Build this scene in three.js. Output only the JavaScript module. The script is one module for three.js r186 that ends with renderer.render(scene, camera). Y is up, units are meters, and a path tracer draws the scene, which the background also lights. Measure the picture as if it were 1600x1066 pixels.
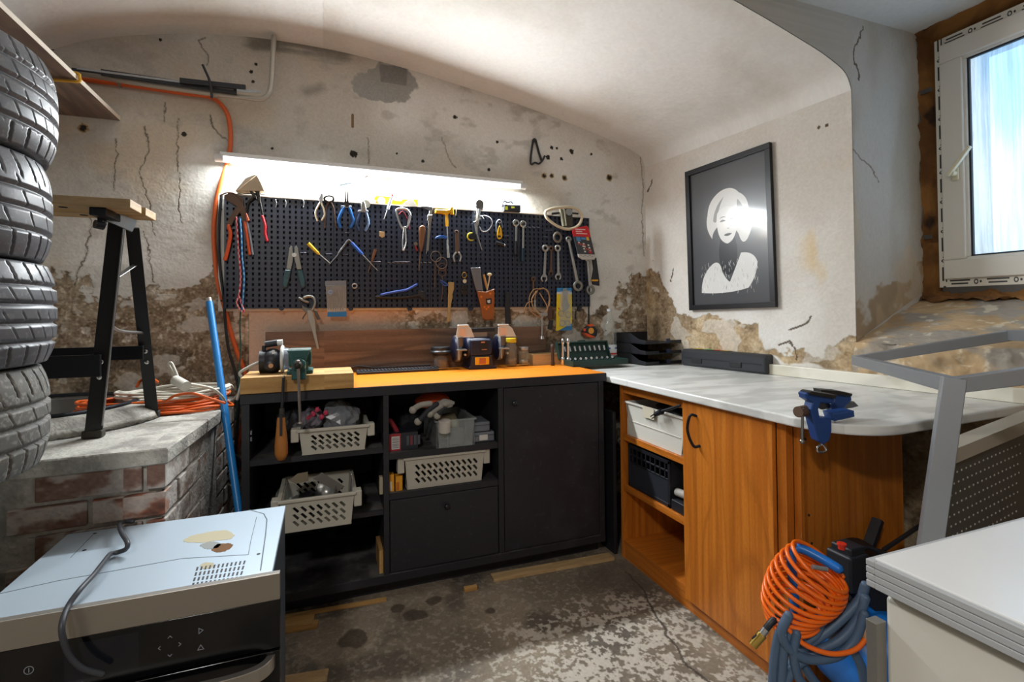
import * as THREE from 'three';
import { mergeGeometries, toCreasedNormals } from 'three/addons/utils/BufferGeometryUtils.js';
import { RoundedBoxGeometry } from 'three/addons/geometries/RoundedBoxGeometry.js';
import { RectAreaLightUniformsLib } from 'three/addons/lights/RectAreaLightUniformsLib.js';

// ---------- camera, sky, lights, exposure ----------
const D2R = Math.PI / 180, EYE = 1.2, FOCAL = 784.76, PY = 475.19;
const scene = new THREE.Scene();
const camera = new THREE.PerspectiveCamera(2 * Math.atan(533 / FOCAL) / D2R, 1600 / 1066, 0.02, 60);
camera.rotation.order = 'YXZ';
camera.position.set(0, EYE, 0);
camera.rotation.set(0.8912 * D2R, -20.5177 * D2R, -0.5297 * D2R);
camera.setViewOffset(1600, 1066, 0, 533 - PY, 1600, 1066);
camera.updateMatrixWorld(true);
const renderer = new THREE.WebGLRenderer({ antialias: true });
renderer.toneMapping = THREE.LinearToneMapping;
renderer.toneMappingExposure = 1.1;
renderer.shadowMap.enabled = true;
RectAreaLightUniformsLib.init();
scene.background = new THREE.Color(0.56, 0.77, 1.0);   // overcast daylight sky, seen through the obscure window glass
scene.backgroundIntensity = 3.0;
const LED_POWER = 235, ROOM_LAMP = 180;

// ---------- pixel to world helpers (photo frame 1600 x 1066) ----------
const V = (x, y, z) => new THREE.Vector3(x, y, z);
const CM = camera.matrixWorld.clone(), CO = V(0, EYE, 0);
const ray = (u, v) => V(u - 800, -(v - PY), -FOCAL).transformDirection(CM).multiplyScalar(Math.hypot(u - 800, v - PY, FOCAL));
const onX = (u, v, x) => { const d = ray(u, v); return CO.clone().addScaledVector(d, x / d.x); };
const onY = (u, v, y) => { const d = ray(u, v); return CO.clone().addScaledVector(d, (y - EYE) / d.y); };
const onZ = (u, v, z) => { const d = ray(u, v); return CO.clone().addScaledVector(d, z / d.z); };
const dep = (u, v, m) => CO.clone().addScaledVector(ray(u, v), m / FOCAL);     // m metres along the view axis
const mpp = (u, v, z) => onZ(u + 1, v, z).x - onZ(u, v, z).x;                    // metres per pixel in a wall-parallel plane

// ---------- random, noise ----------
let seedN = 7;
const rnd = () => { seedN = (seedN * 1664525 + 1013904223) >>> 0; return seedN / 4294967296; };
const rr = (a, b) => a + (b - a) * rnd();
const h2 = (x, y, s) => { let n = Math.imul(x, 374761393) + Math.imul(y, 668265263) + Math.imul(s, 1274126177); n = Math.imul(n ^ (n >>> 13), 1274126177); return ((n ^ (n >>> 16)) >>> 0) / 4294967296; };
const LAT = new Float32Array(65536); for (let i = 0; i < 65536; i++) LAT[i] = h2(i & 255, i >> 8, 3);
function vn(x, y, s) { const xi = Math.floor(x), yi = Math.floor(y), fx = x - xi, fy = y - yi, u = fx * fx * (3 - 2 * fx), v = fy * fy * (3 - 2 * fy), x0 = (xi + s * 57) & 255, x1 = (x0 + 1) & 255, y0 = ((yi + s * 131) & 255) << 8, y1 = (y0 + 256) & 65535, a = LAT[y0 | x0], b = LAT[y0 | x1], c = LAT[y1 | x0], d = LAT[y1 | x1]; return a + (b - a) * u + (c - a) * v + (a - b - c + d) * u * v; }
function fbm(x, y, o, s) { let a = 0.5, t = 0, n = 0; for (let i = 0; i < o; i++) { t += a * vn(x, y, s + i); n += a; x *= 2.03; y *= 2.03; a *= 0.5; } return t / n; }
const sm = (a, b, x) => { const t = Math.min(1, Math.max(0, (x - a) / (b - a))); return t * t * (3 - 2 * t); };
const mix3 = (a, b, t) => [a[0] + (b[0] - a[0]) * t, a[1] + (b[1] - a[1]) * t, a[2] + (b[2] - a[2]) * t];
function segDist(px, py, pts) {
  if (!pts.box) { const xs = pts.map((p) => p[0]), ys = pts.map((p) => p[1]); pts.box = [Math.min(...xs) - 0.12, Math.max(...xs) + 0.12, Math.min(...ys) - 0.12, Math.max(...ys) + 0.12]; }
  const q = pts.box; if (px < q[0] || px > q[1] || py < q[2] || py > q[3]) return 9;
  let m = 1e9; for (let i = 0; i + 1 < pts.length; i++) { const a = pts[i], b = pts[i + 1], ax = a[0], ay = a[1], dx = b[0] - ax, dy = b[1] - ay; let t = ((px - ax) * dx + (py - ay) * dy) / (dx * dx + dy * dy + 1e-12); t = t < 0 ? 0 : t > 1 ? 1 : t; const ex = px - ax - dx * t, ey = py - ay - dy * t, d = ex * ex + ey * ey; if (d < m) m = d; } return Math.sqrt(m);
}

// ---------- textures (colour and relief computed together) ----------
function texture(w, h, fn, repeat, srgb = true) {            // fn(x01, y01) -> [r, g, b] 0..255, y up
  const d = new Uint8Array(w * h * 4);
  for (let j = 0, o = 0; j < h; j++) for (let i = 0; i < w; i++, o += 4) { const c = fn((i + 0.5) / w, (j + 0.5) / h); d[o] = c[0]; d[o + 1] = c[1]; d[o + 2] = c[2]; d[o + 3] = 255; }
  const t = new THREE.DataTexture(d, w, h, THREE.RGBAFormat); t.magFilter = THREE.LinearFilter; t.minFilter = THREE.LinearMipmapLinearFilter; t.generateMipmaps = true;
  t.wrapS = t.wrapT = repeat ? THREE.RepeatWrapping : THREE.ClampToEdgeWrapping; if (srgb) t.colorSpace = THREE.SRGBColorSpace; t.needsUpdate = true; return t;
}
function twoMaps(w, h, fn, repeat) {                          // fn -> [r, g, b, height 0..255]
  const d = new Uint8Array(w * h * 4), b = new Uint8Array(w * h * 4);
  for (let j = 0, o = 0; j < h; j++) for (let i = 0; i < w; i++, o += 4) { const c = fn((i + 0.5) / w, (j + 0.5) / h); for (let k = 0; k < 3; k++) { d[o + k] = Math.min(255, Math.max(0, c[k])); b[o + k] = Math.min(255, Math.max(0, c[3])); } d[o + 3] = b[o + 3] = 255; }
  return [d, b].map((a, n) => { const t = new THREE.DataTexture(a, w, h, THREE.RGBAFormat); t.magFilter = THREE.LinearFilter; t.minFilter = THREE.LinearMipmapLinearFilter; t.generateMipmaps = true; t.wrapS = t.wrapT = repeat ? THREE.RepeatWrapping : THREE.ClampToEdgeWrapping; if (!n) t.colorSpace = THREE.SRGBColorSpace; t.needsUpdate = true; return t; });
}
function canvasTex(w, h, draw) { const c = document.createElement('canvas'); c.width = w; c.height = h; draw(c.getContext('2d'), w, h); const t = new THREE.CanvasTexture(c); t.colorSpace = THREE.SRGBColorSpace; return t; }

// ---------- materials ----------
const std = (color, roughness = 0.6, metalness = 0, more = {}) => new THREE.MeshPhysicalMaterial({ color, roughness, metalness, ...more });
const M = {};
const flatMat = {};
const paint = (hex, r = 0.5, m = 0) => (flatMat[hex + '_' + r + '_' + m] ??= std(hex, r, m));

// ---------- geometry helpers ----------
function tri(g, turn = 0, k = 1) {                            // box-projected uv in metres; turn 1 swaps the grain direction
  g = g.index ? g.toNonIndexed() : g; const p = g.attributes.position, uv = new Float32Array(p.count * 2), a = V(), b = V(), c = V(), n = V();
  for (let i = 0; i < p.count; i += 3) {
    a.fromBufferAttribute(p, i); b.fromBufferAttribute(p, i + 1); c.fromBufferAttribute(p, i + 2); n.copy(b).sub(a).cross(c.sub(a));
    const ax = Math.abs(n.x), ay = Math.abs(n.y), az = Math.abs(n.z);
    for (let j = i; j < i + 3; j++) { const x = p.getX(j), y = p.getY(j), z = p.getZ(j); let s, t; if (ax >= ay && ax >= az) { s = z; t = y; } else if (ay >= az) { s = x; t = z; } else { s = x; t = y; } if (turn) [s, t] = [t, s]; uv[j * 2] = s * k; uv[j * 2 + 1] = t * k; }
  }
  g.setAttribute('uv', new THREE.BufferAttribute(uv, 2)); return g;
}
const clean = (g) => { g = g.index ? g.toNonIndexed() : g; for (const k of Object.keys(g.attributes)) if (!['position', 'normal', 'uv'].includes(k)) g.deleteAttribute(k); if (!g.attributes.uv) g.setAttribute('uv', new THREE.BufferAttribute(new Float32Array(g.attributes.position.count * 2), 2)); return g; };
const join = (list) => { list = list.filter(Boolean).map(clean); return list.length === 1 ? list[0] : mergeGeometries(list); };
const bx = (x0, x1, y0, y1, z0, z1, bev = 0) => { const w = Math.abs(x1 - x0), h = Math.abs(y1 - y0), d = Math.abs(z1 - z0); const b = Math.min(bev, w / 2.01, h / 2.01, d / 2.01); const g = b > 0 ? new RoundedBoxGeometry(w, h, d, 2, b) : new THREE.BoxGeometry(w, h, d); return g.translate((x0 + x1) / 2, (y0 + y1) / 2, (z0 + z1) / 2); };
const cbx = (w, h, d, c, bev = 0.002) => bx(c[0] - w / 2, c[0] + w / 2, c[1] - h / 2, c[1] + h / 2, c[2] - d / 2, c[2] + d / 2, bev);
const vv = (p) => (p.isVector3 ? p : V(...p));
const tube = (pts, r, seg = 0, rs = 8, closed = false, tension = 0.5) => { const c = new THREE.CatmullRomCurve3(pts.map(vv), closed, 'catmullrom', tension); const g = new THREE.TubeGeometry(c, seg || Math.max(8, pts.length * 6), r, rs, closed); if (closed) return g; const ends = [0, 1].map((t) => new THREE.SphereGeometry(r, rs, 4).translate(...c.getPoint(t).toArray())); return join([g, ...ends]); };
const rod = (a, b, r, r2 = r, rs = 14) => { a = vv(a); b = vv(b); const d = b.clone().sub(a), g = new THREE.CylinderGeometry(r2, r, d.length(), rs); g.applyQuaternion(new THREE.Quaternion().setFromUnitVectors(V(0, 1, 0), d.clone().normalize())); const m = a.clone().add(b).multiplyScalar(0.5); return g.translate(m.x, m.y, m.z); };
const beam = (a, b, w, h, up = V(0, 1, 0), bev = 0.001) => { a = vv(a); b = vv(b); const f = b.clone().sub(a), L = f.length(); f.normalize(); const r = f.clone().cross(up).normalize(), u = r.clone().cross(f); const g = new RoundedBoxGeometry(w, h, L, 1, Math.min(bev, w / 3, h / 3)); const mt = new THREE.Matrix4().makeBasis(r, u, f.clone().negate()); g.applyMatrix4(mt); const m = a.clone().add(b).multiplyScalar(0.5); return g.translate(m.x, m.y, m.z); };
const lathe = (pts, seg = 32, a0 = 0, a1 = Math.PI * 2) => new THREE.LatheGeometry(pts.map(([r, y]) => new THREE.Vector2(r, y)), seg, a0, a1);
const ball = (r, c, sx = 1, sy = 1, sz = 1, n = 16) => new THREE.SphereGeometry(r, n, Math.round(n * 0.7)).scale(sx, sy, sz).translate(...c);
const ring = (R, r, n = 28, m = 8) => new THREE.TorusGeometry(R, r, m, n);
const place = (g, c, rx = 0, ry = 0, rz = 0) => { g.rotateX(rx); g.rotateY(ry); g.rotateZ(rz); return g.translate(...c); };
const poly = (pts, depth, bev = 0.001, holes = []) => { const s = new THREE.Shape(pts.map((p) => new THREE.Vector2(p[0], p[1]))); for (const h of holes) s.holes.push(new THREE.Path(h.map((p) => new THREE.Vector2(p[0], p[1])))); return new THREE.ExtrudeGeometry(s, { depth: Math.max(depth - 2 * bev, 1e-4), bevelEnabled: bev > 0, bevelThickness: bev, bevelSize: bev, bevelOffset: -bev, bevelSegments: 1, curveSegments: 10 }).translate(0, 0, bev); };
const circlePts = (cx, cy, r, n = 20, ry = r) => Array.from({ length: n }, (_, i) => [cx + r * Math.cos(i / n * 2 * Math.PI), cy + ry * Math.sin(i / n * 2 * Math.PI)]);

// ---------- objects ----------
const taken = {};
const numbered = (n) => { taken[n] = (taken[n] ?? -1) + 1; return taken[n] ? n + '_' + String(taken[n]).padStart(3, '0') : n; };
function shade(o) { o.castShadow = o.receiveShadow = true; return o; }
function mesh(name, geo, mat, parent, label) { const m = shade(new THREE.Mesh(Array.isArray(geo) ? join(geo) : geo, mat)); m.name = name; if (label) m.userData.label = label; (parent ?? scene).add(m); return m; }
function thing(name, label, category, group, at) { const g = new THREE.Group(); g.name = numbered(name); g.userData = { label, category }; if (group) g.userData.group = group; if (at) g.position.set(...at); scene.add(g); return g; }
function solo(name, geo, mat, label, category, group) { const m = mesh(numbered(name), geo, mat); m.userData = { label, category }; if (group) m.userData.group = group; return m; }
function struct(name, geo, mat, parent) { const m = mesh(name, geo, mat, parent); if (!parent) m.userData.kind = 'structure'; return m; }
// ---------- the shell: vaulted cellar room ----------
const ZB = -2.8, ZF = 2.6, XL = -1.45, XW = (z) => 2.0 + 0.115 * (z + 2.8), ZJ = -1.511, ZJ2 = -0.3, YR = 2.475, XWIN = 2.62;
const onWall = (u, v) => { const d = ray(u, v); return CO.clone().addScaledVector(d, (2.0 + 0.115 * 2.8) / (d.x - 0.115 * d.z)); };
const pz = (list) => list.map(([u, v]) => { const p = onZ(u, v, ZB); return [p.x, p.y]; });
const pw = (list) => list.map(([u, v]) => { const p = onWall(u, v); return [p.z, p.y]; });
const PLASTER = [221, 218, 212], BARE = [139, 120, 98], BARE2 = [176, 160, 138];
const cracksB = [[[181, 217], [183, 240], [178, 268], [178, 297]], [[227, 198], [232, 235], [218, 269], [224, 290], [234, 319], [234, 342], [241, 368]], [[279, 186], [277, 232], [280, 279], [279, 328], [284, 350]], [[320, 59], [311, 63], [326, 90], [322, 102]], [[328, 180], [333, 200], [356, 221]], [[137, 334], [142, 346], [142, 368], [135, 381], [137, 391], [129, 411], [118, 430], [116, 446]], [[223, 362], [230, 385], [233, 410], [241, 441]], [[258, 160], [256, 190]], [[985, 190], [1000, 240], [1005, 290], [1003, 330], [1006, 400]], [[690, 215], [700, 245], [712, 262]], [[575, 215], [577, 255]]].map(pz);
const holesB = [[130, 200, 6, 1], [287, 210, 5, 0], [425, 232, 3, 0], [552, 241, 7, 0], [711, 183, 4, 0], [777, 222, 2.5, 0], [661, 252, 3, 0], [764, 265, 3, 0], [893, 237, 4, 0], [862, 231, 3, 0], [877, 248, 3, 0], [850, 275, 3, 1], [862, 275, 2.5, 1], [882, 278, 3, 1], [952, 278, 3.5, 1], [924, 241, 2, 0], [870, 232, 2, 0], [856, 246, 4, 0], [620, 240, 2, 0], [250, 62, 3, 0], [392, 112, 4, 0], [400, 100, 3, 0], [395, 128, 3, 0]].map(([u, v, r, t]) => { const p = onZ(u, v, ZB), m = mpp(u, v, ZB); return [p.x, p.y, r * m * 0.8, t]; });
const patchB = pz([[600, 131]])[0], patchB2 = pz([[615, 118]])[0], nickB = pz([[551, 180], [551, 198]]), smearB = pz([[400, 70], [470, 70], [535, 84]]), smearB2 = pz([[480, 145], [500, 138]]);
function bareEdge(x) {       // height of the plaster edge on the back wall
  if (x < -0.42) return 1.325 + 0.05 * Math.sin(x * 9) + 0.03 * Math.sin(x * 23);
  if (x < 1.28) return 1.235;
  return 1.26 + 0.06 * Math.sin(x * 11) + 0.25 * sm(1.82, 1.99, x);
}
function backWall(s, t) {
  const x = -1.5 + s * 3.6, y = t * 2.8, n1 = fbm(x * 5, y * 5, 5, 11), n2 = fbm(x * 38, y * 38, 4, 31), n3 = fbm(x * 1.7, y * 1.7, 3, 51), n4 = fbm(x * 130, y * 130, 2, 71);
  const edge = bareEdge(x) + (n1 - 0.5) * 0.26 + (n2 - 0.5) * 0.09;
  let bare = sm(-0.006, 0.006, edge - y);
  if (y < 1.3) { const isl = sm(0.62, 0.66, fbm(x * 7 + 3, y * 9, 4, 91)); bare *= 1 - isl * (x > 1.2 ? 0.9 : 0.7); }
  if (x > -0.35 && x < 0.42 && y < 1.3 && y > 0.9) bare *= sm(0.2, 0.45, x) * 0.6;
  let c = mix3(PLASTER, [192, 186, 176], sm(0.35, 0.7, n3));
  c = mix3(c, [196, 180, 158], sm(0.52, 0.75, fbm(x * 2.6, y * 3.1, 4, 15)) * (x < 0 ? 0.75 : 0.3));
  c = mix3(c, [168, 162, 152], sm(0.6, 0.8, fbm(x * 9, y * 14, 4, 19)) * 0.5);
  if (x > -0.4 && x < 0.42 && y < 1.28) c = mix3(c, [198, 164, 140], 0.75);
  let hgt = 150 + (n2 - 0.5) * 40 + (n4 - 0.5) * 24 + (fbm(x * 4, y * 60, 2, 23) - 0.5) * 14;
  let b = mix3(BARE, BARE2, sm(0.42, 0.75, fbm(x * 14, y * 14, 5, 101)));
  b = mix3(b, [102, 88, 72], sm(0.55, 0.75, fbm(x * 6, y * 7, 4, 111)) * 0.8);
  b = mix3(b, [205, 196, 182], sm(0.66, 0.72, fbm(x * 22, y * 22, 4, 121)) * 0.8);
  c = mix3(c, b, bare); hgt = hgt * (1 - bare) + (60 + (fbm(x * 30, y * 30, 5, 131) - 0.5) * 130) * bare;
  const dp = Math.hypot((x - patchB[0]) / 0.19, (y - patchB[1]) / 0.105) + (n1 - 0.5) * 1.1 + (n2 - 0.5) * 0.3;
  if (dp < 1) { c = mix3(c, [158, 156, 151], sm(1, 0.9, dp)); hgt -= 14; }
  const dq = Math.max(Math.abs(x - patchB2[0]) / 0.075, Math.abs(y - patchB2[1]) / 0.05) + (n1 - 0.5) * 0.5; if (dq < 1) c = mix3(c, [128, 127, 124], sm(1, 0.9, dq) * 0.9);
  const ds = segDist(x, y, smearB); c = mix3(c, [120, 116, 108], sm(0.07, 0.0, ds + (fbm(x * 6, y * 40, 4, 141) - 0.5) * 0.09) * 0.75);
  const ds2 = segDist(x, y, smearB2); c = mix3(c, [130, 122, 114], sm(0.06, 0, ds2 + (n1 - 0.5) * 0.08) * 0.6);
  const dn = segDist(x, y, nickB); if (dn < 0.007) { c = [120, 96, 70]; hgt -= 40; }
  const wob = (n2 - 0.5) * 0.016 + (fbm(x * 60, y * 60, 2, 151) - 0.5) * 0.01;
  if (!bare || y > 1.25) for (const k of cracksB) { const d = segDist(x + wob, y + wob * 0.4, k); const cw = 0.0004 + 0.0026 * vn(x * 25, y * 25, 161); if (d < cw) { c = mix3(c, [96, 86, 75], 0.75); hgt -= 50; } else if (d < 0.006) c = mix3(c, [150, 140, 126], 0.35); }
  for (const [hx, hy, r, tan] of holesB) { if (x > hx + 0.06 || x < hx - 0.06 || y > hy + 0.06 || y < hy - 0.06) continue; const d = Math.hypot(x - hx, y - hy) + (n4 - 0.5) * r * 0.8; if (tan && d < r * 2) c = mix3(c, [150, 124, 84], sm(r * 2, r * 1.4, d)); if (d < r) { c = [44, 38, 32]; hgt -= 90; } }
  const g = (n4 - 0.5) * (16 + bare * 44) - bare * sm(0.62, 0.75, n2) * 30 + bare * sm(0.6, 0.72, fbm(x * 75, y * 75, 2, 171)) * 34; return [c[0] + g, c[1] + g, c[2] + g, hgt];
}
const cracksR = [[[1236, 515], [1250, 510], [1262, 505], [1268, 494]], [[1215, 540], [1232, 534], [1243, 545], [1246, 562]], [[1012, 300], [1020, 280]], [[1052, 420], [1048, 440]]].map(pw);
const holesR = pw([[1280, 199], [1292, 196]]);
function rightWall(s, t) {
  const z = -2.85 + s * 4.6, y = t * 2.8, n1 = fbm(z * 5, y * 5, 5, 211), n2 = fbm(z * 38, y * 38, 4, 231), n4 = fbm(z * 130, y * 130, 2, 271);
  // bare render: a low band, higher towards the corner, a patch below the picture
  let edge = 0.97 + 0.34 * sm(-2.5, -2.74, z) + 0.2 * sm(-1.88, -1.98, z) + 0.1 * sm(-1.7, -1.55, z);
  edge += (n1 - 0.5) * 0.2 + (n2 - 0.5) * 0.07;
  let bare = sm(-0.005, 0.005, edge - y);
  if (y < 1.35 && y > 0.8) bare *= 1 - sm(0.6, 0.63, fbm(z * 6, y * 9, 4, 291)) * 0.55;
  if (z > -1.98 && z < -1.55) bare *= 1 - sm(0.42, 0.46, fbm(z * 5 + 7, y * 6, 3, 297));
  let c = mix3([224, 221, 215], [206, 200, 191], sm(0.35, 0.7, fbm(z * 2, y * 2, 4, 251)));
  c = mix3(c, [214, 186, 140], sm(0.5, 0.7, fbm(z * 6, y * 4, 4, 256)) * sm(0.2, 0.05, Math.abs(z + 1.6)) * sm(0.4, 0.1, Math.abs(y - 1.55)) * 0.8);
  let b = mix3([178, 154, 120], [202, 182, 150], sm(0.4, 0.75, fbm(z * 14, y * 14, 5, 301)));
  b = mix3(b, [128, 108, 84], sm(0.5, 0.7, fbm(z * 6, y * 8, 4, 311)) * 0.7);
  let hgt = 160 + (n2 - 0.5) * 36 + (n4 - 0.5) * 22;
  c = mix3(c, b, bare); hgt = hgt * (1 - bare) + (70 + (fbm(z * 28, y * 28, 5, 331) - 0.5) * 150) * bare;
  const wob = (n2 - 0.5) * 0.03; for (const k of cracksR) { const d = segDist(z + wob, y + wob * 0.4, k); if (d < 0.004) { c = mix3(c, [80, 68, 56], 0.85); hgt -= 70; } }
  for (const p of holesR) { const d = Math.hypot(z - p[0], y - p[1]); if (d < 0.007) { c = [90, 70, 48]; hgt -= 60; } }
  const g = (n4 - 0.5) * (14 + bare * 40) - bare * sm(0.62, 0.75, n2) * 26; return [c[0] + g, c[1] + g, c[2] + g, hgt];
}
const whitewash = (s0, tone) => (s, t) => { const x = s * 3, y = t * 3, n = fbm(x * 2, y * 2, 4, s0), m = fbm(x * 30, y * 30, 4, s0 + 9), k = fbm(x * 100, y * 100, 2, s0 + 19); let c = mix3(tone, [tone[0] - 16, tone[1] - 18, tone[2] - 22], sm(0.4, 0.75, n)); const e = (k - 0.5) * 10; return [c[0] + e, c[1] + e, c[2] + e, 150 + (m - 0.5) * 60 + (k - 0.5) * 20 + (n - 0.5) * 50]; };
{
  const [a, b] = twoMaps(1344, 1024, backWall), [c, d] = twoMaps(1024, 640, rightWall), [e, f] = twoMaps(512, 512, whitewash(401, [226, 225, 221]), true);
  M.wallBack = std(0xffffff, 0.93, 0, { map: a, bumpMap: b, bumpScale: 0.012 });
  M.wallRight = std(0xffffff, 0.93, 0, { map: c, bumpMap: d, bumpScale: 0.012 });
  M.wash = std(0xffffff, 0.94, 0, { map: e, bumpMap: f, bumpScale: 0.012 });
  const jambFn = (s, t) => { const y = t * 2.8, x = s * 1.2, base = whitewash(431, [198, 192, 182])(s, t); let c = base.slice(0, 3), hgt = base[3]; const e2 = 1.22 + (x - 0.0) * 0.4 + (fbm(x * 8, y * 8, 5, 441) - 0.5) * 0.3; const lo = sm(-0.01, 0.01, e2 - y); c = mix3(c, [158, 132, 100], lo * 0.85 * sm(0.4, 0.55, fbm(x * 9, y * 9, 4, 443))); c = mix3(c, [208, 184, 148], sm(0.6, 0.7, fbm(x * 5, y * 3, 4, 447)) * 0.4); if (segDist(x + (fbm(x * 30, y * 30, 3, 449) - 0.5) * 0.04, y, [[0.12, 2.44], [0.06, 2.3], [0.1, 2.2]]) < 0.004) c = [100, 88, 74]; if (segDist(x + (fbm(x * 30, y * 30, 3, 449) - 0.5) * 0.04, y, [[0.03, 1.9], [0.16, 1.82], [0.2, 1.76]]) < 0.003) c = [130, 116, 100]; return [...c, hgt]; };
  const [g, h] = twoMaps(320, 640, jambFn); M.jamb = std(0xffffff, 0.93, 0, { map: g, bumpMap: h, bumpScale: 0.01 });
  const rough = (s, t) => { const x = s * 2, y = t * 2; let c = mix3([198, 170, 132], [170, 142, 106], sm(0.35, 0.7, fbm(x * 6, y * 6, 5, 461))); c = mix3(c, [150, 146, 140], sm(0.52, 0.66, fbm(x * 5, y * 9, 4, 466)) * 0.8); c = mix3(c, [226, 214, 190], sm(0.64, 0.72, fbm(x * 25, y * 25, 4, 468)) * 0.6); return [...c, 128 + (fbm(x * 40, y * 40, 5, 471) - 0.5) * 200]; };
  const [i, j] = twoMaps(512, 512, rough, true); M.render = std(0xffffff, 0.95, 0, { map: i, bumpMap: j, bumpScale: 0.01 });
  const foam = (s, t) => { const x = s * 1.5, y = t * 1.5; let c = mix3([150, 104, 52], [108, 70, 34], sm(0.3, 0.7, fbm(x * 9, y * 9, 5, 481))); c = mix3(c, [54, 38, 26], sm(0.6, 0.72, fbm(x * 7, y * 10, 4, 486))); return [...c, 128 + (fbm(x * 30, y * 30, 4, 491) - 0.5) * 200]; };
  const [k, l] = twoMaps(320, 320, foam, true); M.foam = std(0xffffff, 0.9, 0, { map: k, bumpMap: l, bumpScale: 0.012 });
}
function uvPlane(g, fn) { const p = g.attributes.position, a = new Float32Array(p.count * 2); for (let i = 0; i < p.count; i++) { const q = fn(p.getX(i), p.getY(i), p.getZ(i)); a[i * 2] = q[0]; a[i * 2 + 1] = q[1]; } g.setAttribute('uv', new THREE.BufferAttribute(a, 2)); return g; }
function grid(nu, nv, fn) { const pos = [], idx = []; for (let j = 0; j <= nv; j++) for (let i = 0; i <= nu; i++) pos.push(...fn(i / nu, j / nv)); for (let j = 0; j < nv; j++) for (let i = 0; i < nu; i++) { const a = j * (nu + 1) + i, b = a + 1, c = a + nu + 1, d = c + 1; idx.push(a, b, c, b, d, c); } const g = new THREE.BufferGeometry(); g.setAttribute('position', new THREE.Float32BufferAttribute(pos, 3)); g.setIndex(idx); g.computeVertexNormals(); return g; }

struct('wall_back', uvPlane(bx(XL - 0.2, 2.25, -0.1, 2.85, ZB - 0.25, ZB), (x, y) => [(x + 1.5) / 3.6, y / 2.8]), M.wallBack);
struct('wall_left', tri(bx(XL - 0.25, XL, -0.1, 2.85, ZB - 0.25, ZF + 0.25), 0, 1 / 3), M.wash);
struct('wall_front', tri(bx(XL - 0.2, 2.9, -0.1, 2.85, ZF, ZF + 0.25), 0, 1 / 2), M.render);

// right wall: a slightly turned slab, interrupted by the window recess
const uvR = (x, y, z) => [(z + 2.85) / 4.6, y / 2.8];
function slab(z0, z1, y0, y1, t = 0.75) { const s = new THREE.Shape([[XW(z0), z0], [XW(z1), z1], [XW(z1) + t, z1], [XW(z0) + t, z0]].map(([a, b]) => new THREE.Vector2(a, -b))); return uvPlane(new THREE.ExtrudeGeometry(s, { depth: y1 - y0, bevelEnabled: false }).rotateX(-Math.PI / 2).translate(0, y0, 0).toNonIndexed(), uvR); }
struct('wall_right', join([slab(ZB - 0.1, ZJ, -0.1, 2.85), slab(ZJ2, ZF + 0.2, -0.1, 2.85), slab(ZJ, ZJ2, -0.1, 0.99)]), M.wallRight);

// vault
const ARCH = new THREE.CatmullRomCurve3([[-1.5, 2.0], [-1.40, 2.12], [-1.30, 2.235], [-1.182, 2.346], [-1.114, 2.401], [-0.974, 2.468], [-0.727, 2.536], [-0.459, 2.582], [-0.259, 2.597], [0, 2.597], [0.178, 2.587], [0.451, 2.556], [0.744, 2.51], [1.06, 2.457], [1.356, 2.398], [1.673, 2.322], [1.88, 2.262], [1.97, 2.215], [2.0, 2.15], [2.02, 2.05]].map(([x, y]) => V(x, y, 0)), false, 'centripetal');
const ARCHP = ARCH.getPoints(160);
const archAt = (k, z) => { const p = ARCHP[k], e = XW(z) - 2.0, w = Math.max(0, (p.x + 0.15) / 2.15), lift = 0.035 * sm(-2.8, -1.9, z) * Math.sin(Math.PI * Math.min(1, Math.max(0, (p.x + 1.45) / 3.45))); return V(p.x + e * w, p.y + lift, z); };
const kCut = (() => { let k = 160; while (k > 80 && archAt(k, ZJ).y < YR) k--; return k; })();
const vault = (z0, z1, k1, n) => uvPlane(grid(k1, n, (u, v) => { const p = archAt(Math.round(u * k1), z0 + (z1 - z0) * v); return [p.x, p.y, p.z]; }), (x, y, z) => [x / 3, z / 3]);
const xCut = archAt(kCut, ZJ).x;
struct('ceiling', [vault(ZB, ZJ, 160, 24), vault(ZJ, ZJ2, kCut, 12), vault(ZJ2, ZF, 160, 16), tri(bx(xCut - 0.3, 2.95, YR, YR + 0.06, ZJ - 0.02, ZJ2 + 0.02), 0, 1 / 3), tri(bx(XL - 0.25, 2.95, 2.82, 2.95, ZB - 0.25, ZF + 0.25), 0, 1 / 3)], M.wash);

// window recess: jambs, sloping sill, rough stone under it
function jambShape(z) { const pts = [[XW(z), 1.0], [XW(z) + 0.02, 1.07], [XWIN + 0.03, 1.3], [XWIN + 0.35, 1.3], [XWIN + 0.35, YR], [xCut, YR]]; for (let k = kCut; k <= 160; k++) { const p = archAt(k, z); pts.push([Math.min(p.x, XW(z)), p.y]); } return new THREE.ShapeGeometry(new THREE.Shape(pts.map((p) => new THREE.Vector2(...p)))).translate(0, 0, z + (z < -1 ? 0.003 : -0.003)); }
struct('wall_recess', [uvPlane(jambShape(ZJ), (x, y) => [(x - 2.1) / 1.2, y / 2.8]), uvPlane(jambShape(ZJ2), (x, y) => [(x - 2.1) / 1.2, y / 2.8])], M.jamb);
const bumpy = (a, s, f) => (fbm(a * f, s * f, 4, 77) - 0.5);
const sillG = grid(60, 120, (u, v) => { const z = ZJ + (ZJ2 - ZJ) * v, xw = XW(z); const q = u < 0.35 ? 0 : (u - 0.35) / 0.65; let x, y; if (u < 0.35) { const k = u / 0.35; x = xw - 0.02 + 0.02 * k + bumpy(z, k * 0.14, 16) * 0.05; y = 0.9 + 0.16 * k + bumpy(z + 3, k * 0.14, 20) * 0.02; } else { x = xw + (XWIN + 0.05 - xw) * q; y = 1.06 + 0.215 * q + bumpy(z, x, 7) * 0.03; } return [x, y, z]; });
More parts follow.
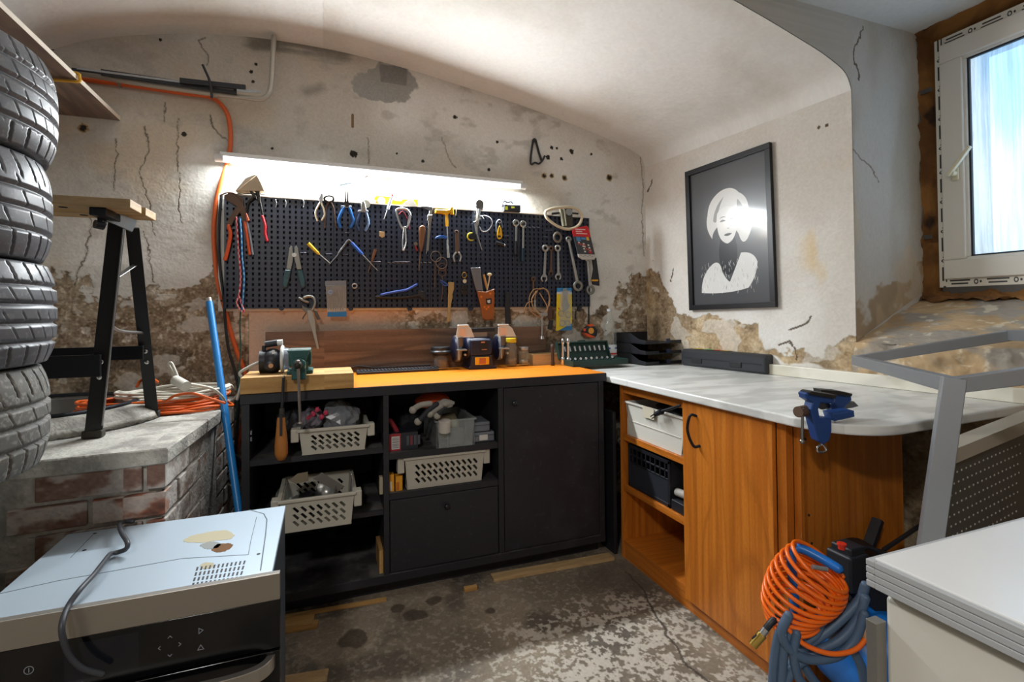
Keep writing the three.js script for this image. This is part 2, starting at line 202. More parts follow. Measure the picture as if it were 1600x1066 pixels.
struct('wall_sill', uvPlane(sillG, (x, y, z) => [z / 2, (x + y) / 2]), M.render);
const foamG = (fn, n, m) => grid(n, m, fn);
const WZ0 = -1.452, WZ1 = -0.5, WY0 = 1.292, WY1 = 2.415;
struct('trim_1', uvPlane(join([
  foamG((u, v) => { const y = 1.24 + 1.22 * v, e = bumpy(y, u, 22) * 0.035; const edge = (fbm(y * 14, 0, 4, 5) - 0.5) * 0.05; return [XWIN - 0.03 + (0.09 * u) + e, y, ZJ + 0.0 + (WZ0 - ZJ + 0.012) * u + (1 - u) * Math.max(-0.0, edge) - 0.0]; }, 8, 90),
  foamG((u, v) => { const z = ZJ + (ZJ2 - ZJ) * v, e = bumpy(z, u, 22) * 0.03; return [XWIN - 0.05 + 0.1 * u + e, YR + 0.005 - (YR - WY1 + 0.01) * u + (1 - u) * bumpy(z, 3, 14) * 0.03, z]; }, 8, 90),
  foamG((u, v) => { const z = ZJ + (ZJ2 - ZJ) * v; return [XWIN - 0.07 + 0.12 * u + bumpy(z, u, 30) * 0.05, 1.235 + 0.055 * u + bumpy(z + 2, u, 25) * 0.04, z]; }, 8, 110)].map((g) => g.toNonIndexed())), (x, y, z) => [(z + x) / 1.5, y / 1.5]), M.foam);
struct('trim_2', [bx(XWIN + 0.03, XWIN + 0.15, 1.15, 2.55, ZJ - 0.02, WZ0 + 0.012), bx(XWIN + 0.03, XWIN + 0.15, WY1 - 0.012, 2.55, ZJ - 0.02, ZJ2 + 0.02), bx(XWIN + 0.03, XWIN + 0.15, 1.15, WY0 - 0.03, ZJ - 0.02, ZJ2 + 0.02), bx(XWIN + 0.03, XWIN + 0.15, 1.15, 2.55, WZ1 - 0.012, ZJ2 + 0.02)].map((g) => tri(g, 0, 0.66)), M.foam);
const outer = (nm, g) => struct(nm, g, M.render);
outer('wall_outer', [bx(XWIN + 0.14, XWIN + 0.4, 0.8, WY0 + 0.005, ZJ - 0.2, ZJ2 + 0.2), bx(XWIN + 0.14, XWIN + 0.4, WY1 - 0.005, 2.95, ZJ - 0.2, ZJ2 + 0.2), bx(XWIN + 0.14, XWIN + 0.4, 0.8, 2.95, ZJ - 0.3, WZ0 + 0.005), bx(XWIN + 0.14, XWIN + 0.4, 0.8, 2.95, WZ1 - 0.005, ZJ2 + 0.3)].map((g) => tri(g, 0, 0.5)));

// floor
{
  const fcrack = [[1.30, -2.0], [1.28, -1.86], [1.2, -1.6], [1.14, -1.4], [1.18, -1.2], [1.1, -0.9]];
  const fn = (s, t) => {
    const x = -1.5 + s * 4.2, z = -2.9 + t * 4.8, n1 = fbm(x * 3, z * 3, 5, 511), n2 = fbm(x * 18, z * 18, 5, 521), n3 = fbm(x * 70, z * 70, 3, 531), n4 = fbm(x * 160, z * 160, 2, 541);
    let c = mix3([134, 121, 103], [110, 99, 84], sm(0.35, 0.65, n1)); c = mix3(c, [84, 76, 66], sm(0.55, 0.72, fbm(x * 5, z * 5, 4, 551)) * 0.8);
    // flaking pale paint over the middle of the floor
    const zone = sm(0.75, 0.2, Math.abs(x - 0.95)) * sm(-2.0, -1.75, z); const pt = sm(0.5, 0.54, n2 * 0.36 + n3 * 0.5 + n4 * 0.14 + (zone - 1) * 0.2 + 0.02);
    c = mix3(c, [188, 181, 168], pt * zone * 0.85);
    c = mix3(c, [176, 168, 154], sm(0.6, 0.64, n3) * 0.35);
    let h = 120 + (n3 - 0.5) * 60 + (n4 - 0.5) * 50 + pt * zone * 26;
    const spots = [[0.335, -2.02, 0.045], [0.1, -1.96, 0.07], [0.42, -2.09, 0.04], [0.28, -2.1, 0.035], [0.62, -1.94, 0.03]]; for (const [a, b, r] of spots) { const d = Math.hypot(x - a, (z - b) * 1.2) + (n2 - 0.5) * r * 1.4; c = mix3(c, [62, 52, 42], sm(r, r * 0.7, d) * 0.7); }
    const stain = sm(0.34, 0.1, Math.hypot(x - 1.2, (z + 1.98) * 1.6) + (n1 - 0.5) * 0.3); c = mix3(c, [74, 66, 57], stain * 0.6);
    const d = segDist(x + (n2 - 0.5) * 0.03, z, fcrack); if (d < 0.004) { c = mix3(c, [58, 50, 42], 0.8); h -= 60; }
    const g = (n4 - 0.5) * 24; return [c[0] + g, c[1] + g, c[2] + g, h];
  };
  const [a, b] = twoMaps(1152, 1152, fn); M.floor = std(0xffffff, 0.78, 0, { map: a, bumpMap: b, bumpScale: 0.006 });
  struct('floor', uvPlane(bx(XL - 0.2, 3.0, -0.2, 0, ZB - 0.2, ZF + 0.2), (x, y, z) => [(x + 1.5) / 4.2, (z + 2.9) / 4.8]), M.floor);
}

// ---------- window ----------
{
  const streak = twoMaps(256, 512, (s, t) => { const x = s * 0.8, y = t * 1.1; const k = fbm(x * 190 + (fbm(x * 20, y * 9, 3, 601) - 0.5) * 2.2, y * 3, 4, 611); const cool = sm(0.35, 0.7, fbm(x * 6, y * 1.2, 3, 621)); const c = mix3([255, 255, 255], [190, 216, 240], cool); const e = 0.78 + 0.3 * k; return [c[0] * e, c[1] * e, c[2] * e, k * 255]; });
  M.obscure = std(0xffffff, 0.8, 0, { map: streak[0], transmission: 1, thickness: 0, ior: 1.5, bumpMap: streak[1], bumpScale: 0.004 });
  M.upvc = paint(0xe9e6dd, 0.32); M.gasket = paint(0x23282d, 0.6); M.handle = paint(0xe6dfc4, 0.4);
  const film = canvasTex(1024, 32, (c, w, h) => { c.fillStyle = '#ece8dc'; c.fillRect(0, 0, w, h); c.fillStyle = '#33312e'; for (let i = 0; i < 7; i++) { const x = i * 150 + 8; c.fillRect(x, 7, 84, 5); c.fillRect(x + 6, 18, 70, 5); c.beginPath(); c.arc(x + 108, 16, 9, 0, 7); c.fill(); c.fillStyle = '#ece8dc'; c.beginPath(); c.arc(x + 108, 16, 5, 0, 7); c.fill(); c.fillStyle = '#33312e'; c.beginPath(); c.arc(x + 126, 16, 4, 0, 7); c.fill(); } });
  film.wrapS = THREE.RepeatWrapping; M.film = std(0xffffff, 0.4, 0, { map: film });
  const w = new THREE.Group(); w.name = 'window_1'; w.userData.kind = 'structure'; scene.add(w);
  const X = XWIN, fr = 0.035, sash = 0.085, z0 = WZ0, z1 = WZ1, y0 = WY0, y1 = WY1;
  const frameSet = (a, b, c, d, t, xa, xb, bev) => [bx(xa, xb, a, a + t, c, d, bev), bx(xa, xb, b - t, b, c, d, bev), bx(xa, xb, a + t, b - t, c, c + t, bev), bx(xa, xb, a + t, b - t, d - t, d, bev)];
  const fw = 0.06, uvV = (e, d) => (x, y, z) => [y * 1.1, (z - e) * d / 0.04], uvH = (e, d) => (x, y, z) => [z * 1.1, (y - e) * d / 0.04];
  mesh('window_frame', [uvPlane(clean(bx(X - 0.005, X + 0.09, y0, y1, z0, z0 + fw)), uvV(z0, 1)), uvPlane(clean(bx(X - 0.005, X + 0.09, y0, y1, z1 - fw, z1)), uvV(z1, -1)), uvPlane(clean(bx(X - 0.005, X + 0.09, y0, y0 + fw, z0 + fw, z1 - fw)), uvH(y0, 1)), uvPlane(clean(bx(X - 0.005, X + 0.09, y1 - fw, y1, z0 + fw, z1 - fw)), uvH(y1, -1)), uvPlane(clean(bx(X - 0.0054, X - 0.004, y0, y0 + fr, z0 + 0.03, z0 + fw)), uvH(y0, 1)), uvPlane(clean(bx(X - 0.0054, X - 0.004, y1 - fr, y1, z0 + 0.03, z0 + fw)), uvH(y1, -1))], M.film, w);
  mesh('window_sash', frameSet(y0 + fr, y1 - fr, z0 + fr * 0.7, z1 - fr * 0.7, sash, X - 0.022, X + 0.05, 0.006), M.upvc, w);
  const g0 = y0 + fr + sash, g1 = y1 - fr - sash, h0 = z0 + fr * 0.7 + sash, h1 = z1 - fr * 0.7 - sash;
  mesh('glazing_bead', frameSet(g0 - 0.004, g1 + 0.004, h0 - 0.004, h1 + 0.004, 0.014, X - 0.01, X + 0.02, 0.004), M.upvc, w);
  mesh('gasket', frameSet(g0 + 0.009, g1 - 0.009, h0 + 0.009, h1 - 0.009, 0.008, X + 0.0, X + 0.014, 0), M.gasket, w);
  const pg = new THREE.PlaneGeometry(h1 - h0, g1 - g0).rotateY(-Math.PI / 2).translate(X + 0.012, (g0 + g1) / 2, (h0 + h1) / 2); mesh('window_pane', pg, M.obscure, w);
  mesh('window_sill_profile', bx(X + 0.0, X + 0.09, y0 - 0.035, y0, z0 + 0.01, z1), paint(0x57534e, 0.5), w);
  const hp = onX(1492, 268, X - 0.03); const hh = mesh('window_handle', [rod([X - 0.02, hp.y - 0.01, hp.z], [X - 0.06, hp.y - 0.01, hp.z], 0.012), cbx(0.012, 0.06, 0.028, [X - 0.028, hp.y - 0.01, hp.z], 0.005), beam([X - 0.06, hp.y - 0.02, hp.z - 0.01], [X - 0.066, hp.y + 0.085, hp.z + 0.075], 0.014, 0.022, V(1, 0, 0), 0.005)], M.handle, w);
  for (const v of [143, 371]) { const p = onX(1448, v, X - 0.015); mesh('fixing_strap', tri(cbx(0.004, 0.02, 0.07, [X - 0.022, p.y, p.z - 0.01], 0.001)), paint(0x6b6a68, 0.4, 0.7), w); }
}

// ---------- lamps ----------
{
  const a = onZ(336, 243, ZB + 0.06), b = onZ(821, 289, ZB + 0.06); const mid = a.clone().add(b).multiplyScalar(0.5), d = b.clone().sub(a), L = d.length(), ang = Math.atan2(d.y, d.x);
  const t = thing('led_tube_light', 'long lit white tube lamp on the wall above the tool board', 'lamp');
  t.position.copy(mid); t.rotation.z = ang;
  mesh('lamp_housing', [bx(-L / 2 + 0.02, L / 2 - 0.02, -0.004, 0.02, -0.058, 0.012, 0.005)], paint(0xd8d8d6, 0.4), t);
  mesh('diffuser', new THREE.CylinderGeometry(0.0165, 0.0165, L - 0.07, 20, 1, true, Math.PI * 0.0, Math.PI * 2).rotateZ(Math.PI / 2).translate(0, -0.012, 0.0), std(0xffffff, 0.4, 0, { emissive: 0xf4f8ff, emissiveIntensity: 2.2 }), t, 'glowing white tube');
  for (const s of [-1, 1]) mesh('end_cap', rod([s * (L / 2 - 0.036), -0.01, 0], [s * (L / 2), -0.01, 0], 0.0185), paint(0xcfcfcd, 0.4), t);
  for (const [nm, y, z, a, k] of [['led_light_down', -0.0305, 0, -Math.PI / 2, 1.0], ['led_light_out', -0.011, 0.0185, Math.PI + 0.14, 0.68]]) { const l = new THREE.RectAreaLight(new THREE.Color(0.9, 0.96, 1.0), LED_POWER * k, L - 0.08, 0.03); l.position.set(0, y, z); l.rotation.set(a, 0, 0); l.name = nm; t.add(l); }
  // ceiling lamp of the room behind the camera (its shadows show to the right of the cable and the hose)
  const c = thing('ceiling_lamp', 'round white ceiling lamp under the vault', 'lamp', null, [-0.75, 2.52, 0.55]);
  mesh('lamp_base', lathe([[0, 0.06], [0.15, 0.06], [0.15, 0.02], [0, 0.02]], 32), paint(0xdedede, 0.4), c);
  mesh('lamp_shade', lathe([[0.14, 0.02], [0.145, 0], [0.11, -0.05], [0.05, -0.075], [0, -0.08]], 32), std(0xffffff, 0.4, 0, { emissive: 0xfff8ee, emissiveIntensity: 2 }), c);
  const r = new THREE.RectAreaLight(new THREE.Color(1, 0.985, 0.96), ROOM_LAMP, 0.26, 0.26); r.position.set(0, -0.085, 0); r.rotation.x = -Math.PI / 2; c.add(r); r.name = 'ceiling_lamp_light';
}
// ---------- wood, board and stone materials ----------
const woodTex = (w, h, a, b, dark, s, fx = 14, fy = 1.1, ringy = 0.5) => texture(w, h, (u, t) => { const x = u, y = t; const wv = fbm(x * 4, y * 0.8, 3, s) * 3; const g = fbm(x * fx * 6 + wv, y * fy * 2.2, 4, s + 5), r = 0.5 + 0.5 * Math.sin((x * fx + wv * 2.2 + fbm(x * 2, y * 0.7, 3, s + 9) * 6) * 6.283); let c = mix3(a, b, sm(0.25, 0.75, g)); c = mix3(c, dark, Math.pow(r, 6) * ringy); const k = (h2(Math.floor(u * w), Math.floor(t * h / 5), s) - 0.5) * 10; return [c[0] + k, c[1] + k, c[2] + k]; }, true);
M.oak = std(0xffffff, 0.38, 0, { map: woodTex(512, 512, [204, 122, 40], [182, 102, 28], [140, 74, 20], 701, 14, 0.5, 0.3), clearcoat: 0.25, clearcoatRoughness: 0.35 });

M.walnut = std(0xffffff, 0.5, 0, { map: woodTex(512, 512, [116, 95, 80], [90, 72, 60], [66, 52, 44], 721, 7, 0.9, 0.6) });
M.timber = std(0xffffff, 0.7, 0, { map: woodTex(384, 384, [196, 156, 96], [172, 128, 70], [138, 94, 46], 731, 6, 0.9, 0.5) });
M.ply = std(0xffffff, 0.65, 0, { map: woodTex(256, 256, [190, 162, 118], [170, 140, 98], [140, 110, 72], 741, 8, 0.8, 0.3) });
M.amber = std(0xffffff, 0.42, 0, { map: woodTex(256, 256, [224, 132, 20], [214, 122, 14], [200, 108, 10], 751, 22, 0.5, 0.3) });
{
  const bl = texture(512, 512, (u, t) => { const n = fbm(u * 5, t * 5, 5, 761), k = fbm(u * 60, t * 60, 3, 766); const e = sm(0.62, 0.8, n) * 10 + sm(0.72, 0.8, k) * 14; return [31 + e, 32 + e, 37 + e]; }, true);
  M.black = std(0xffffff, 0.5, 0, { map: bl });
  const dust = texture(256, 256, (u, t) => { const k = fbm(u * 9, t * 9, 5, 771), f = fbm(u * 70, t * 70, 2, 775); const e = sm(0.42, 0.7, k) * 46 + f * 18; return [36 + e, 35 + e * 0.97, 36 + e * 0.9]; }, true); M.dusty = std(0xffffff, 0.85, 0, { map: dust });
  const mb = texture(512, 512, (u, t) => { const n = fbm(u * 6 + fbm(u * 4, t * 4, 3, 781) * 2, t * 16, 5, 785); const e = sm(0.4, 0.68, n); return mix3([226, 226, 222], [190, 190, 186], e * 0.85); }, true); M.marble = std(0xffffff, 0.3, 0, { map: mb });
  const mb2 = texture(256, 256, (u, t) => mix3([236, 232, 218], [214, 208, 190], sm(0.45, 0.7, fbm(u * 5 + fbm(u * 3, t * 3, 3, 791), t * 10, 4, 795))), true); M.lip = std(0xffffff, 0.35, 0, { map: mb2 });
  const [ca, cb] = twoMaps(512, 512, (u, t) => { const n = fbm(u * 8, t * 8, 5, 801), k = fbm(u * 60, t * 60, 3, 805); let c = mix3([186, 182, 172], [150, 146, 138], sm(0.35, 0.7, n)); const e = (k - 0.5) * 26; return [c[0] + e, c[1] + e, c[2] + e, 128 + (k - 0.5) * 120 + (n - 0.5) * 100]; }, true); M.cement = std(0xffffff, 0.9, 0, { map: ca, bumpMap: cb, bumpScale: 0.006 });
}
const brickMats = [0, 1, 2, 3, 4].map((k) => { const [a, b] = twoMaps(128, 128, (u, t) => { const n = fbm(u * 5, t * 9, 5, 811 + k * 7), q = fbm(u * 40, t * 40, 3, 815 + k); let c = mix3([[142, 82, 60], [150, 92, 66], [128, 84, 68], [156, 74, 42], [120, 92, 80]][k], [96, 62, 50], sm(0.5, 0.75, n)); c = mix3(c, [176, 168, 160], sm([0.42, 0.5, 0.36, 0.6, 0.33][k], [0.62, 0.7, 0.55, 0.8, 0.5][k], fbm(u * 4 + 3, t * 6, 5, 821 + k)) * 0.85); const e = (q - 0.5) * 26; return [c[0] + e, c[1] + e, c[2] + e, 128 + (q - 0.5) * 140 + (n - 0.5) * 60]; }, true); return std(0xffffff, 0.9, 0, { map: a, bumpMap: b, bumpScale: 0.005 }); });
const brickPale = [0, 1, 2].map((k) => { const [a, b] = twoMaps(128, 128, (u, t) => { const n = fbm(u * 5, t * 9, 5, 841 + k * 7), q = fbm(u * 40, t * 40, 3, 845 + k); let c = mix3([198, 192, 184], [150, 138, 128], sm(0.4, 0.7, n)); c = mix3(c, [160, 104, 78], sm(0.6, 0.75, fbm(u * 4, t * 5, 4, 851 + k)) * 0.7); const e = (q - 0.5) * 22; return [c[0] + e, c[1] + e, c[2] + e, 128 + (q - 0.5) * 140]; }, true); return std(0xffffff, 0.9, 0, { map: a, bumpMap: b, bumpScale: 0.005 }); });

// ---------- black workbench cabinet ----------
{
  const zf = -2.17, zk = -2.72, c = thing('workbench_cabinet', 'long black workbench cabinet with open shelves, a drawer and a door', 'cabinet');
  const W = (x0, x1, y0, y1, z0, z1, m = M.black, n = 'panel', b = 0.0015) => mesh(n, tri(bx(x0, x1, y0, y1, z0, z1, b)), m, c);
  W(-0.298, -0.27, 0.07, 0.853, zk, zf, M.black, 'side_panel'); W(0.231, 0.254, 0.105, 0.853, zk, zf, M.black, 'divider'); W(0.74, 0.765, 0.105, 0.853, zk, zf, M.black, 'divider'); W(1.262, 1.29, 0.07, 0.853, zk, zf, M.black, 'side_panel');
  W(-0.298, 1.29, 0.072, 0.104, zk, zf + 0.001, M.dusty, 'bottom_panel'); W(-0.298, 1.29, 0.0705, 0.1045, zf + 0.0005, zf + 0.003, M.black, 'bottom_rail'); W(-0.27, 1.29, 0.0, 0.071, -2.262, -2.24, M.black, 'plinth');
  W(-0.29, 1.285, 0.105, 0.85, zk - 0.006, zk, M.black, 'back_panel', 0);
  const shelf = (x0, x1, y, t) => { const s = W(x0, x1, y - t, y, zk + 0.001, zf - 0.012, M.dusty, 'shelf'); mesh('shelf_edge', tri(bx(x0, x1, y - t, y, zf - 0.012, zf - 0.006)), M.black, s); };
  shelf(-0.27, 0.231, 0.636, 0.023); shelf(-0.27, 0.231, 0.376, 0.021); shelf(0.254, 0.74, 0.606, 0.026); shelf(0.254, 0.74, 0.437, 0.026);
  const dr = W(0.257, 0.737, 0.108, 0.408, zf - 0.02, zf - 0.003, M.black, 'drawer', 0.002); const knob = (p, x, y) => mesh('knob', place(lathe([[0, 0.024], [0.011, 0.022], [0.013, 0.016], [0.007, 0.009], [0.008, 0], [0, 0]], 16), [x, y, zf - 0.003], Math.PI / 2), paint(0x17181b, 0.25), p); knob(dr, 0.499, 0.354);
  const star = []; for (let i = 0; i < 12; i++) star.push([0.607 + Math.cos(i * Math.PI / 6) * (i % 2 ? 0.004 : 0.022), 0.215 + Math.sin(i * Math.PI / 6) * (i % 2 ? 0.004 : 0.022)]); mesh('star_mark', poly(star, 0.0006, 0).translate(0, 0, zf - 0.003), paint(0x2c2d31, 0.5), dr);
  const d = W(0.768, 1.26, 0.108, 0.85, zf - 0.02, zf - 0.001, M.black, 'door', 0.002); knob(d, 0.817, 0.78);
  for (const y of [0.74, 0.715]) mesh('hinge', cbx(0.006, 0.016, 0.03, [-0.267, y, -2.2], 0.001), paint(0x9a9a9a, 0.35, 0.8), c);
  solo('worktop', [tri(bx(-0.302, 1.306, 0.8535, 0.893, zk - 0.03, zf + 0.004, 0.0015))], M.black, 'black edged worktop board of the long workbench', 'worktop');
  mesh('amber_surface', tri(bx(-0.3, 1.304, 0.8935, 0.8945, zk - 0.029, zf + 0.002), 1), M.amber, scene.children[scene.children.length - 1], 'amber yellow laminate top');
}
// timber block under the vice
solo('timber_block', tri(bx(-0.3, 0.113, 0.8946, 0.957, -2.40, -2.155, 0.003), 1), M.timber, 'thick pale timber beam along the left front of the workbench', 'beam');
// walnut backboard
solo('backboard', tri(bx(onZ(415, 540, -2.745).x, onZ(852, 530, -2.745).x, 0.8946, 1.112, -2.755, -2.735, 0.001), 1), M.walnut, 'brown wood grain board standing behind the workbench top', 'board');

// ---------- brown corner cabinet ----------
{
  const xf = 1.36, xb = 1.88, c = thing('oak_cabinet', 'orange brown wood grain cabinet with open shelves and one door', 'cabinet');
  const W = (n, x0, x1, y0, y1, z0, z1, m = M.oak, turn = 0, b = 0.0012) => mesh(n, tri(bx(x0, x1, y0, y1, z0, z1, b), turn), m, c);
  W('side_panel', xf, xb, 0, 0.845, -2.135, -2.113); W('divider', xf + 0.003, xb, 0.09, 0.845, -1.645, -1.627, M.oak); W('side_panel', xf + 0.03, xb, 0.0, 0.845, -1.185, -1.168);
  W('post', xf, xf + 0.03, 0.0, 0.845, -1.221, -1.186, M.oak);
  const sh = (y, z0, z1) => { const s = W('shelf', xf + 0.004, xb, y - 0.026, y, z0, z1, M.oak, 1); mesh('shelf_edge', tri(bx(xf + 0.001, xf + 0.004, y - 0.026, y, z0, z1), 1), M.oak, s); };
  sh(0.6, -2.113, -1.645); sh(0.356, -2.113, -1.645); sh(0.088, -2.113, -1.19);
  W('plinth', xf + 0.003, xf + 0.02, 0.0, 0.062, -2.113, -1.185, M.oak, 1);
  W('back_panel', xb - 0.12, xb - 0.115, 0.088, 0.845, -2.113, -1.2, paint(0xb9b0a6, 0.6));
  W('top_rail', xf + 0.006, xf + 0.024, 0.80, 0.845, -2.113, -1.645, M.oak, 1);
  const d = W('door', xf - 0.018, xf - 0.001, 0.055, 0.842, -1.652, -1.222, M.oak, 0, 0.002);
  const h0 = onX(1076, 650, xf - 0.045), h1 = onX(1081, 697, xf - 0.045); mesh('handle', [tube([[xf - 0.018, h0.y, h0.z + 0.012], [xf - 0.038, h0.y, h0.z], [xf - 0.048, (h0.y + h1.y) / 2, h0.z - 0.004], [xf - 0.038, h1.y, h1.z], [xf - 0.018, h1.y, h1.z + 0.012]], 0.0055, 30, 8)], paint(0x23242a, 0.35, 0.6), d, 'dark metal bow handle');
  for (const [x, y] of [[1.42, 0.79], [1.43, 0.55], [1.425, 0.38], [1.44, 0.46]]) mesh('screw', place(new THREE.CylinderGeometry(0.004, 0.004, 0.003, 10), [x, y, -1.1675], Math.PI / 2), paint(0x2b2622, 0.5), c);
  W('edge_strip', xf + 0.03, xf + 0.045, 0.0, 0.845, -1.168, -1.16, M.oak);
}
// white marbled worktop with a rounded end, and its upstand
{
  const z0 = -2.775, z1 = -0.94, x0 = 1.318, s = new THREE.Shape(); const P = (x, z) => [x, -z];
  s.moveTo(...P(x0, -2.235)); s.lineTo(...P(x0, -1.14)); s.bezierCurveTo(...P(x0 + 0.01, -1.0), ...P(x0 + 0.09, z1), ...P(x0 + 0.2, z1 + 0.002)); s.lineTo(...P(XW(z1) - 0.025, z1 - 0.03)); s.lineTo(...P(XW(z0) - 0.025, z0)); s.lineTo(...P(1.33, z0)); s.lineTo(...P(1.33, -2.235)); s.closePath();
  const g = new THREE.ExtrudeGeometry(s, { depth: 0.019, bevelEnabled: true, bevelThickness: 0.006, bevelSize: 0.006, bevelOffset: -0.006, bevelSegments: 3, curveSegments: 24 }).rotateX(-Math.PI / 2).translate(0, 0.8515, 0);
  solo('marble_worktop', tri(g), M.marble, 'white marbled worktop with a rounded corner on the brown cabinet', 'worktop');
  const a = -1.9, b = -0.965, lip = new THREE.Shape([P(XW(a) - 0.028, a), P(XW(b) - 0.028, b), P(XW(b) - 0.006, b), P(XW(a) - 0.006, a)].map((p) => new THREE.Vector2(...p)));
  solo('worktop_upstand', [tri(new THREE.ExtrudeGeometry(lip, { depth: 0.045, bevelEnabled: true, bevelThickness: 0.003, bevelSize: 0.003, bevelSegments: 2 }).rotateX(-Math.PI / 2).translate(0, 0.88, 0))], M.lip, 'cream upstand strip along the wall behind the white worktop', 'upstand');
  const cap = scene.children[scene.children.length - 1]; mesh('end_cap', cbx(0.03, 0.052, 0.012, [XW(b) - 0.017, 0.905, b + 0.007], 0.004), paint(0xd9c48e, 0.4), cap);
}
// dark boards parked between the two cabinets
solo('dark_board', tri(bx(1.335, 1.352, 0.001, 0.70, -2.62, -2.16, 0.001)), M.black, 'narrow black board upright in the gap between the cabinets', 'board');
solo('dark_sheet', tri(bx(1.3005, 1.312, 0.001, 0.62, -2.66, -2.30, 0.001)), paint(0x24262b, 0.4), 'thin dark sheet wedged upright beside the black cabinet', 'board');

// ---------- whitewashed brick plinth with a sunken boiler ----------
{
  const P = thing('brick_plinth', 'whitewashed brick boiler plinth with a cement top', 'plinth');
  const yT = 0.8, fr = onY(258, 700, yT), fl = onY(0, 735, yT).setZ(-1.768), bk = onY(338, 645, yT); // front right, front left at the frame edge, back right
  const top = [[fr.x, fr.z], [fl.x, fl.z], [XL + 0.01, fl.z - 0.1], [XL + 0.01, ZB + 0.005], [bk.x - 0.01, ZB + 0.005], [bk.x, bk.z]];
  const inset = 0.012, core = top.map(([x, z], i) => [x - (i === 0 || i > 3 ? inset : 0), z - (i < 2 ? inset : 0)]);
  const ext = (pts, y0, y1) => new THREE.ExtrudeGeometry(new THREE.Shape(pts.map(([x, z]) => new THREE.Vector2(x, -z))), { depth: y1 - y0, bevelEnabled: false }).rotateX(-Math.PI / 2).translate(0, y0, 0);
  const hole = circlePts(-1.0, 2.42, 0.29, 40, 0.29);
  mesh('mortar_core', tri(ext(core, 0, yT - 0.05), 0, 2), M.cement, P);
  const slabPts = top.map((p) => p); { const s = new THREE.Shape(slabPts.map(([x, z]) => new THREE.Vector2(x + 0.004, -z + 0.0))); s.holes.push(new THREE.Path(hole.map(([a, b]) => new THREE.Vector2(a, b)))); mesh('cement_top', tri(new THREE.ExtrudeGeometry(s, { depth: 0.04, bevelEnabled: true, bevelThickness: 0.004, bevelSize: 0.004, bevelSegments: 1 }).rotateX(-Math.PI / 2).translate(0, yT - 0.044, 0), 0, 2), M.cement, P); }
  // bricks, front and right faces, course by course
  const face = (a, b, mats, shift, off) => { const dx = b.x - a.x, dz = b.z - a.z, L = Math.hypot(dx, dz), ang = Math.atan2(-dz, dx), nx = -dz / L, nz = dx / L; for (let c = 0; c < 9; c++) { const y1 = yT - 0.048 - c * 0.0815; if (y1 - 0.07 < 0.0) break; let s = (c % 2 ? -0.13 : 0) + shift; while (s < L) { const s0 = Math.max(0, s), s1 = Math.min(L, s + 0.245); if (s1 - s0 > 0.04) { const g = new RoundedBoxGeometry(s1 - s0, 0.07, 0.03, 1, 0.004).rotateY(ang); const m = (s0 + s1) / 2, o = rr(-0.003, 0.003); mesh('brick', uvPlane(clean(g).translate(a.x + dx / L * m + nx * (off + o), y1 - 0.035, a.z + dz / L * m + nz * (off + o)), (x, y, z) => [(x + z) * 3, y * 3]), mats[Math.floor(rnd() * mats.length)], P); } s += 0.257; } } };
  face(V(fl.x - 0.02, 0, fl.z), V(fr.x, 0, fr.z), brickMats, 0.06, -0.012);
  face(V(fr.x, 0, fr.z), V(bk.x, 0, ZB + 0.02), brickPale, 0, -0.013);
  // boiler: cement collar, iron rim, bowl
  const col = mesh('collar', tri(lathe([[0.288, 0.0], [0.40, 0.0], [0.385, 0.03], [0.345, 0.055], [0.30, 0.06], [0.288, 0.05]], 64).translate(-1.0, yT - 0.002, -2.38), 0, 2), M.cement, P, 'rough pale cement collar');
  mesh('boiler_rim', place(ring(0.296, 0.009, 64, 8), [-1.0, yT + 0.062, -2.38], Math.PI / 2), paint(0x1d2026, 0.45, 0.5), P, 'black iron rim');
  mesh('boiler_bowl', lathe([[0.29, 0.06], [0.28, -0.1], [0.24, -0.25], [0.12, -0.34], [0, -0.36]], 48).translate(-1.0, yT, -2.38), paint(0x6d6c68, 0.6, 0.2), P, 'grey boiler bowl');
  solo('masonry_pier', tri(bx(XL + 0.005, -0.79, 0, 0.864, -1.62, -1.1, 0.01), 0, 2), M.cement, 'plain cement rendered pier under the tyre stack', 'pier');
}

// ---------- wall shelf ----------
{
  const p = onZ(188, 189, ZB + 0.002), y = p.y, t = thing('wall_shelf', 'dark brown wood grain shelf board high along the left wall', 'shelf');
  mesh('shelf_board', tri(bx(XL + 0.002, p.x, y, y + 0.018, ZB + 0.003, 0.9, 0.0005), 0), M.walnut, t); mesh('edge_band', tri(bx(p.x, p.x + 0.001, y, y + 0.018, ZB + 0.003, 0.9)), paint(0xcfc6b8, 0.6), t);
  for (const z of [-2.3, -1.2, 0.2]) mesh('shelf_bracket', [bx(XL + 0.002, XL + 0.02, y - 0.2, y, z - 0.01, z + 0.01), bx(XL + 0.002, XL + 0.3, y - 0.016, y, z - 0.01, z + 0.01)], paint(0x333333, 0.5, 0.5), t);
  for (const [u, v, a, b] of [[75, 57, 47, 62], [84, 78, 62, 74]]) solo('wire_stub', tube([dep(u, v, 2.2), dep((u + a) / 2, (v + b) / 2 + 1, 2.15), dep(a, b, 2.1)], 0.0025, 10, 6), paint(0x2a2a2c, 0.5), (v < 60 ? 'long' : 'short') + ' black wire end sticking out above the wall shelf', 'wire', 'wire ends above the shelf');
  solo('yellow_rope', tube([[p.x - 0.30, y - 0.006, -2.44], [p.x - 0.2, y - 0.006, -2.4], [p.x - 0.06, y - 0.007, -2.37], [p.x + 0.005, y - 0.006, -2.36], [p.x + 0.008, y + 0.01, -2.36], [p.x + 0.002, y + 0.024, -2.36], [p.x - 0.06, y + 0.025, -2.36]], 0.006, 60, 8), paint(0xc9962a, 0.8), 'yellow rope looped under the edge of the wall shelf', 'rope');
}
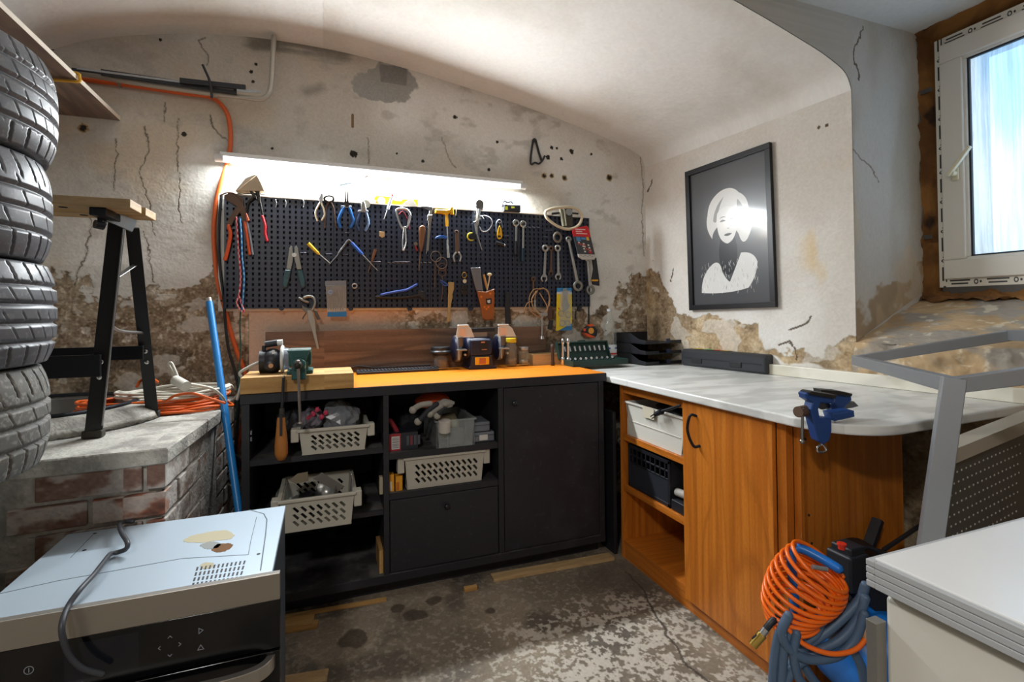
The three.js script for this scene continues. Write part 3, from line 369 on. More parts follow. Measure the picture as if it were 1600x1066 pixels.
// ---------- tool board ----------
const ZP = -2.75;                                             // front of the perforated board
const q = (u, v, dz = 0) => onZ(u, v, ZP + dz);
const xy = (list, dz = 0) => list.map(([u, v]) => { const p = q(u, v, dz); return [p.x, p.y]; });
const pp = (list, dz = 0.012) => list.map(([u, v, e]) => q(u, v, e ?? dz));
const S = (u) => mpp(u, 400, ZP);
const flat = (pts, dz, th, bev = 0.0012, holes = []) => poly(xy(pts, dz), th, bev, holes.map((h) => xy(h, dz))).translate(0, 0, ZP + dz);
const wire = (pts, rpx, dz = 0.012, seg = 0, closed = false) => tube(pp(pts, dz), rpx * S(pts[0][0]), seg, 8, closed);
const hoop = (u, v, rpx, tpx, dz = 0.012, sy = 1) => { const p = q(u, v, dz); return ring(rpx * S(u), tpx * S(u), 28, 8).scale(1, sy, 1).translate(p.x, p.y, p.z); };
const disc = (u, v, rpx, th, dz = 0.006, n = 24) => { const p = q(u, v, dz); return new THREE.CylinderGeometry(rpx * S(u), rpx * S(u), th, n).rotateX(Math.PI / 2).translate(p.x, p.y, p.z + th / 2); };
const taper = (u0, v0, u1, v1, r0, r1, dz = 0.012) => rod(q(u0, v0, dz), q(u1, v1, dz), r0 * S(u0), r1 * S(u0));
M.steel = std(0xb4b4b2, 0.3, 0.9); M.chrome = std(0xd4d5d6, 0.16, 1); M.iron = std(0x3a3733, 0.5, 0.7); M.rust = std(0x6a5446, 0.65, 0.4); M.dark = paint(0x1c1e24, 0.5); M.brass = std(0xc2a050, 0.3, 0.9); M.clearPlastic = std(0xf2f4f4, 0.12, 0, { transmission: 0.85, thickness: 0, ior: 1.45 });
M.cream = paint(0xcdbfa4, 0.5); M.woodHandle = paint(0x7c5334, 0.55); M.board = std(0x262c3c, 0.38); M.boardBack = paint(0x0d0f15, 0.8);
{
  const x0 = q(350, 400).x, x1 = q(921.5, 400).x, y0 = q(640, 481).y, y1 = q(640, 323).y, t = thing('tool_pegboard', 'wide navy black perforated tool board under the tube lamp', 'pegboard');
  mesh('backing_panel', bx(x0 - 0.03, x1 + 0.022, y0 - 0.012, y1 + 0.012, ZB + 0.002, ZB + 0.02), paint(0xd9d5cb, 0.6), t, 'off white backing panel');
  mesh('back_sheet', bx(x0, x1, y0, y1, ZP - 0.02, ZP - 0.012), M.boardBack, t);
  const n = 4, pw_ = (x1 - x0) / n, pitchX = pw_ / 18, nv = Math.round((y1 - y0) / 0.0265), pitchY = (y1 - y0) / nv;
  for (let k = 0; k < n; k++) {                               // four perforated panels, real openings between bars
    const a = x0 + k * pw_ + 0.0008, b = x0 + (k + 1) * pw_ - 0.0008, bars = [];
    for (let i = 0; i <= 18; i++) { const c = Math.min(b, Math.max(a, x0 + k * pw_ + i * pitchX)); bars.push(bx(Math.max(a, c - pitchX * 0.33), Math.min(b, c + pitchX * 0.33), y0, y1, ZP - 0.012, ZP)); }
    for (let j = 0; j <= nv; j++) { const c = y0 + j * pitchY; bars.push(bx(a, b, Math.max(y0, c - pitchY * 0.24), Math.min(y1, c + pitchY * 0.24), ZP - 0.0115, ZP - 0.0006)); }
    mesh('perforated_panel', bars, M.board, t);
  }
  for (const u of [440, 548, 640, 735]) mesh('bottom_hook', disc(u, 482, 4, 0.01, -0.01), M.board, t);
  mesh('top_ledge', bx(x0 + 0.05, x1 - 0.25, y1 + 0.001, y1 + 0.006, ZB + 0.02, ZP + 0.004), paint(0xd2c6b2, 0.6), t, 'pale ledge');
  for (const [a, b] of [[818, 841], [606, 640], [655, 672]]) for (let u = a; u < b; u += 7) mesh('peg', wire([[u, 355 + (u < 700 ? 55 : 0)], [u + 4, 356 + (u < 700 ? 55 : 0)]], 0.8, 0.006), paint(0x6a6d74, 0.4, 0.5), t);
  for (const v of [327, 470]) mesh('panel_screw', disc(346, v, 1.6, 0.004, -0.028), M.iron, t);
}
const G = 'hand tools hung on the tool board';
const tool = (name, label, cat, parts) => { const t = thing(name, label, cat, G); for (const [n, g, m, l] of parts) mesh(n, g, m, t, l); return t; };
tool('pump_pliers', 'large water pump pliers with orange and grey grips, far left of the tool board', 'pliers', [
  ['jaw', [flat([[351, 306], [362, 301], [373, 305], [380, 312], [381, 322], [388, 338], [391, 346], [382, 348], [376, 334], [371, 324], [352, 312]], 0.006, 0.014), wire([[344, 306], [352, 302], [362, 301], [371, 306], [378, 314]], 1.4, 0.02)], M.rust], ['jaw', flat([[371, 323], [377, 329], [368, 342], [362, 353], [354, 353], [358, 342]], 0.012, 0.012), M.rust],
  ['handle', wire([[357, 353], [360, 366], [357, 385], [352, 405]], 3.2, 0.02), paint(0xd9541f, 0.45), 'orange grip'], ['handle', [wire([[382, 347], [386, 370], [390, 397]], 2.4, 0.018)], paint(0xd9541f, 0.45), 'orange grip'], ['grip_back', wire([[386, 348], [391, 371], [395, 397]], 1.9, 0.014), paint(0x9aa6b4, 0.4), 'grey grip back'], ['guard', flat([[384, 334], [386, 334], [390, 345], [386, 346]], 0.02, 0.008), paint(0xf05a1c, 0.4)]]);
tool('adjustable_pliers', 'dark slip joint pliers with a red grip, tips against the pale box', 'pliers', [
  ['jaw', [flat([[395, 293], [400, 293], [406, 298], [407, 308], [408, 318], [404, 318], [402, 305]], 0.012, 0.012), flat([[389, 297], [392, 296], [400, 305], [402, 312], [395, 308]], 0.02, 0.01)], M.iron], ['arm', [wire([[404, 301], [395, 310], [388, 317], [385, 332]], 1.8, 0.016), wire([[406, 314], [409, 328], [411, 340]], 1.7, 0.016)], M.iron],
  ['handle', wire([[410, 338], [414, 352], [414, 364], [417, 376]], 2.3, 0.018), paint(0xc1242f, 0.4), 'red grip']]);
const braid = (a, b) => texture(16, 16, (u, t) => ((Math.floor(u * 4) + Math.floor(t * 4)) % 2 ? a : b), true);
const cord = (name, label, pts, r, a, b) => solo(name, uvPlane(wire(pts, r, 0.03, 90), (x, y) => [x * 30, y * 18]), std(0xffffff, 0.7, 0, { map: braid(a, b) }), label, 'cord', 'elastic cords hung from the orange pliers');
cord('elastic_cord', 'red and white elastic cord with a knotted end', [[369, 340], [371, 365], [373, 395], [376, 430], [374, 458], [370, 472], [375, 484], [381, 487], [376, 470], [373, 462]], 1.5, [196, 36, 62], [220, 190, 190]);
cord('elastic_cord', 'blue flecked elastic cord beside the red one', [[375, 342], [377, 370], [378, 400], [381, 430], [380, 460], [378, 484]], 1.4, [24, 96, 160], [120, 170, 200]);
cord('elastic_cord', 'dark green elastic cord hanging down past the workbench end', [[376, 484], [375, 510], [376, 545], [374, 580], [371, 630], [368, 656]], 1.3, [18, 92, 74], [40, 60, 56]);
tool('cutting_pliers', 'bare steel cutting pliers with curved handles beside the pincers', 'pliers', [['jaw', flat([[499, 316], [498, 310], [501, 303], [503, 301], [505, 304], [505, 311], [503, 318]], 0.01, 0.012), M.steel], ['handle', wire([[500, 317], [495, 326], [493, 334], [496, 345]], 1.5, 0.014), M.cream], ['handle', wire([[502, 317], [506, 328], [507, 336], [503, 344]], 1.5, 0.016), M.cream]]);
tool('carpenter_pincers', 'dark round jawed pincers with thin rusty legs', 'pincers', [['jaw', wire([[513, 306], [508, 308], [507, 312], [511, 315], [514, 316]], 1.8, 0.014), M.iron], ['jaw', wire([[515, 306], [520, 308], [521, 312], [518, 315], [514, 316]], 1.8, 0.014), M.iron], ['handle', wire([[513, 316], [510, 324], [508, 340], [507, 356]], 1.3, 0.014), M.rust], ['handle', wire([[517, 316], [521, 325], [523, 340], [525, 355]], 1.3, 0.014), M.rust]]);
tool('needle_nose_pliers', 'long nose pliers with bright blue grips', 'pliers', [['jaw', flat([[539, 297], [540, 297], [541.5, 317], [538, 317]], 0.012, 0.01), M.iron], ['jaw', flat([[543, 297], [544, 297], [545, 317], [541.5, 317]], 0.012, 0.01), M.iron], ['pivot', disc(541.5, 320, 4, 0.014, 0.01), M.iron], ['collar', flat([[533, 322], [549, 322], [549, 325], [533, 325]], 0.008, 0.012), paint(0x8d9aa8, 0.4)], ['handle', wire([[537, 325], [531, 338], [529, 346], [532, 355]], 2.6, 0.014), paint(0x2464ae, 0.4)], ['handle', wire([[546, 325], [550, 338], [552, 346], [548, 355]], 2.6, 0.014), paint(0x2464ae, 0.4)]]);
tool('side_cutters', 'side cutters with slate blue grips and a grey disc behind', 'pliers', [['jaw', flat([[564, 329], [564, 318], [567, 313], [570, 318], [572, 329]], 0.012, 0.012), M.steel], ['disc', disc(572, 319, 6.5, 0.006, 0.004), paint(0x8f8b7c, 0.5)], ['collar', flat([[559, 329], [575, 329], [575, 332], [559, 332]], 0.008, 0.012), paint(0x9aa4b0, 0.4)], ['handle', wire([[563, 332], [559, 345], [558, 352], [561, 360]], 2.2, 0.014), paint(0x2f4468, 0.4)], ['handle', wire([[572, 332], [575, 343], [575, 351], [571, 360]], 2.2, 0.014), paint(0x6d83a4, 0.4)]]);
tool('voltage_tester', 'small clear screwdriver with a red cap leaning over the orange level', 'screwdriver', [['cap', ball(2 * S(613), q(613, 305, 0.03).toArray()), paint(0xc92a2a, 0.4)], ['handle', taper(612.5, 307, 606, 327, 2.1, 2.3, 0.03), paint(0xc9d3e6, 0.2)], ['shaft', taper(606, 326, 600, 343, 0.9, 0.7, 0.02), M.steel]]);
tool('spirit_level', 'orange spirit level with a round vial on the board ledge', 'level', [['body', flat([[583.5, 313], [585.5, 308], [590, 307], [609, 308.5], [612, 311], [616, 314.5], [626, 315], [628, 312], [652, 312.5], [652.5, 323.5], [600, 320.5], [586, 318]], -0.02, 0.02, 0.0015, []), paint(0xe88a14, 0.4)], ['vial', disc(596, 314, 6.2, 0.004, 0.001), paint(0xe2dcc8, 0.3)], ['hole', disc(586.6, 314, 1.4, 0.002, 0.0), paint(0xf2efe6, 0.4)]]);
solo('paper_wedge', flat([[624, 323], [642.5, 308.5], [652, 323]], 0.003, 0.004, 0.0005), paint(0xbdb6a8, 0.7), 'small grey triangular paper before the orange level', 'paper');
tool('carabiner', 'big silver carabiner hung with a second one below', 'carabiner', [['ring', wire([[619, 330], [622, 327], [630, 326], [637, 329], [641, 336], [640, 345], [637, 353], [632, 357], [628, 356], [623, 345]], 1.9, 0.02, 60, true), M.chrome], ['gate', taper(641, 337, 637.5, 351, 2.3, 2.3, 0.02), M.chrome]]);
tool('carabiner', 'silver carabiner seen edge on below the big one', 'carabiner', [['ring', [wire([[631, 355], [630, 366], [629, 378], [629.5, 391]], 1.6, 0.022), wire([[633, 355], [634, 368], [634, 380], [631, 391]], 1.6, 0.03)], M.chrome]]);
solo('red_sling', wire([[624, 335], [629, 331], [635, 340], [639, 352], [640, 358]], 1.1, 0.012, 40), paint(0x7c2030, 0.7), 'dark red cord strung through the big carabiner', 'cord');
tool('glass_cutter', 'tiny red tool with a silver domed cap', 'cutter', [['cap', disc(649, 381.5, 3, 0.012, 0.006), M.chrome], ['handle', taper(649, 384, 652, 392, 1.6, 1.3, 0.012), paint(0x8c2620, 0.5)]]);
tool('wood_chisel', 'old screwdriver with a split wooden handle and rusty blade', 'screwdriver', [['handle', flat([[654, 360], [655, 354.5], [659, 352.5], [663, 354.5], [664.5, 360], [660, 388], [658, 394], [656, 394], [655, 388]], 0.004, 0.02, 0.005), M.woodHandle], ['blade', taper(657, 393, 655, 423, 1.2, 1.0, 0.012), M.rust]]);
tool('vernier_caliper', 'grey vernier caliper hanging by its jaws', 'caliper', [['beam', flat([[670.5, 329], [675, 329], [669.5, 392], [665.5, 392]], 0.012, 0.006), M.steel], ['fixed_jaw', flat([[657.5, 323.5], [660, 322], [675.5, 323.5], [676, 329], [669, 329]], 0.012, 0.006), std(0x777b80, 0.4, 0.8)], ['slider', flat([[668, 336], [675.5, 336], [674, 346], [667, 345]], 0.018, 0.006), M.steel], ['depth_rod', taper(667, 392, 666, 397, 0.5, 0.5, 0.014), M.steel]]);
tool('t_handle_wrench', 'yellow handled socket wrench with a chrome joint below', 'wrench', [['handle', [flat([[679, 328], [697, 329], [701, 328], [703, 324], [707, 323.5], [708, 336], [704, 336], [702, 333], [700, 336], [692, 336], [690, 335], [679, 334]], 0.008, 0.022, 0.004), taper(697.5, 335, 698.5, 354, 2.6, 2.2, 0.019)], paint(0xe6ac16, 0.35)], ['shaft', taper(698.5, 354, 699.5, 376, 1.3, 1.3, 0.019), M.chrome], ['socket', [taper(699, 375, 699, 383, 2, 2, 0.019), taper(699.5, 385, 700.5, 403, 2.5, 2.5, 0.019), ball(2.2 * S(700), q(699.3, 384, 0.019).toArray())], M.chrome]]);
tool('blue_t_key', 'small blue domed t handle key', 'key', [['handle', flat([[679, 373.5], [681, 370], [687, 368], [693, 368], [698, 370.5], [699.5, 374], [690, 373]], 0.01, 0.014, 0.003), paint(0x2f62b4, 0.3)], ['shaft', taper(689.5, 374, 689, 396, 0.8, 0.8, 0.015), M.iron]]);
tool('dark_spanner', 'brown rusted spanner with a bright open end', 'spanner', [['ring', hoop(713.5, 363, 2.6, 1, 0.012), M.rust], ['shank', flat([[711, 366], [716.5, 366], [717.5, 396], [711, 396]], 0.008, 0.008), M.rust], ['jaw', wire([[712, 395], [708.5, 401], [710, 408]], 1.6, 0.013), M.steel], ['jaw', wire([[717, 395], [720, 401], [718.5, 408]], 1.6, 0.013), M.steel]]);
tool('yellow_tape', 'roll of tape with a yellow rim', 'tape', [['rim', hoop(736, 370, 5.4, 1.1, 0.02), paint(0xd8cc2c, 0.5)], ['roll', disc(738, 370, 5.2, 0.02, 0.006), M.dark]]);
tool('grease_gun', 'silver grease gun with a thin curved hose', 'grease gun', [['cap', [disc(747.5, 320, 6, 0.03, 0.006), flat([[741, 322], [755, 321], [753, 329], [744, 329]], 0.01, 0.024, 0.004)], std(0x8b8d90, 0.3, 0.9)], ['body', [taper(748, 327, 745.5, 346, 4, 3.4, 0.022), taper(745.5, 346, 744.5, 352, 3.2, 2.4, 0.022)], M.chrome], ['lever', [wire([[740, 347], [746, 345], [751, 341]], 0.8, 0.03), wire([[752, 337], [756, 342]], 0.7, 0.03)], M.steel], ['nozzle', [taper(743.5, 350, 745, 366, 2.6, 1.2, 0.022), taper(745, 366, 753, 391, 1.1, 0.8, 0.02)], M.steel], ['hose', wire([[750, 338], [758, 337], [766, 341], [769, 348], [766, 356], [760, 361.5], [753, 361], [749.5, 355]], 0.8, 0.016, 50), paint(0xb9bcc0, 0.4)]]);
tool('key_fob', 'yellow teardrop fob on a grey strap loop', 'fob', [['fob', flat([[780, 352], [783, 358], [784.5, 368], [783, 373], [780, 374.5], [777, 373], [775.8, 368], [777.5, 358]], 0.01, 0.008, 0.002), paint(0xe2ab1c, 0.35)], ['window', flat([[778, 368], [782.5, 368], [782.5, 371], [778, 371]], 0.0185, 0.001, 0), M.dark], ['print', flat([[779.3, 355], [781, 355], [781, 364], [779.3, 364]], 0.0185, 0.001, 0), paint(0x7b5a12, 0.5)], ['strap', wire([[776, 362], [775.5, 350], [779, 344], [783, 346], [785, 356]], 1.1, 0.008, 40), paint(0x6b7686, 0.5)], ['ring', hoop(780.5, 346, 2.5, 0.5, 0.014), M.steel]]);
tool('dark_grip', 'stubby black grip with a chrome end on a peg', 'handle', [['grip', taper(775, 379, 787, 383, 2.8, 2.6, 0.012), M.dark], ['tip', ball(1.8 * S(788), q(788.5, 383.5, 0.012).toArray()), M.chrome]]);
for (const [u, top, bot, col, lab] of [[806, 348.5, 378, 0x15161a, 'black'], [817, 350, 389, 0x173448, 'dark blue']]) tool('ratchet', 'chrome ratchet with a ' + lab + ' handle', 'ratchet', [['head', [hoop(u, top, 4, 1.4, 0.016), disc(u, top, 4.2, 0.01, 0.008)], M.chrome], ['selector', disc(u + 1, top, 1.8, 0.008, 0.018), M.iron], ['shank', flat([[u - 1.5, top + 5], [u + 1.9, top + 5], [u + 1.4, bot], [u - 1.8, bot]], 0.01, 0.009, 0.002), M.chrome], ['handle', taper(u - 0.3, bot - 1, u - 0.4, bot + 20, 2.3, 2.5, 0.015), paint(col, 0.4)]]);
tool('hose_ring', 'loop of beige ribbed hose over the right end of the board', 'hose', [['loop', wire([[852, 333], [855, 329], [866, 325.5], [880, 324], [893, 324], [903, 328], [909, 337], [908, 345], [904, 352], [896, 357], [885, 358], [872, 354], [860, 346], [854, 340]], 2.1, 0.05, 120, true), M.cream]]);
tool('chain_tool', 'dark steel puller behind the beige hose loop', 'tool', [['bar', flat([[880, 325], [892, 325], [893, 356], [882, 356]], 0.012, 0.018), std(0x55514a, 0.5, 0.6)], ['plate', [flat([[873, 327], [876, 327], [881, 354], [878, 354]], 0.014, 0.02), flat([[878, 327], [880, 326], [883, 353], [881.5, 354]], 0.014, 0.026)], paint(0x8b8874, 0.5)], ['bolt', disc(887, 332, 5, 0.02, 0.026), M.steel], ['pin', [wire([[863, 334], [873, 333]], 1.6, 0.02), wire([[893, 333], [903, 334]], 1.2, 0.02), wire([[893, 341], [906, 341]], 1, 0.02)], M.iron]]);
const packTex = canvasTex(160, 320, (c, w, h) => { c.fillStyle = '#3c3f44'; c.fillRect(0, 0, w, h); c.fillStyle = '#c7242a'; c.fillRect(0, 0, w, 100); c.fillStyle = '#e9d6d4'; for (const [y, l] of [[26, 110], [46, 70], [66, 120]]) c.fillRect(22, y, l, 8); c.fillStyle = '#4a86b8'; c.fillRect(10, 104, 46, 40); c.fillRect(64, 106, 50, 22); c.fillStyle = '#d8a83c'; c.fillRect(120, 100, 30, 34); c.fillStyle = '#d8d2cc'; for (let i = 0; i < 10; i++) c.fillRect(20 + (i * 53) % 110, 150 + (i * 37) % 100, 18, 14); c.fillStyle = '#b4483c'; for (let i = 0; i < 7; i++) c.fillRect(14 + (i * 71) % 120, 160 + (i * 47) % 90, 14, 18); c.fillStyle = '#a8262a'; c.fillRect(112, 236, 36, 24); c.fillStyle = '#b7b4ae'; c.fillRect(0, 268, w, 52); c.fillStyle = '#7f7c76'; for (let i = 0; i < 6; i++) c.fillRect(8 + i * 24, 276 + (i % 2) * 12, 20, 6); });
{ const g = flat([[893, 361], [897, 357], [916, 353], [919, 356], [930, 402], [928, 406], [909, 406], [903, 402]], 0.06, 0.008, 0.003); const a = q(905, 354, 0.06), b = q(917, 406, 0.06); uvPlane(g, (x, y) => { const t = (y - b.y) / (a.y - b.y); const cx = b.x + (a.x - b.x) * t; return [0.5 + (x - cx) / 0.1, t]; }); tool('red_packet', 'red and grey printed plastic packet over the wrenches', 'packet', [['pouch', g, std(0xffffff, 0.25, 0, { map: packTex })]]); }
const combo = (u0, v0, u1, v1, w, mat, lab) => tool('combination_spanner', lab, 'spanner', [['ring', hoop(u0, v0, w * 0.95, w * 0.42, 0.014), mat], ['shank', flat([[u0 - w * 0.42, v0 + w], [u0 + w * 0.42, v0 + w], [u1 + w * 0.5, v1 - w * 1.6], [u1 - w * 0.5, v1 - w * 1.6]], 0.01, 0.007), mat], ['jaw', [flat([[u1 - w * 0.6, v1 - w * 2], [u1 + w * 0.6, v1 - w * 2], [u1 + w * 1.1, v1 - w * 0.9], [u1 - w * 1.1, v1 - w * 0.9]], 0.009, 0.009), wire([[u1 - w * 0.9, v1 - w], [u1 - w, v1], [u1 - w * 0.6, v1 + w * 0.6]], w * 0.32, 0.014), wire([[u1 + w * 0.9, v1 - w], [u1 + w, v1], [u1 + w * 0.6, v1 + w * 0.6]], w * 0.32, 0.014)], mat]]);
combo(852, 388, 850, 437, 4, M.steel, 'large combination spanner, leftmost of the three above the yellow card'); combo(861, 388.5, 860.5, 428, 2.8, M.rust, 'small tarnished combination spanner between two bright ones'); combo(871.5, 388, 872, 434, 3.8, M.steel, 'bright combination spanner next to the big ring wrenches');
solo('bearing_ring', hoop(871, 371, 5.4, 1.8, 0.012, 1.15), std(0x7d766c, 0.5, 0.5), 'grey bearing ring above the three spanners', 'ring', G);
const ringSp = (u0, v0, u1, v1, r, lab) => tool('ring_wrench', lab, 'wrench', [['shank', taper(u0, v0, u1 - 1, v1 - r, 2, 2.3, 0.03), M.steel], ['ring', hoop(u1, v1, r, r * 0.38, 0.032), std(0x84857f, 0.4, 0.8)], ['ring', hoop(u0, v0, 3.2, 1.4, 0.03), M.steel]]);
ringSp(888.5, 374, 903, 447, 5.6, 'long ring wrench under the red packet'); ringSp(918, 404, 922.5, 453, 5, 'ring wrench at the right board corner');
tool('folding_saw', 'black folding saw handle with a yellow band', 'saw', [['handle', flat([[924, 404], [930, 403], [935, 440], [935, 447], [925, 445], [923, 438], [926, 420]], 0.02, 0.018, 0.004), M.dark], ['band', flat([[924, 437], [934.5, 437], [934.5, 439.5], [924, 439.5]], 0.0385, 0.002, 0), paint(0xd99b1a, 0.4)]]);
tool('rusty_spanner', 'short rust brown ring spanner above the cord bundle', 'spanner', [['ring', hoop(833.5, 436, 2.6, 1.2, 0.012), M.rust], ['shank', taper(833.5, 439, 833, 465, 1.4, 1.4, 0.012), M.rust], ['ring', hoop(833, 468, 2.6, 1.2, 0.012), M.rust]]);
{ const t = thing('leather_cord_bundle', 'bundle of tan leather cord loops hanging below the board', 'cord', G); const L = [[[845, 452], [835, 452], [828, 462], [827, 475], [830, 487], [840, 494], [848, 496], [838, 482], [836, 465], [840, 454]], [[843, 451], [852, 452], [858, 463], [856, 480], [853, 492], [846, 495], [855, 482], [849, 468], [843, 458]], [[832, 471], [824, 474], [820, 484], [821, 492]], [[848, 450], [856, 455], [859, 468], [858, 478]], [[838, 455], [831, 468], [834, 482], [842, 490]]]; L.forEach((p, i) => mesh('cord_loop', wire(p, 0.75, 0.016 + i * 0.006, 60), paint([0xa98863, 0xb4946e, 0x9d7c58][i % 3], 0.7), t)); }
tool('g_clamp', 'small grey screw clamp hanging in the cord bundle', 'clamp', [['frame', [flat([[840, 489], [854, 489], [853.5, 494], [842, 494]], 0.012, 0.02, 0.003), wire([[841, 490], [836, 480], [836, 470]], 1.2, 0.02)], std(0xa7a6a2, 0.4, 0.6)], ['screw', taper(847, 494, 846.5, 526, 1.4, 1.4, 0.022), M.steel], ['collar', taper(847, 501, 847, 504, 2.8, 2.8, 0.022), M.steel], ['foot', taper(846.5, 525, 846.5, 530, 3, 4, 0.022), M.steel]]);
tool('pocket_tool', 'dark brown folding tool and black holder beside the screw clamp', 'tool', [['body', flat([[854, 475], [860, 478], [863, 492], [858, 502], [854, 495]], 0.01, 0.012, 0.003), paint(0x4b3026, 0.6)], ['holder', flat([[858, 500], [863.5, 501], [861, 515.5], [855, 514]], 0.01, 0.012, 0.002), M.dark]]);
const cardTex = canvasTex(128, 320, (c, w, h) => { c.fillStyle = '#e2cb1e'; c.fillRect(0, 0, w, h); c.fillStyle = '#2f86c4'; c.fillRect(0, 0, w, 34); c.fillStyle = '#cfd6d8'; c.fillRect(0, 30, w, 16); c.fillStyle = '#2a78b4'; c.beginPath(); c.moveTo(0, h); c.lineTo(w, h - 56); c.lineTo(w, h); c.fill(); c.fillStyle = '#d03a26'; c.beginPath(); c.moveTo(4, 146); c.lineTo(24, 150); c.lineTo(20, 164); c.fill(); });
{ const pts = [[870, 450], [893, 450], [893.5, 516], [868.5, 517]], g = flat(pts, 0.016, 0.003, 0); const a = q(870, 450, 0.016), b = q(893, 517, 0.016); uvPlane(g, (x, y) => [(x - a.x) / (b.x - a.x), (y - b.y) / (a.y - b.y)]); tool('blister_card', 'yellow and blue carded multi tool in clear plastic', 'packet', [['card', g, std(0xffffff, 0.5, 0, { map: cardTex })], ['multi_tool', [flat([[879, 452], [884, 450], [887, 455], [886, 470], [890, 478], [886, 484], [881, 488], [878, 478], [879, 465]], 0.021, 0.008, 0.002, [circlePts(881.5, 467, 1.4, 10), circlePts(883, 477, 1.4, 10)]), hoop(877, 490, 4, 0.6, 0.024), hoop(888, 492, 4, 0.6, 0.024), hoop(879, 505, 4, 0.6, 0.024), hoop(887, 505, 3.5, 0.6, 0.024)], std(0xa0a09c, 0.4, 0.7)], ['blister', flat([[875, 455], [892, 454], [892, 510], [874, 510]], 0.034, 0.001, 0), M.clearPlastic]]); }
tool('black_hook', 'black plastic hook under the board corner', 'hook', [['hook', [flat([[901, 480], [908, 476], [907, 482], [904, 487], [901, 486]], 0.0, 0.02, 0.003), wire([[900, 486], [899, 498]], 1, 0.01)], M.dark]]);
{ const t = thing('tape_measure', 'orange and black tape measure hanging on a black strap', 'tape measure', G); mesh('strap', flat([[918.7, 478], [920.7, 478], [920.6, 510], [918.6, 510]], 0.002, 0.003, 0), M.dark, t); mesh('case', flat([[907, 519], [912, 512], [918, 508], [926, 510], [930, 517], [929, 524], [925, 527.5], [915, 526]], 0.0, 0.035, 0.005), M.dark, t); mesh('shell', flat([[907.5, 519.5], [914, 521], [926, 526], [924, 528], [914, 526.5]], 0.002, 0.036, 0.003), paint(0xe0521a, 0.4), t); mesh('shell_top', [flat([[916, 508], [922, 506], [924, 510], [917, 511]], 0.002, 0.034, 0.003), flat([[911, 514], [914, 513], [915, 517], [912, 518]], 0.033, 0.004, 0)], paint(0xe0521a, 0.4), t); mesh('label', [disc(923.5, 517, 4.2, 0.002, 0.0345)], paint(0xdf9a3a, 0.4), t); }
tool('wire_stripper', 'grey wire stripper with dark green grips', 'pliers', [['jaw', flat([[452, 388], [455, 384], [457, 386], [458, 398], [458, 407], [455, 421], [447.5, 421], [450, 402]], 0.012, 0.008), std(0x85847e, 0.4, 0.7)], ['jaw', flat([[460.5, 386], [463, 384], [465.5, 388], [467.5, 400], [471.5, 421], [464, 421], [460, 404]], 0.016, 0.008), std(0x85847e, 0.4, 0.7)], ['pivot', disc(460, 399, 3.6, 0.016, 0.012), M.steel], ['handle', flat([[445.5, 422], [455, 422], [452.5, 436], [448.5, 449], [444, 450], [441.5, 446], [442.5, 436]], 0.008, 0.016, 0.004), paint(0x2b4e56, 0.45)], ['handle', flat([[463.5, 422], [472, 422], [476, 437], [477, 447], [474, 450.5], [470.5, 449], [467, 437]], 0.008, 0.016, 0.004), paint(0x2b4e56, 0.45)]]);
tool('yellow_screwdriver', 'screwdriver with a yellow striped grip', 'screwdriver', [['handle', taper(481.5, 380.5, 496.5, 395.5, 3.2, 2.6, 0.02), paint(0xe0bc2c, 0.35)], ['ferrule', taper(496.5, 395.5, 499, 397.5, 2.2, 1.6, 0.02), paint(0xe0bc2c, 0.35)], ['shaft', taper(499, 397.5, 516, 412, 1, 0.9, 0.02), M.steel]]);
tool('bent_scriber', 'bent steel scriber with a long blue grip', 'scriber', [['shaft', [taper(514, 414, 529, 397, 0.8, 1, 0.018), taper(529, 396, 540, 381, 1.7, 2, 0.018), wire([[540, 381], [543, 377], [546, 376], [549, 379]], 1.9, 0.018)], std(0x6f7176, 0.35, 0.8)], ['handle', taper(549, 379.5, 566.5, 398, 2.8, 2.4, 0.018), paint(0x2a5fc2, 0.4)], ['tip', taper(566.5, 398, 590, 423, 1, 0.5, 0.018), M.steel]]);
tool('stub_screwdriver', 'small rusty screwdriver with a worn wooden grip', 'screwdriver', [['handle', taper(586.5, 390, 581, 408, 2.8, 1.6, 0.012), M.woodHandle], ['shaft', taper(581, 408, 575, 426.5, 1.1, 0.9, 0.012), M.rust]]);
tool('drill_bit_pack', 'clear pouch of black drill bits with a blue footer', 'packet', [['header', flat([[508, 439], [541, 438.5], [541, 446], [508, 447]], 0.012, 0.003, 0), paint(0x7c8089, 0.3)], ['bits', [0, 1, 2, 3, 4, 5, 6].map((i) => wire([[512 + i * 4, 462 - i * 1.6], [513 + i * 3.8, 484]], 1.1, 0.012)), M.dark], ['footer', flat([[512, 487], [541.5, 486], [541.5, 495], [511.5, 495]], 0.012, 0.003, 0), paint(0x2173b8, 0.4)], ['badge', [hoop(516, 457, 2.6, 1.4, 0.014)], paint(0x1f7fd2, 0.4)], ['pouch', flat([[509, 446], [541, 446], [541.5, 487], [511.5, 488]], 0.022, 0.0008, 0), M.clearPlastic]]);
solo('steel_washer', hoop(554, 447, 3.6, 1.1, 0.008), M.steel, 'small steel ring beside the drill bit pouch', 'ring', G);
tool('bent_nose_pliers', 'blue handled tool lying sideways across the board', 'pliers', [['handle', wire([[596, 461], [606, 458.5], [620, 456], [634, 453.5], [642, 450], [651, 445]], 2.2, 0.018), paint(0x2b4da6, 0.4)], ['body', [wire([[588, 464], [606, 465], [626, 465], [645, 463], [660, 460]], 2.2, 0.014), flat([[652, 454], [662, 455], [668, 470], [660, 468], [652, 462]], 0.006, 0.014, 0.003)], M.dark]]);
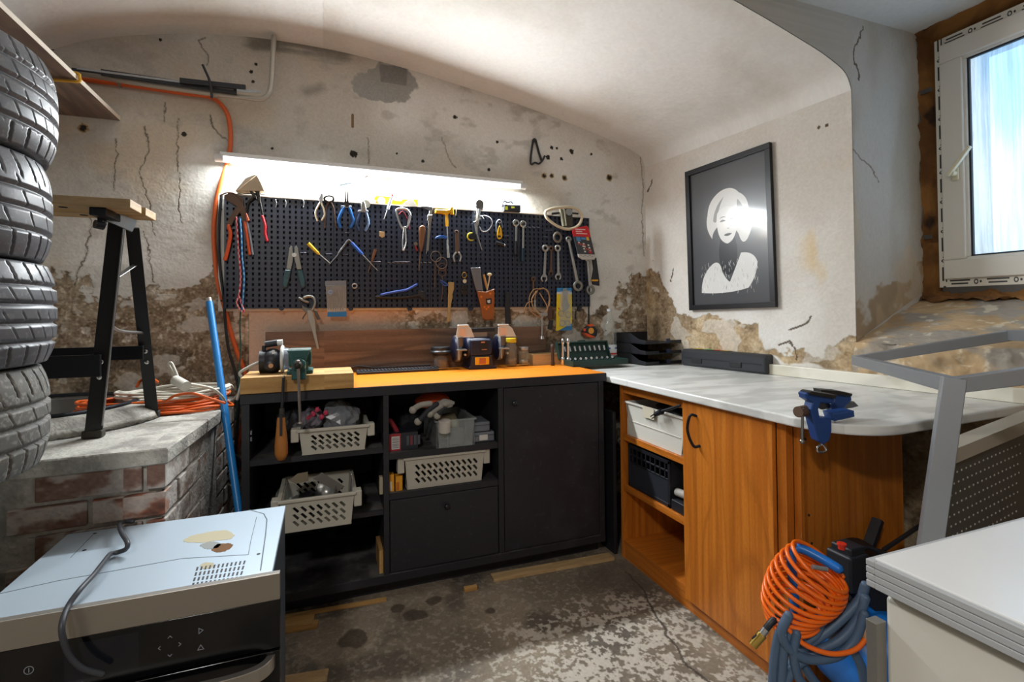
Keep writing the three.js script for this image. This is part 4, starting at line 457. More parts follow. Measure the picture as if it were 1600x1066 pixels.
tool('slip_joint_pliers', 'worn steel slip joint pliers hanging below the board', 'pliers', [['jaw', [wire([[468, 466], [475, 470], [481, 472]], 2.1, 0.03), wire([[475, 465], [482, 463], [489, 465], [492, 472], [490, 480], [486, 486]], 2.3, 0.03)], std(0x8f8e88, 0.4, 0.8)], ['joint', flat([[471, 475], [476, 480], [486, 483], [488, 488], [478, 489], [473, 484]], 0.024, 0.01, 0.002), std(0x77756f, 0.4, 0.8)], ['handle', [flat([[480, 485], [487, 484], [492, 500], [494, 520], [499, 546], [495, 545], [487, 515], [481, 498]], 0.028, 0.008, 0.002)], M.steel], ['handle', [flat([[489, 484], [495, 486], [501, 499], [496, 500], [492, 492]], 0.016, 0.008, 0.002), wire([[478, 490], [475, 494], [473, 498]], 1, 0.02)], std(0x5a5a58, 0.4, 0.7)]]);
{ const t = thing('hose_clamp_set', 'string of thin wire rings and hose clips', 'clips', G); for (const [u, v, r] of [[681, 401, 8], [690, 411, 8.5], [691, 426, 5.8], [691, 417.5, 6]]) mesh('wire_ring', hoop(u, v, r, 0.6, 0.014), u === 691 ? M.rust : std(0x8b8378, 0.4, 0.7), t); mesh('hanging_rod', [wire([[680, 410], [679, 450]], 0.8, 0.01), wire([[691, 432], [691.5, 452], [690, 468]], 0.8, 0.012)], M.rust, t); }
solo('blue_wire', wire([[688, 438], [692, 440], [698, 444], [700, 446], [694, 446], [689, 441]], 0.9, 0.014, 30), paint(0x2c56a8, 0.5), 'short twist of blue wire under the rings', 'wire', G);
tool('wood_scraper', 'pale wooden spatula stick hanging below the board edge', 'stick', [['blade', flat([[700, 441], [709, 441], [709, 452], [706.5, 460], [707, 464], [704.5, 475], [702.5, 503], [698, 503], [699.5, 476], [699.5, 463], [700, 456]], 0.01, 0.008, 0.002), paint(0xa28a58, 0.65)]]);
tool('key_bunch', 'ring with a round tag and a dark chain plate', 'keys', [['ring', hoop(725.5, 430, 3.4, 0.6, 0.012, 1.2), M.brass], ['tag', disc(726, 439.5, 3, 0.002, 0.012), paint(0xc9c4ae, 0.4)], ['plate', flat([[722, 446], [729, 446], [731, 457], [727, 461], [722, 460], [719.5, 455]], 0.008, 0.004, 0.0005, [circlePts(722.5, 453, 1.4, 8), circlePts(728, 453, 1.4, 8), circlePts(725.5, 448.5, 1.2, 8)]), M.iron]]);
tool('wall_plug_pouch', 'tall clear pouch with an orange brown lower bag and wooden sticks', 'pouch', [['upper_pouch', flat([[734.5, 418.5], [750, 418], [752, 440], [754, 455], [744, 455], [740, 442]], 0.012, 0.014, 0.004), std(0x8b8e94, 0.3, 0, { transmission: 0.4, thickness: 0 })], ['bag', flat([[744, 455], [757, 456], [771, 451.5], [771.5, 470], [770, 499], [757, 501], [753, 498], [749, 475]], 0.01, 0.02, 0.005), std(0x9a5522, 0.35, 0)], ['print', flat([[759, 467], [768, 466], [768, 475], [760, 476]], 0.0302, 0.001, 0), paint(0x1b1c1f, 0.4)], ['print', flat([[761, 469.5], [766, 468.5], [766, 473.5], [762, 473.5]], 0.031, 0.001, 0), paint(0xc9cdd0, 0.4)], ['fleck', [[752, 464], [757, 480], [760, 483], [763, 480], [766, 459]].map(([u, v]) => disc(u, v, 1.6, 0.002, 0.03, 8)), paint(0xe07a1e, 0.4)], ['stick', taper(755.5, 429, 761, 450, 1.7, 2, 0.016), paint(0xb98a52, 0.6)], ['stick', wire([[761, 453], [764, 440], [765, 431]], 1, 0.02), paint(0xd8c6a0, 0.6)], ['tuft', ball(3 * S(765), q(765, 429, 0.02).toArray(), 1.3, 0.8, 0.8), paint(0xd9cda8, 0.8)]]);
tool('black_file', 'flat black brush hanging from the board edge', 'brush', [['handle', flat([[789.5, 456], [794.5, 456], [796, 480], [798, 506], [789, 506], [788.5, 480]], 0.008, 0.012, 0.003), M.dark]]);
solo('wood_tag', flat([[592.5, 362], [600.5, 362.5], [600.5, 370], [597, 372], [592.5, 369]], 0.002, 0.006, 0.001), paint(0xb9986a, 0.6), 'little pale wood chip stuck on the board', 'chip', G);
for (const [u, v] of [[431, 318], [446, 318], [474, 318], [712, 331]]) mesh('peg_hook', [wire([[u, v - 5], [u + 1, v], [u, v + 6]], 0.6, 0.008), ball(1 * S(u), q(u, v - 5, 0.008).toArray())], M.steel, scene.getObjectByName('tool_pegboard'));
for (const [u, v, w] of [[543, 364, 8], [474, 395, 9], [514, 397, 9], [540, 398, 7], [585, 409, 20], [628, 409, 24], [792, 369, 6], [858, 360, 10], [852, 370, 6]]) mesh('peg_rail', [wire([[u - w / 2, v], [u + w / 2, v]], 0.8, 0.008), wire([[u - w / 2, v, -0.001], [u - w / 2, v, 0.008]], 0.7, 0.004, 4)], paint(0x5b6070, 0.35, 0.6), scene.getObjectByName('tool_pegboard'));

// ---------- things on the ledge above the board ----------
{ const bxs = thing('cardboard_box', 'torn pale cardboard box lying on the left end of the board', 'box'); const z = ZB + 0.022; mesh('box_face', poly(pz([[372, 304], [392, 289], [404, 279], [410, 290], [416, 304]]), 0.06, 0.001).translate(0, 0, z), paint(0xb8a78e, 0.7), bxs); mesh('box_flap', poly(pz([[372, 304], [387, 285], [402, 279], [404, 281], [391, 291], [376, 304]]), 0.065, 0.001).translate(0, 0, z), paint(0xd8ccb6, 0.7), bxs); }
{ const t = thing('paper_leaflet', 'white printed leaflet standing on the ledge under the lamp', 'leaflet'); const z = ZB + 0.02; mesh('sheet', poly(pz([[694, 318], [703, 299], [741, 311], [739, 325]]), 0.004, 0).translate(0, 0, z), paint(0xcfcdc2, 0.7), t); mesh('emblem', disc(708, 304, 3, 0.001, -0.0235), paint(0xa8ad9c, 0.6), t); mesh('print_line', [[[714, 303], [740, 311.5]], [[709, 312], [735, 321]]].map((l) => tube(l.map(([u, v]) => onZ(u, v, ZB + 0.025)), 0.0012, 8, 5)), paint(0x6d7a70, 0.6), t); }
solo('grey_stick', taper(764, 302, 769, 330, 1.7, 1.8, -0.015), paint(0x9a938a, 0.6), 'grey stick standing behind the board', 'stick');
{ const t = thing('laser_level', 'small black box with yellow vials and a grey strap on the ledge', 'laser level'); mesh('body', flat([[783.5, 321.5], [808.5, 323], [809, 333.5], [783, 332.5]], -0.03, 0.05, 0.003), M.dark, t); mesh('vial', [flat([[790, 322.5], [793.5, 322.7], [793.5, 328], [790, 328]], 0.0205, 0.001, 0), flat([[799, 322.5], [804, 323], [804, 325.5], [799, 325.5]], 0.0205, 0.001, 0)], paint(0xd6e04a, 0.3), t); mesh('strap', [wire([[784, 322], [787, 314], [793, 316], [799, 315], [803, 322]], 1.8, 0.0, 40), wire([[783, 320], [781, 316], [786, 312]], 0.9, 0.0)], paint(0x7d8288, 0.5), t); }
{ const t = thing('lamp_cable', 'thin black lamp cable with an inline switch over the board', 'cable'); const zc = ZB + 0.03; const P = (l) => l.map(([u, v]) => onZ(u, v, zc)); mesh('cable', [tube(P([[345, 308], [350, 302], [362, 300.5], [372, 303], [400, 303], [416, 304], [430, 306], [446, 306.5], [470, 303.5], [500, 298.5], [518, 293], [531, 288.5]]), 0.0026, 110, 6), tube(P([[549, 284], [565, 279], [584, 271]]), 0.0026, 30, 6)], paint(0x2d2e30, 0.5), t); const a = onZ(530, 289, zc), b = onZ(550, 284.5, zc); mesh('inline_switch', rod(a, b, 0.0085), paint(0x4c565f, 0.4), t, 'grey inline switch'); }
{ const t = thing('spring_clamp', 'black bolt cropper jaws hung on a nail right of the lamp', 'tool'); const z = ZB + 0.012; const w = (l, r) => tube(l.map(([u, v]) => onZ(u, v, z)), r, 24, 8); mesh('arm', w([[833, 219], [830, 240], [829, 252]], 0.007), M.dark, t); mesh('arm', w([[837, 219], [842, 238], [846, 250]], 0.007), M.dark, t); mesh('jaw', w([[829, 250], [830, 257], [836, 254], [842, 256], [848, 250], [851, 244]], 0.006), M.dark, t); mesh('pivot', ball(0.012, onZ(835, 219, z).toArray()), M.dark, t); }
// ---------- things on and in the workbench ----------
const YT = 0.8946, YM = 0.8767;
const zq = (z) => ({ P: (u, v, e = 0) => onZ(u, v, z + e), poly: (pts, th, bev = 0.0012, holes = []) => poly(pts.map(([u, v]) => { const p = onZ(u, v, z); return [p.x, p.y]; }), th, bev, holes).translate(0, 0, z), s: (u) => mpp(u, 600, z) });
M.viseGreen = paint(0x1f4f4b, 0.45); M.navy = paint(0x181e36, 0.4); M.glass = std(0xf4f6f4, 0.05, 0, { transmission: 0.95, thickness: 0, ior: 1.45 });
{ // green bench vice on the timber block
  const k = zq(-2.15), t = thing('bench_vice', 'dark green bench vice bolted on the timber beam', 'vice'), c = k.P(467.5, 568), s = k.s(467);
  const yB = 0.957, top = k.P(467, 546).y, xl = k.P(449, 546).x, xr = k.P(486, 546).x;
  mesh('front_jaw', poly([[xl, top], [xl + 0.012, top - 0.024], [c.x - 0.024, c.y + 0.004], [c.x - 0.026, yB - 0.012], [c.x + 0.026, yB - 0.012], [c.x + 0.024, c.y + 0.004], [xr - 0.01, top - 0.024], [xr, top]].reverse(), 0.04, 0.003).translate(0, 0, -2.153), M.viseGreen, t);
  mesh('jaw_plate', bx(xl + 0.001, xr - 0.001, top - 0.014, top + 0.001, -2.196, -2.186), M.steel, t); mesh('jaw_plate', bx(xl + 0.001, xr - 0.001, top - 0.014, top + 0.001, -2.186, -2.1535, 0.001), paint(0x8d8a80, 0.5), t);
  mesh('rear_jaw', [bx(xl, xr, yB + 0.03, top, -2.26, -2.206, 0.006), bx(xl + 0.012, xr - 0.012, yB, yB + 0.05, -2.3, -2.2, 0.006), bx(c.x - 0.024, c.x + 0.024, yB + 0.004, yB + 0.05, -2.34, -2.155, 0.004)], M.viseGreen, t);
  mesh('base', [bx(xl - 0.006, xr + 0.006, yB + 0.0005, yB + 0.016, -2.31, -2.19, 0.004)], M.viseGreen, t);
  mesh('boss', place(lathe([[0, 0.02], [0.02, 0.02], [0.025, 0.012], [0.027, 0], [0, 0]], 28), [c.x, c.y, -2.114], Math.PI / 2), M.viseGreen, t);
  mesh('screw', [place(lathe([[0, 0.035], [0.009, 0.034], [0.014, 0.026], [0.016, 0.01], [0.014, 0], [0, 0]], 24), [c.x - 0.002, c.y, -2.097], Math.PI / 2)], M.iron, t);
  const h1 = zq(-2.08).P(469, 661); mesh('handle', [rod([c.x - 0.001, c.y + 0.012, -2.075], [h1.x, h1.y, -2.075], 0.0055), ball(0.009, [h1.x, h1.y, -2.075], 1.2, 0.8, 1), ball(0.0085, [c.x - 0.001, c.y + 0.014, -2.075], 1, 0.8, 1)], std(0x8c8480, 0.3, 0.85), t, 'long steel bar handle');
}
{ const k = zq(-2.125), t = thing('wood_file', 'file with a worn orange brown wooden handle hanging before the shelves', 'file'); const s = k.s(441); mesh('blade', rod(k.P(443, 590), k.P(440.5, 640), 2.2 * s, 2.6 * s, 8), M.dark, t); mesh('ferrule', rod(k.P(440.5, 638), k.P(440, 656), 4.2 * s, 4.6 * s), paint(0x3b3733, 0.5, 0.3), t); const a = k.P(439.5, 720), n = 8; mesh('handle', lathe([[0, 0], [0.014, 0.004], [0.0235, 0.025], [0.0235, 0.06], [0.019, 0.11], [0.014, 0.165], [0, 0.168]], 20).translate(a.x, a.y, a.z), std(0xa8692a, 0.5), t, 'worn orange wooden handle'); mesh('tang', bx(a.x - 0.004, a.x + 0.005, a.y + 0.1, a.y + 0.18, -2.108, -2.1), M.dark, t); mesh('hanging_nail', rod(k.P(443, 589), k.P(443, 589).setZ(-2.158), 0.002), M.steel, t); }
{ // angle grinder on the beam
  const k = zq(-2.30), t = thing('circular_saw', 'small black power saw with a white blade guard on the timber beam', 'power tool'), c = k.P(427, 571), y0 = 0.9575;
  mesh('motor_body', [ball(0.05, [c.x - 0.002, y0 + 0.05, c.z], 0.95, 1, 1.1, 24), rod([c.x - 0.05, y0 + 0.047, c.z], [c.x + 0.02, y0 + 0.047, c.z], 0.046)], M.dark, t);
  mesh('motor_cap', [place(lathe([[0, 0.012], [0.016, 0.012], [0.024, 0.004], [0.025, 0], [0, 0]], 24), [c.x - 0.006, y0 + 0.034, c.z + 0.044], Math.PI / 2)], paint(0x26262a, 0.4), t); mesh('brush_cap', place(new THREE.CylinderGeometry(0.009, 0.009, 0.004, 18), [c.x - 0.004, y0 + 0.034, c.z + 0.058], Math.PI / 2), paint(0xc79a78, 0.5), t);
  mesh('blade_guard', place(ring(0.05, 0.007, 32, 8), [c.x + 0.036, y0 + 0.056, c.z + 0.01], 0, Math.PI / 2), paint(0xd9d9d7, 0.35), t, 'white guard ring'); mesh('guard_window', place(new THREE.CylinderGeometry(0.047, 0.044, 0.022, 32, 1), [c.x + 0.05, y0 + 0.056, c.z + 0.01], 0, 0, Math.PI / 2), std(0xbfc8d4, 0.1, 0, { transmission: 0.6, thickness: 0 }), t); mesh('sticker', bx(c.x + 0.062, c.x + 0.0625, y0 + 0.03, y0 + 0.05, c.z + 0.01, c.z + 0.04), paint(0x8fae2c, 0.5), t);
  mesh('grip', [rod([c.x - 0.03, y0 + 0.117, c.z], [c.x + 0.015, y0 + 0.123, c.z], 0.0135), rod([c.x - 0.034, y0 + 0.112, c.z], [c.x - 0.036, y0 + 0.08, c.z], 0.008)], M.dark, t); mesh('grip_end', rod([c.x + 0.015, y0 + 0.123, c.z], [c.x + 0.036, y0 + 0.124, c.z], 0.0125), paint(0xcfcfcd, 0.35), t); mesh('label', [cbx(0.01, 0.016, 0.002, [c.x + 0.004, y0 + 0.088, c.z + 0.044], 0)], paint(0xd8d8d8, 0.4), t);
  mesh('cable', tube([[c.x - 0.052, y0 + 0.045, c.z], [c.x - 0.085, y0 + 0.03, c.z + 0.01], [c.x - 0.12, y0 + 0.006, c.z + 0.02], [-0.31, y0 - 0.02, c.z + 0.02], [-0.33, y0 - 0.1, c.z]], 0.006, 40), paint(0xb8b6ae, 0.5), t, 'grey flex');
}
{ const a = onY(556, 583, YT), b = onY(680, 577, YT); const t = thing('black_rail', 'long flat black ribbed strip lying along the workbench back', 'rail'); mesh('strip', bx(a.x, b.x, YT + 0.0005, YT + 0.013, -2.7, -2.6, 0.003), M.dark, t); for (let i = 0; i < 24; i++) { const x = a.x + (b.x - a.x) * (i + 0.5) / 24; mesh('rib', bx(x - 0.006, x + 0.006, YT + 0.0125, YT + 0.018, -2.69, -2.61, 0.002), paint(0x26272b, 0.6), t); } const p = [[515, 583], [540, 577], [560, 572.5], [585, 577], [620, 575], [645, 574], [672, 571]].map(([u, v], i) => onZ(u, v, -2.72)); p.forEach((v) => { v.y = Math.max(v.y, YT + 0.02); }); solo('black_cable', tube(p, 0.004, 60), M.dark, 'thin black cable along the brown backboard', 'cable'); }
// jars and small things along the back
const standAt = (u, v, y = YT) => { const p = onY(u, v, y); if (p.z < -2.62) { const q0 = onZ(u, v, -2.62); p.set(q0.x, y, -2.62); } return p; };
function jar(name, label, u, vB, vT, wpx, lid, fill, fillMat, cat = 'jar') { const p = standAt(u, vB), s = mpp(u, vB, p.z), r = wpx / 2 * s, top = onZ(u, vT, p.z).y - YT, t = thing(name, label, cat, null, [p.x, YT + 0.0006, p.z - r]); const hl = lid ? Math.min(0.03, top * 0.16) : 0, b = top - hl; mesh('glass_body', lathe([[0, 0], [r * 0.95, 0.002], [r, 0.01], [r, b * 0.82], [r * 0.84, b * 0.92], [r * 0.84, b], [r * 0.8, b], [r * 0.8, b * 0.91], [r * 0.95, b * 0.81], [r * 0.95, 0.012], [0, 0.006]], 32), M.glass, t); if (lid) mesh('lid', lathe([[0, b], [r * 0.9, b], [r * 0.92, b + hl * 0.2], [r * 0.92, b + hl * 0.9], [r * 0.88, b + hl], [0, b + hl]], 32), lid, t); if (fill) mesh('content', lathe([[0, 0.008], [r * 0.93, 0.013], [r * 0.93, b * fill], [0, b * fill * 0.93]], 24), fillMat, t); return t; }
jar('coffee_jar', 'dark jar with stacked black lids beside the bench grinder', 692, 578, 553, 23, M.dark, 0.8, paint(0x4a2c1e, 0.8));
{ const p = standAt(691, 577), t = thing('black_dish', 'two stacked black round lids on the dark jar', 'lid', null, [p.x, onZ(691, 553, p.z).y + 0.001, p.z - 0.038]); mesh('lower_lid', lathe([[0, 0], [0.052, 0], [0.054, 0.004], [0.054, 0.016], [0, 0.016]], 32), paint(0x24262b, 0.35), t); mesh('upper_lid', lathe([[0, 0.0165], [0.05, 0.0165], [0.052, 0.02], [0.052, 0.033], [0.046, 0.035], [0, 0.035]], 32), paint(0x1a1c20, 0.35), t); }
jar('storage_jar', 'tall glass jar with a yellow lid right of the grinder', 802, 571, 529, 17, paint(0xd9bf1e, 0.4), 0.35, paint(0x7a6350, 0.8));
jar('screw_jar', 'small glass jar of screws with a steel lid', 822, 569, 543, 16, M.steel, 0.4, paint(0xa7a295, 0.4, 0.5));
{ const a = standAt(833, 569), b = standAt(879, 568), t = thing('wooden_tray', 'small open wooden box between the jars and the sockets', 'box'); const h = 0.062, z1 = a.z - 0.0, z0 = z1 - 0.1, x0 = a.x, x1 = b.x; mesh('front_side', tri(bx(x0, x1, YT, YT + h, z1 - 0.007, z1), 1), M.ply, t); mesh('back_side', tri(bx(x0, x1, YT, YT + h, z0, z0 + 0.007), 1), M.ply, t); mesh('end_side', tri(bx(x0, x0 + 0.007, YT, YT + h, z0 + 0.007, z1 - 0.007)), M.ply, t); mesh('end_side', tri(bx(x1 - 0.007, x1, YT, YT + h, z0 + 0.007, z1 - 0.007)), M.ply, t); mesh('box_base', bx(x0 + 0.007, x1 - 0.007, YT + 0.0006, YT + 0.005, z0 + 0.007, z1 - 0.007), M.ply, t); }
{ const p = standAt(863.5, 571.5); const t = thing('dark_peg', 'dark brown turned peg standing before the wooden box', 'peg', null, [p.x, YT + 0.0005, p.z]); mesh('shank', lathe([[0, 0], [0.011, 0], [0.011, 0.02], [0.009, 0.025], [0.01, 0.09], [0.0115, 0.1], [0.0115, 0.118], [0, 0.119]], 16), paint(0x3c2a20, 0.5), t); }
for (const [u, l] of [[879.5, 'left of two tall chrome socket bars beside the green case'], [888, 'tall chrome socket bar touching the green case']]) { const p = standAt(u, 571); const t = thing('socket_bar', l, 'socket', 'chrome socket bars', [p.x, YT + 0.0005, p.z]); mesh('socket', lathe([[0, 0], [0.0125, 0], [0.0125, 0.035], [0.009, 0.045], [0, 0.045]], 20), M.chrome, t); mesh('bar', lathe([[0.0075, 0.044], [0.0075, 0.12], [0.01, 0.125], [0.01, 0.14], [0.006, 0.15], [0, 0.152]], 16), M.chrome, t); }
{ // bench grinder
  const p = standAt(754, 577), z = p.z, k = zq(z), t = thing('bench_grinder', 'navy blue bench grinder with two raised clear eye shields', 'bench grinder'); const X = (u) => k.P(u, 550).x, Y = (v) => k.P(754, v).y, cx = X(752);
  mesh('base', [poly([[X(733), YT + 0.0006], [X(776), YT + 0.0006], [X(776), YT + 0.012], [X(771), YT + 0.016], [X(768), Y(556)], [X(737), Y(556)], [X(735), YT + 0.016], [X(733), YT + 0.012]], 0.15, 0.002).translate(0, 0, z - 0.15)], M.navy, t);
  mesh('motor_housing', place(lathe([[0, -0.075], [0.052, -0.075], [0.062, -0.06], [0.064, -0.02], [0.064, 0.02], [0.062, 0.06], [0.052, 0.075], [0, 0.075]], 36), [cx, Y(544), z - 0.075], 0, 0, Math.PI / 2), M.navy, t);
  mesh('front_plate', bx(X(736), X(768), Y(556), Y(531), z - 0.06, z - 0.004, 0.008), M.navy, t); mesh('rating_plate', bx(X(750), X(763), Y(550), Y(532), z - 0.0045, z - 0.0035), paint(0x14151a, 0.4), t); mesh('rating_print', [bx(X(752), X(758), Y(536), Y(534), z - 0.0035, z - 0.0028), bx(X(753), X(761), Y(547), Y(546), z - 0.0035, z - 0.0028)], paint(0xb98068, 0.5), t);
  mesh('switch_plate', bx(X(742), X(764), Y(570), Y(558), z - 0.002, z + 0.005, 0.004), paint(0xe0a818, 0.4), t, 'yellow switch plate'); mesh('switch', bx(X(748.5), X(758.5), Y(568.5), Y(559.5), z + 0.0035, z + 0.009, 0.002), paint(0xb2623a, 0.4), t);
  for (const [u, s] of [[719, -1], [785, 1]]) { const x = X(u); mesh('wheel_guard', place(lathe([[0, -0.021], [0.05, -0.021], [0.066, -0.016], [0.068, 0], [0.066, 0.016], [0.05, 0.021], [0, 0.021]], 36), [x + (s > 0 ? 0.006 : 0), Y(546), z - 0.08], 0, 0, Math.PI / 2), M.navy, t); mesh('grinding_wheel', place(new THREE.CylinderGeometry(0.071, 0.071, 0.02, 40), [x, Y(545), z - 0.074], 0, 0, Math.PI / 2), paint(0x6f7176, 0.9), t); mesh('tool_rest', [bx(x - 0.018, x + 0.03, Y(546.5), Y(544.5), z - 0.008, z + 0.03, 0.001), bx(x - 0.012, x - 0.006, Y(561), Y(546), z + 0.0, z + 0.012, 0.001), rod([x + 0.022, Y(553), z + 0.005], [x + 0.022, Y(553), z + 0.024], 0.006)], std(0xb4b3ae, 0.35, 0.8), t); mesh('guard_arm', rod([x + 0.002, Y(540), z + 0.004], [x - 0.0, Y(526), z + 0.012], 0.012, 0.014), paint(0x4a4a4d, 0.5), t);
    const sh = (s < 0 ? [[711, 527], [714, 511], [719, 509], [731, 509], [735, 514], [740, 527]] : [[776.5, 526], [777, 511], [782, 509], [794, 509], [799, 513], [805, 526]]).map(([a, b]) => { const w = k.P(a, b); return [w.x, w.y]; }); mesh('eye_shield', [poly(sh, 0.004, 0.001).translate(0, 0, z + 0.012)], std(0xe6e4de, 0.25, 0, { transmission: 0.35, thickness: 0 }), t, 'milky clear eye shield'); mesh('shield_clamp', bx(k.P(s < 0 ? 714 : 777, 508).x, k.P(s < 0 ? 731 : 793, 508).x, Y(509.5), Y(507), z + 0.005, z + 0.02, 0.002), paint(0xd4d2cc, 0.4), t); mesh('shield_sticker', bx(k.P(s < 0 ? 717 : 780, 520).x, k.P(s < 0 ? 726 : 790, 520).x, Y(525), Y(513), z + 0.0165, z + 0.017), paint(0xd9b9a2, 0.6), t); }
  mesh('rear_bar', [bx(X(737), X(778), Y(519), Y(513), z - 0.06, z - 0.045, 0.003)], M.dark, t); mesh('tan_label', bx(X(743), X(765), Y(527), Y(520), z - 0.044, z - 0.043), paint(0x8a7a68, 0.6), t);
}
{ // green socket case, open
  const a = standAt(893, 574), b = onY(967, 571, YM), y = Math.max(YT, YM) + 0.001, ang = 0.05, t = thing('socket_case', 'open dark green socket set case where the two worktops meet', 'tool case', null, [(a.x + b.x) / 2, y, a.z - 0.075]); const w = b.x - a.x - 0.01; t.rotation.y = ang; const gr = paint(0x16332c, 0.5), sil = M.chrome;
  mesh('case_base', [bx(-w / 2, w / 2, 0, 0.005, -0.07, 0.07), bx(-w / 2, w / 2, 0.005, 0.03, 0.064, 0.07, 0.002), bx(-w / 2, w / 2, 0.005, 0.03, -0.07, -0.064, 0.002), bx(-w / 2, -w / 2 + 0.006, 0.005, 0.03, -0.064, 0.064), bx(w / 2 - 0.006, w / 2, 0.005, 0.03, -0.064, 0.064), bx(-w / 2 + 0.006, w / 2 - 0.006, 0.005, 0.018, -0.064, 0.064)], gr, t);
  const lid = new THREE.Group(); const lg = join([bx(-w / 2, w / 2 - 0.02, 0, 0.1, -0.012, 0, 0.004), bx(-w / 2, w / 2 - 0.02, 0.09, 0.1, 0, 0.016, 0.003), bx(-w / 2, -w / 2 + 0.006, 0, 0.1, 0, 0.016), bx(w / 2 - 0.026, w / 2 - 0.02, 0, 0.1, 0, 0.016), bx(-0.03, 0.02, 0.098, 0.112, -0.01, 0.004, 0.003)]).rotateX(-0.4).translate(-0.012, 0.03, -0.07); mesh('case_lid', lg, gr, t);
  for (let i = 0; i < 9; i++) { mesh('socket', new THREE.CylinderGeometry(0.008, 0.008, 0.024, 12).rotateX(1.2).translate(-w / 2 + 0.03 + i * (w - 0.07) / 8.2, 0.03, -0.03), sil, t); mesh('lid_socket', new THREE.CylinderGeometry(0.007, 0.007, 0.03, 12).rotateX(-0.4).translate(-w / 2 + 0.03 + i * (w - 0.09) / 8.2, 0.085, -0.076), sil, t); }
  for (let i = 0; i < 7; i++) mesh('bit', rod([-w / 2 + 0.05 + i * 0.02, 0.02, 0.02 + (i % 3) * 0.012], [-w / 2 + 0.075 + i * 0.02, 0.022, 0.03 + (i % 2) * 0.02], 0.0035), sil, t);
}
{ const p = onZ(953, 550, -2.66).setY(YM), t = thing('plastic_bottle', 'clear plastic bottle with a white, blue and red label', 'bottle', null, [p.x, YM + 0.001, p.z]); const k = 0.0415, H = onZ(953, 486, p.z).y - YM; mesh('bottle_body', lathe([[0, 0], [k * 0.9, 0.003], [k, 0.014], [k, 0.12], [k * 0.92, 0.135], [k, 0.15], [k * 0.85, H * 0.72], [k * 0.5, H * 0.85], [k * 0.3, H * 0.92], [k * 0.3, H]], 32), M.glass, t); const lt = canvasTex(256, 64, (c, w, h) => { c.fillStyle = '#d9dde2'; c.fillRect(0, 0, w, h); c.fillStyle = '#2c4f9c'; for (let i = 0; i < 4; i++) c.fillRect(10 + i * 64, 14, 36, 9); c.fillStyle = '#c43a2e'; c.fillRect(0, 48, w, 12); }); mesh('label', new THREE.CylinderGeometry(k * 1.01, k * 1.01, 0.06, 32, 1, true).translate(0, 0.085, 0), std(0xffffff, 0.5, 0, { map: lt, side: THREE.DoubleSide }), t); mesh('cap', new THREE.CylinderGeometry(0.0155, 0.0155, 0.016, 20).translate(0, H + 0.004, 0), paint(0xb8bec4, 0.4), t); }
{ // three letter trays
  const A = onY(966, 566, YM), B = onY(1009, 572, YM), C = onY(1066, 568, YM); const dl = B.clone().sub(A), wd = C.clone().sub(B); const ang = Math.atan2(-wd.z, wd.x), L = 0.3, Wd = wd.length(), hT = 0.062; const bk = onZ(1015, 511, A.z).y;
  for (let i = 0; i < 3; i++) { const t = thing('letter_tray', ['lowest', 'middle', 'topmost'][i] + ' black letter tray of the stack in the corner', 'tray', 'stacked letter trays', [B.x, YM + 0.001 + i * hT, B.z]); t.rotation.y = ang; const wl = (side) => poly([[0, 0], [L, 0], [L, hT * 0.98], [0.14, hT * 0.98], [0.06, hT * 0.45], [0, 0.022]].map(([a, b]) => [a, b]), 0.004, 0.0006).rotateY(Math.PI / 2).translate(side, 0, 0); mesh('tray_base', bx(0, Wd, 0.001, 0.005, -L, 0), M.dark, t); mesh('side_wall', wl(0), M.dark, t); mesh('side_wall', wl(Wd - 0.004), M.dark, t); mesh('back_wall', bx(0.004, Wd - 0.004, 0.005, hT * 0.98, -L, -L + 0.004), M.dark, t); mesh('front_lip', bx(0.004, Wd * 0.36, 0.005, 0.02, -0.004, 0, 0.001), M.dark, t); mesh('front_lip', bx(Wd * 0.62, Wd - 0.004, 0.005, 0.02, -0.004, 0, 0.001), M.dark, t); mesh('clip', bx(Wd * 0.56, Wd * 0.66, 0.005, 0.03, -0.003, 0.004, 0.001), paint(0x232c48, 0.4), t); }
}
{ const A = onY(1064, 571, YM), B = onY(1196, 586, YM), d = B.clone().sub(A), L = Math.hypot(d.x, d.z), ang = Math.atan2(-d.z, d.x), t = thing('long_case', 'long narrow black plastic tool case against the right wall', 'tool case', null, [A.x, YM + 0.001, A.z]); t.rotation.y = ang; const cs = (y0, y1) => new THREE.ExtrudeGeometry(new THREE.Shape([[0.0, 0.012], [0.012, 0], [0.075, 0], [0.085, 0.012], [0.085, y1 - 0.012], [0.072, y1], [0.016, y1], [0, y1 - 0.014]].map((p) => new THREE.Vector2(p[0], p[1]))), { depth: L - 0.03, bevelEnabled: true, bevelThickness: 0.015, bevelSize: 0.008, bevelOffset: -0.008, bevelSegments: 3 }).rotateY(Math.PI / 2).translate(0.015, 0, 0.0); mesh('case_shell', cs(0, onZ(1130, 553, (A.z + B.z) / 2).y - YM + 0.012), paint(0x2c2e33, 0.5), t); const H = 0.09; for (const f of [0.15, 0.62]) mesh('latch', bx(L * f, L * f + 0.07, 0.022, 0.05, -0.001, 0.005, 0.002), paint(0x1e2024, 0.5), t); mesh('seam', bx(0.02, L - 0.02, 0.046, 0.049, -0.0005, 0.002), M.dark, t); for (const [f, c] of [[0.12, 0xc8b82a], [0.26, 0x3f9a4e], [0.36, 0xc03a3a], [0.46, 0xb89a3a]]) mesh('top_sticker', bx(L * f, L * f + 0.05, 0.0995, 0.1, -0.07, -0.03), paint(c, 0.6), t); }

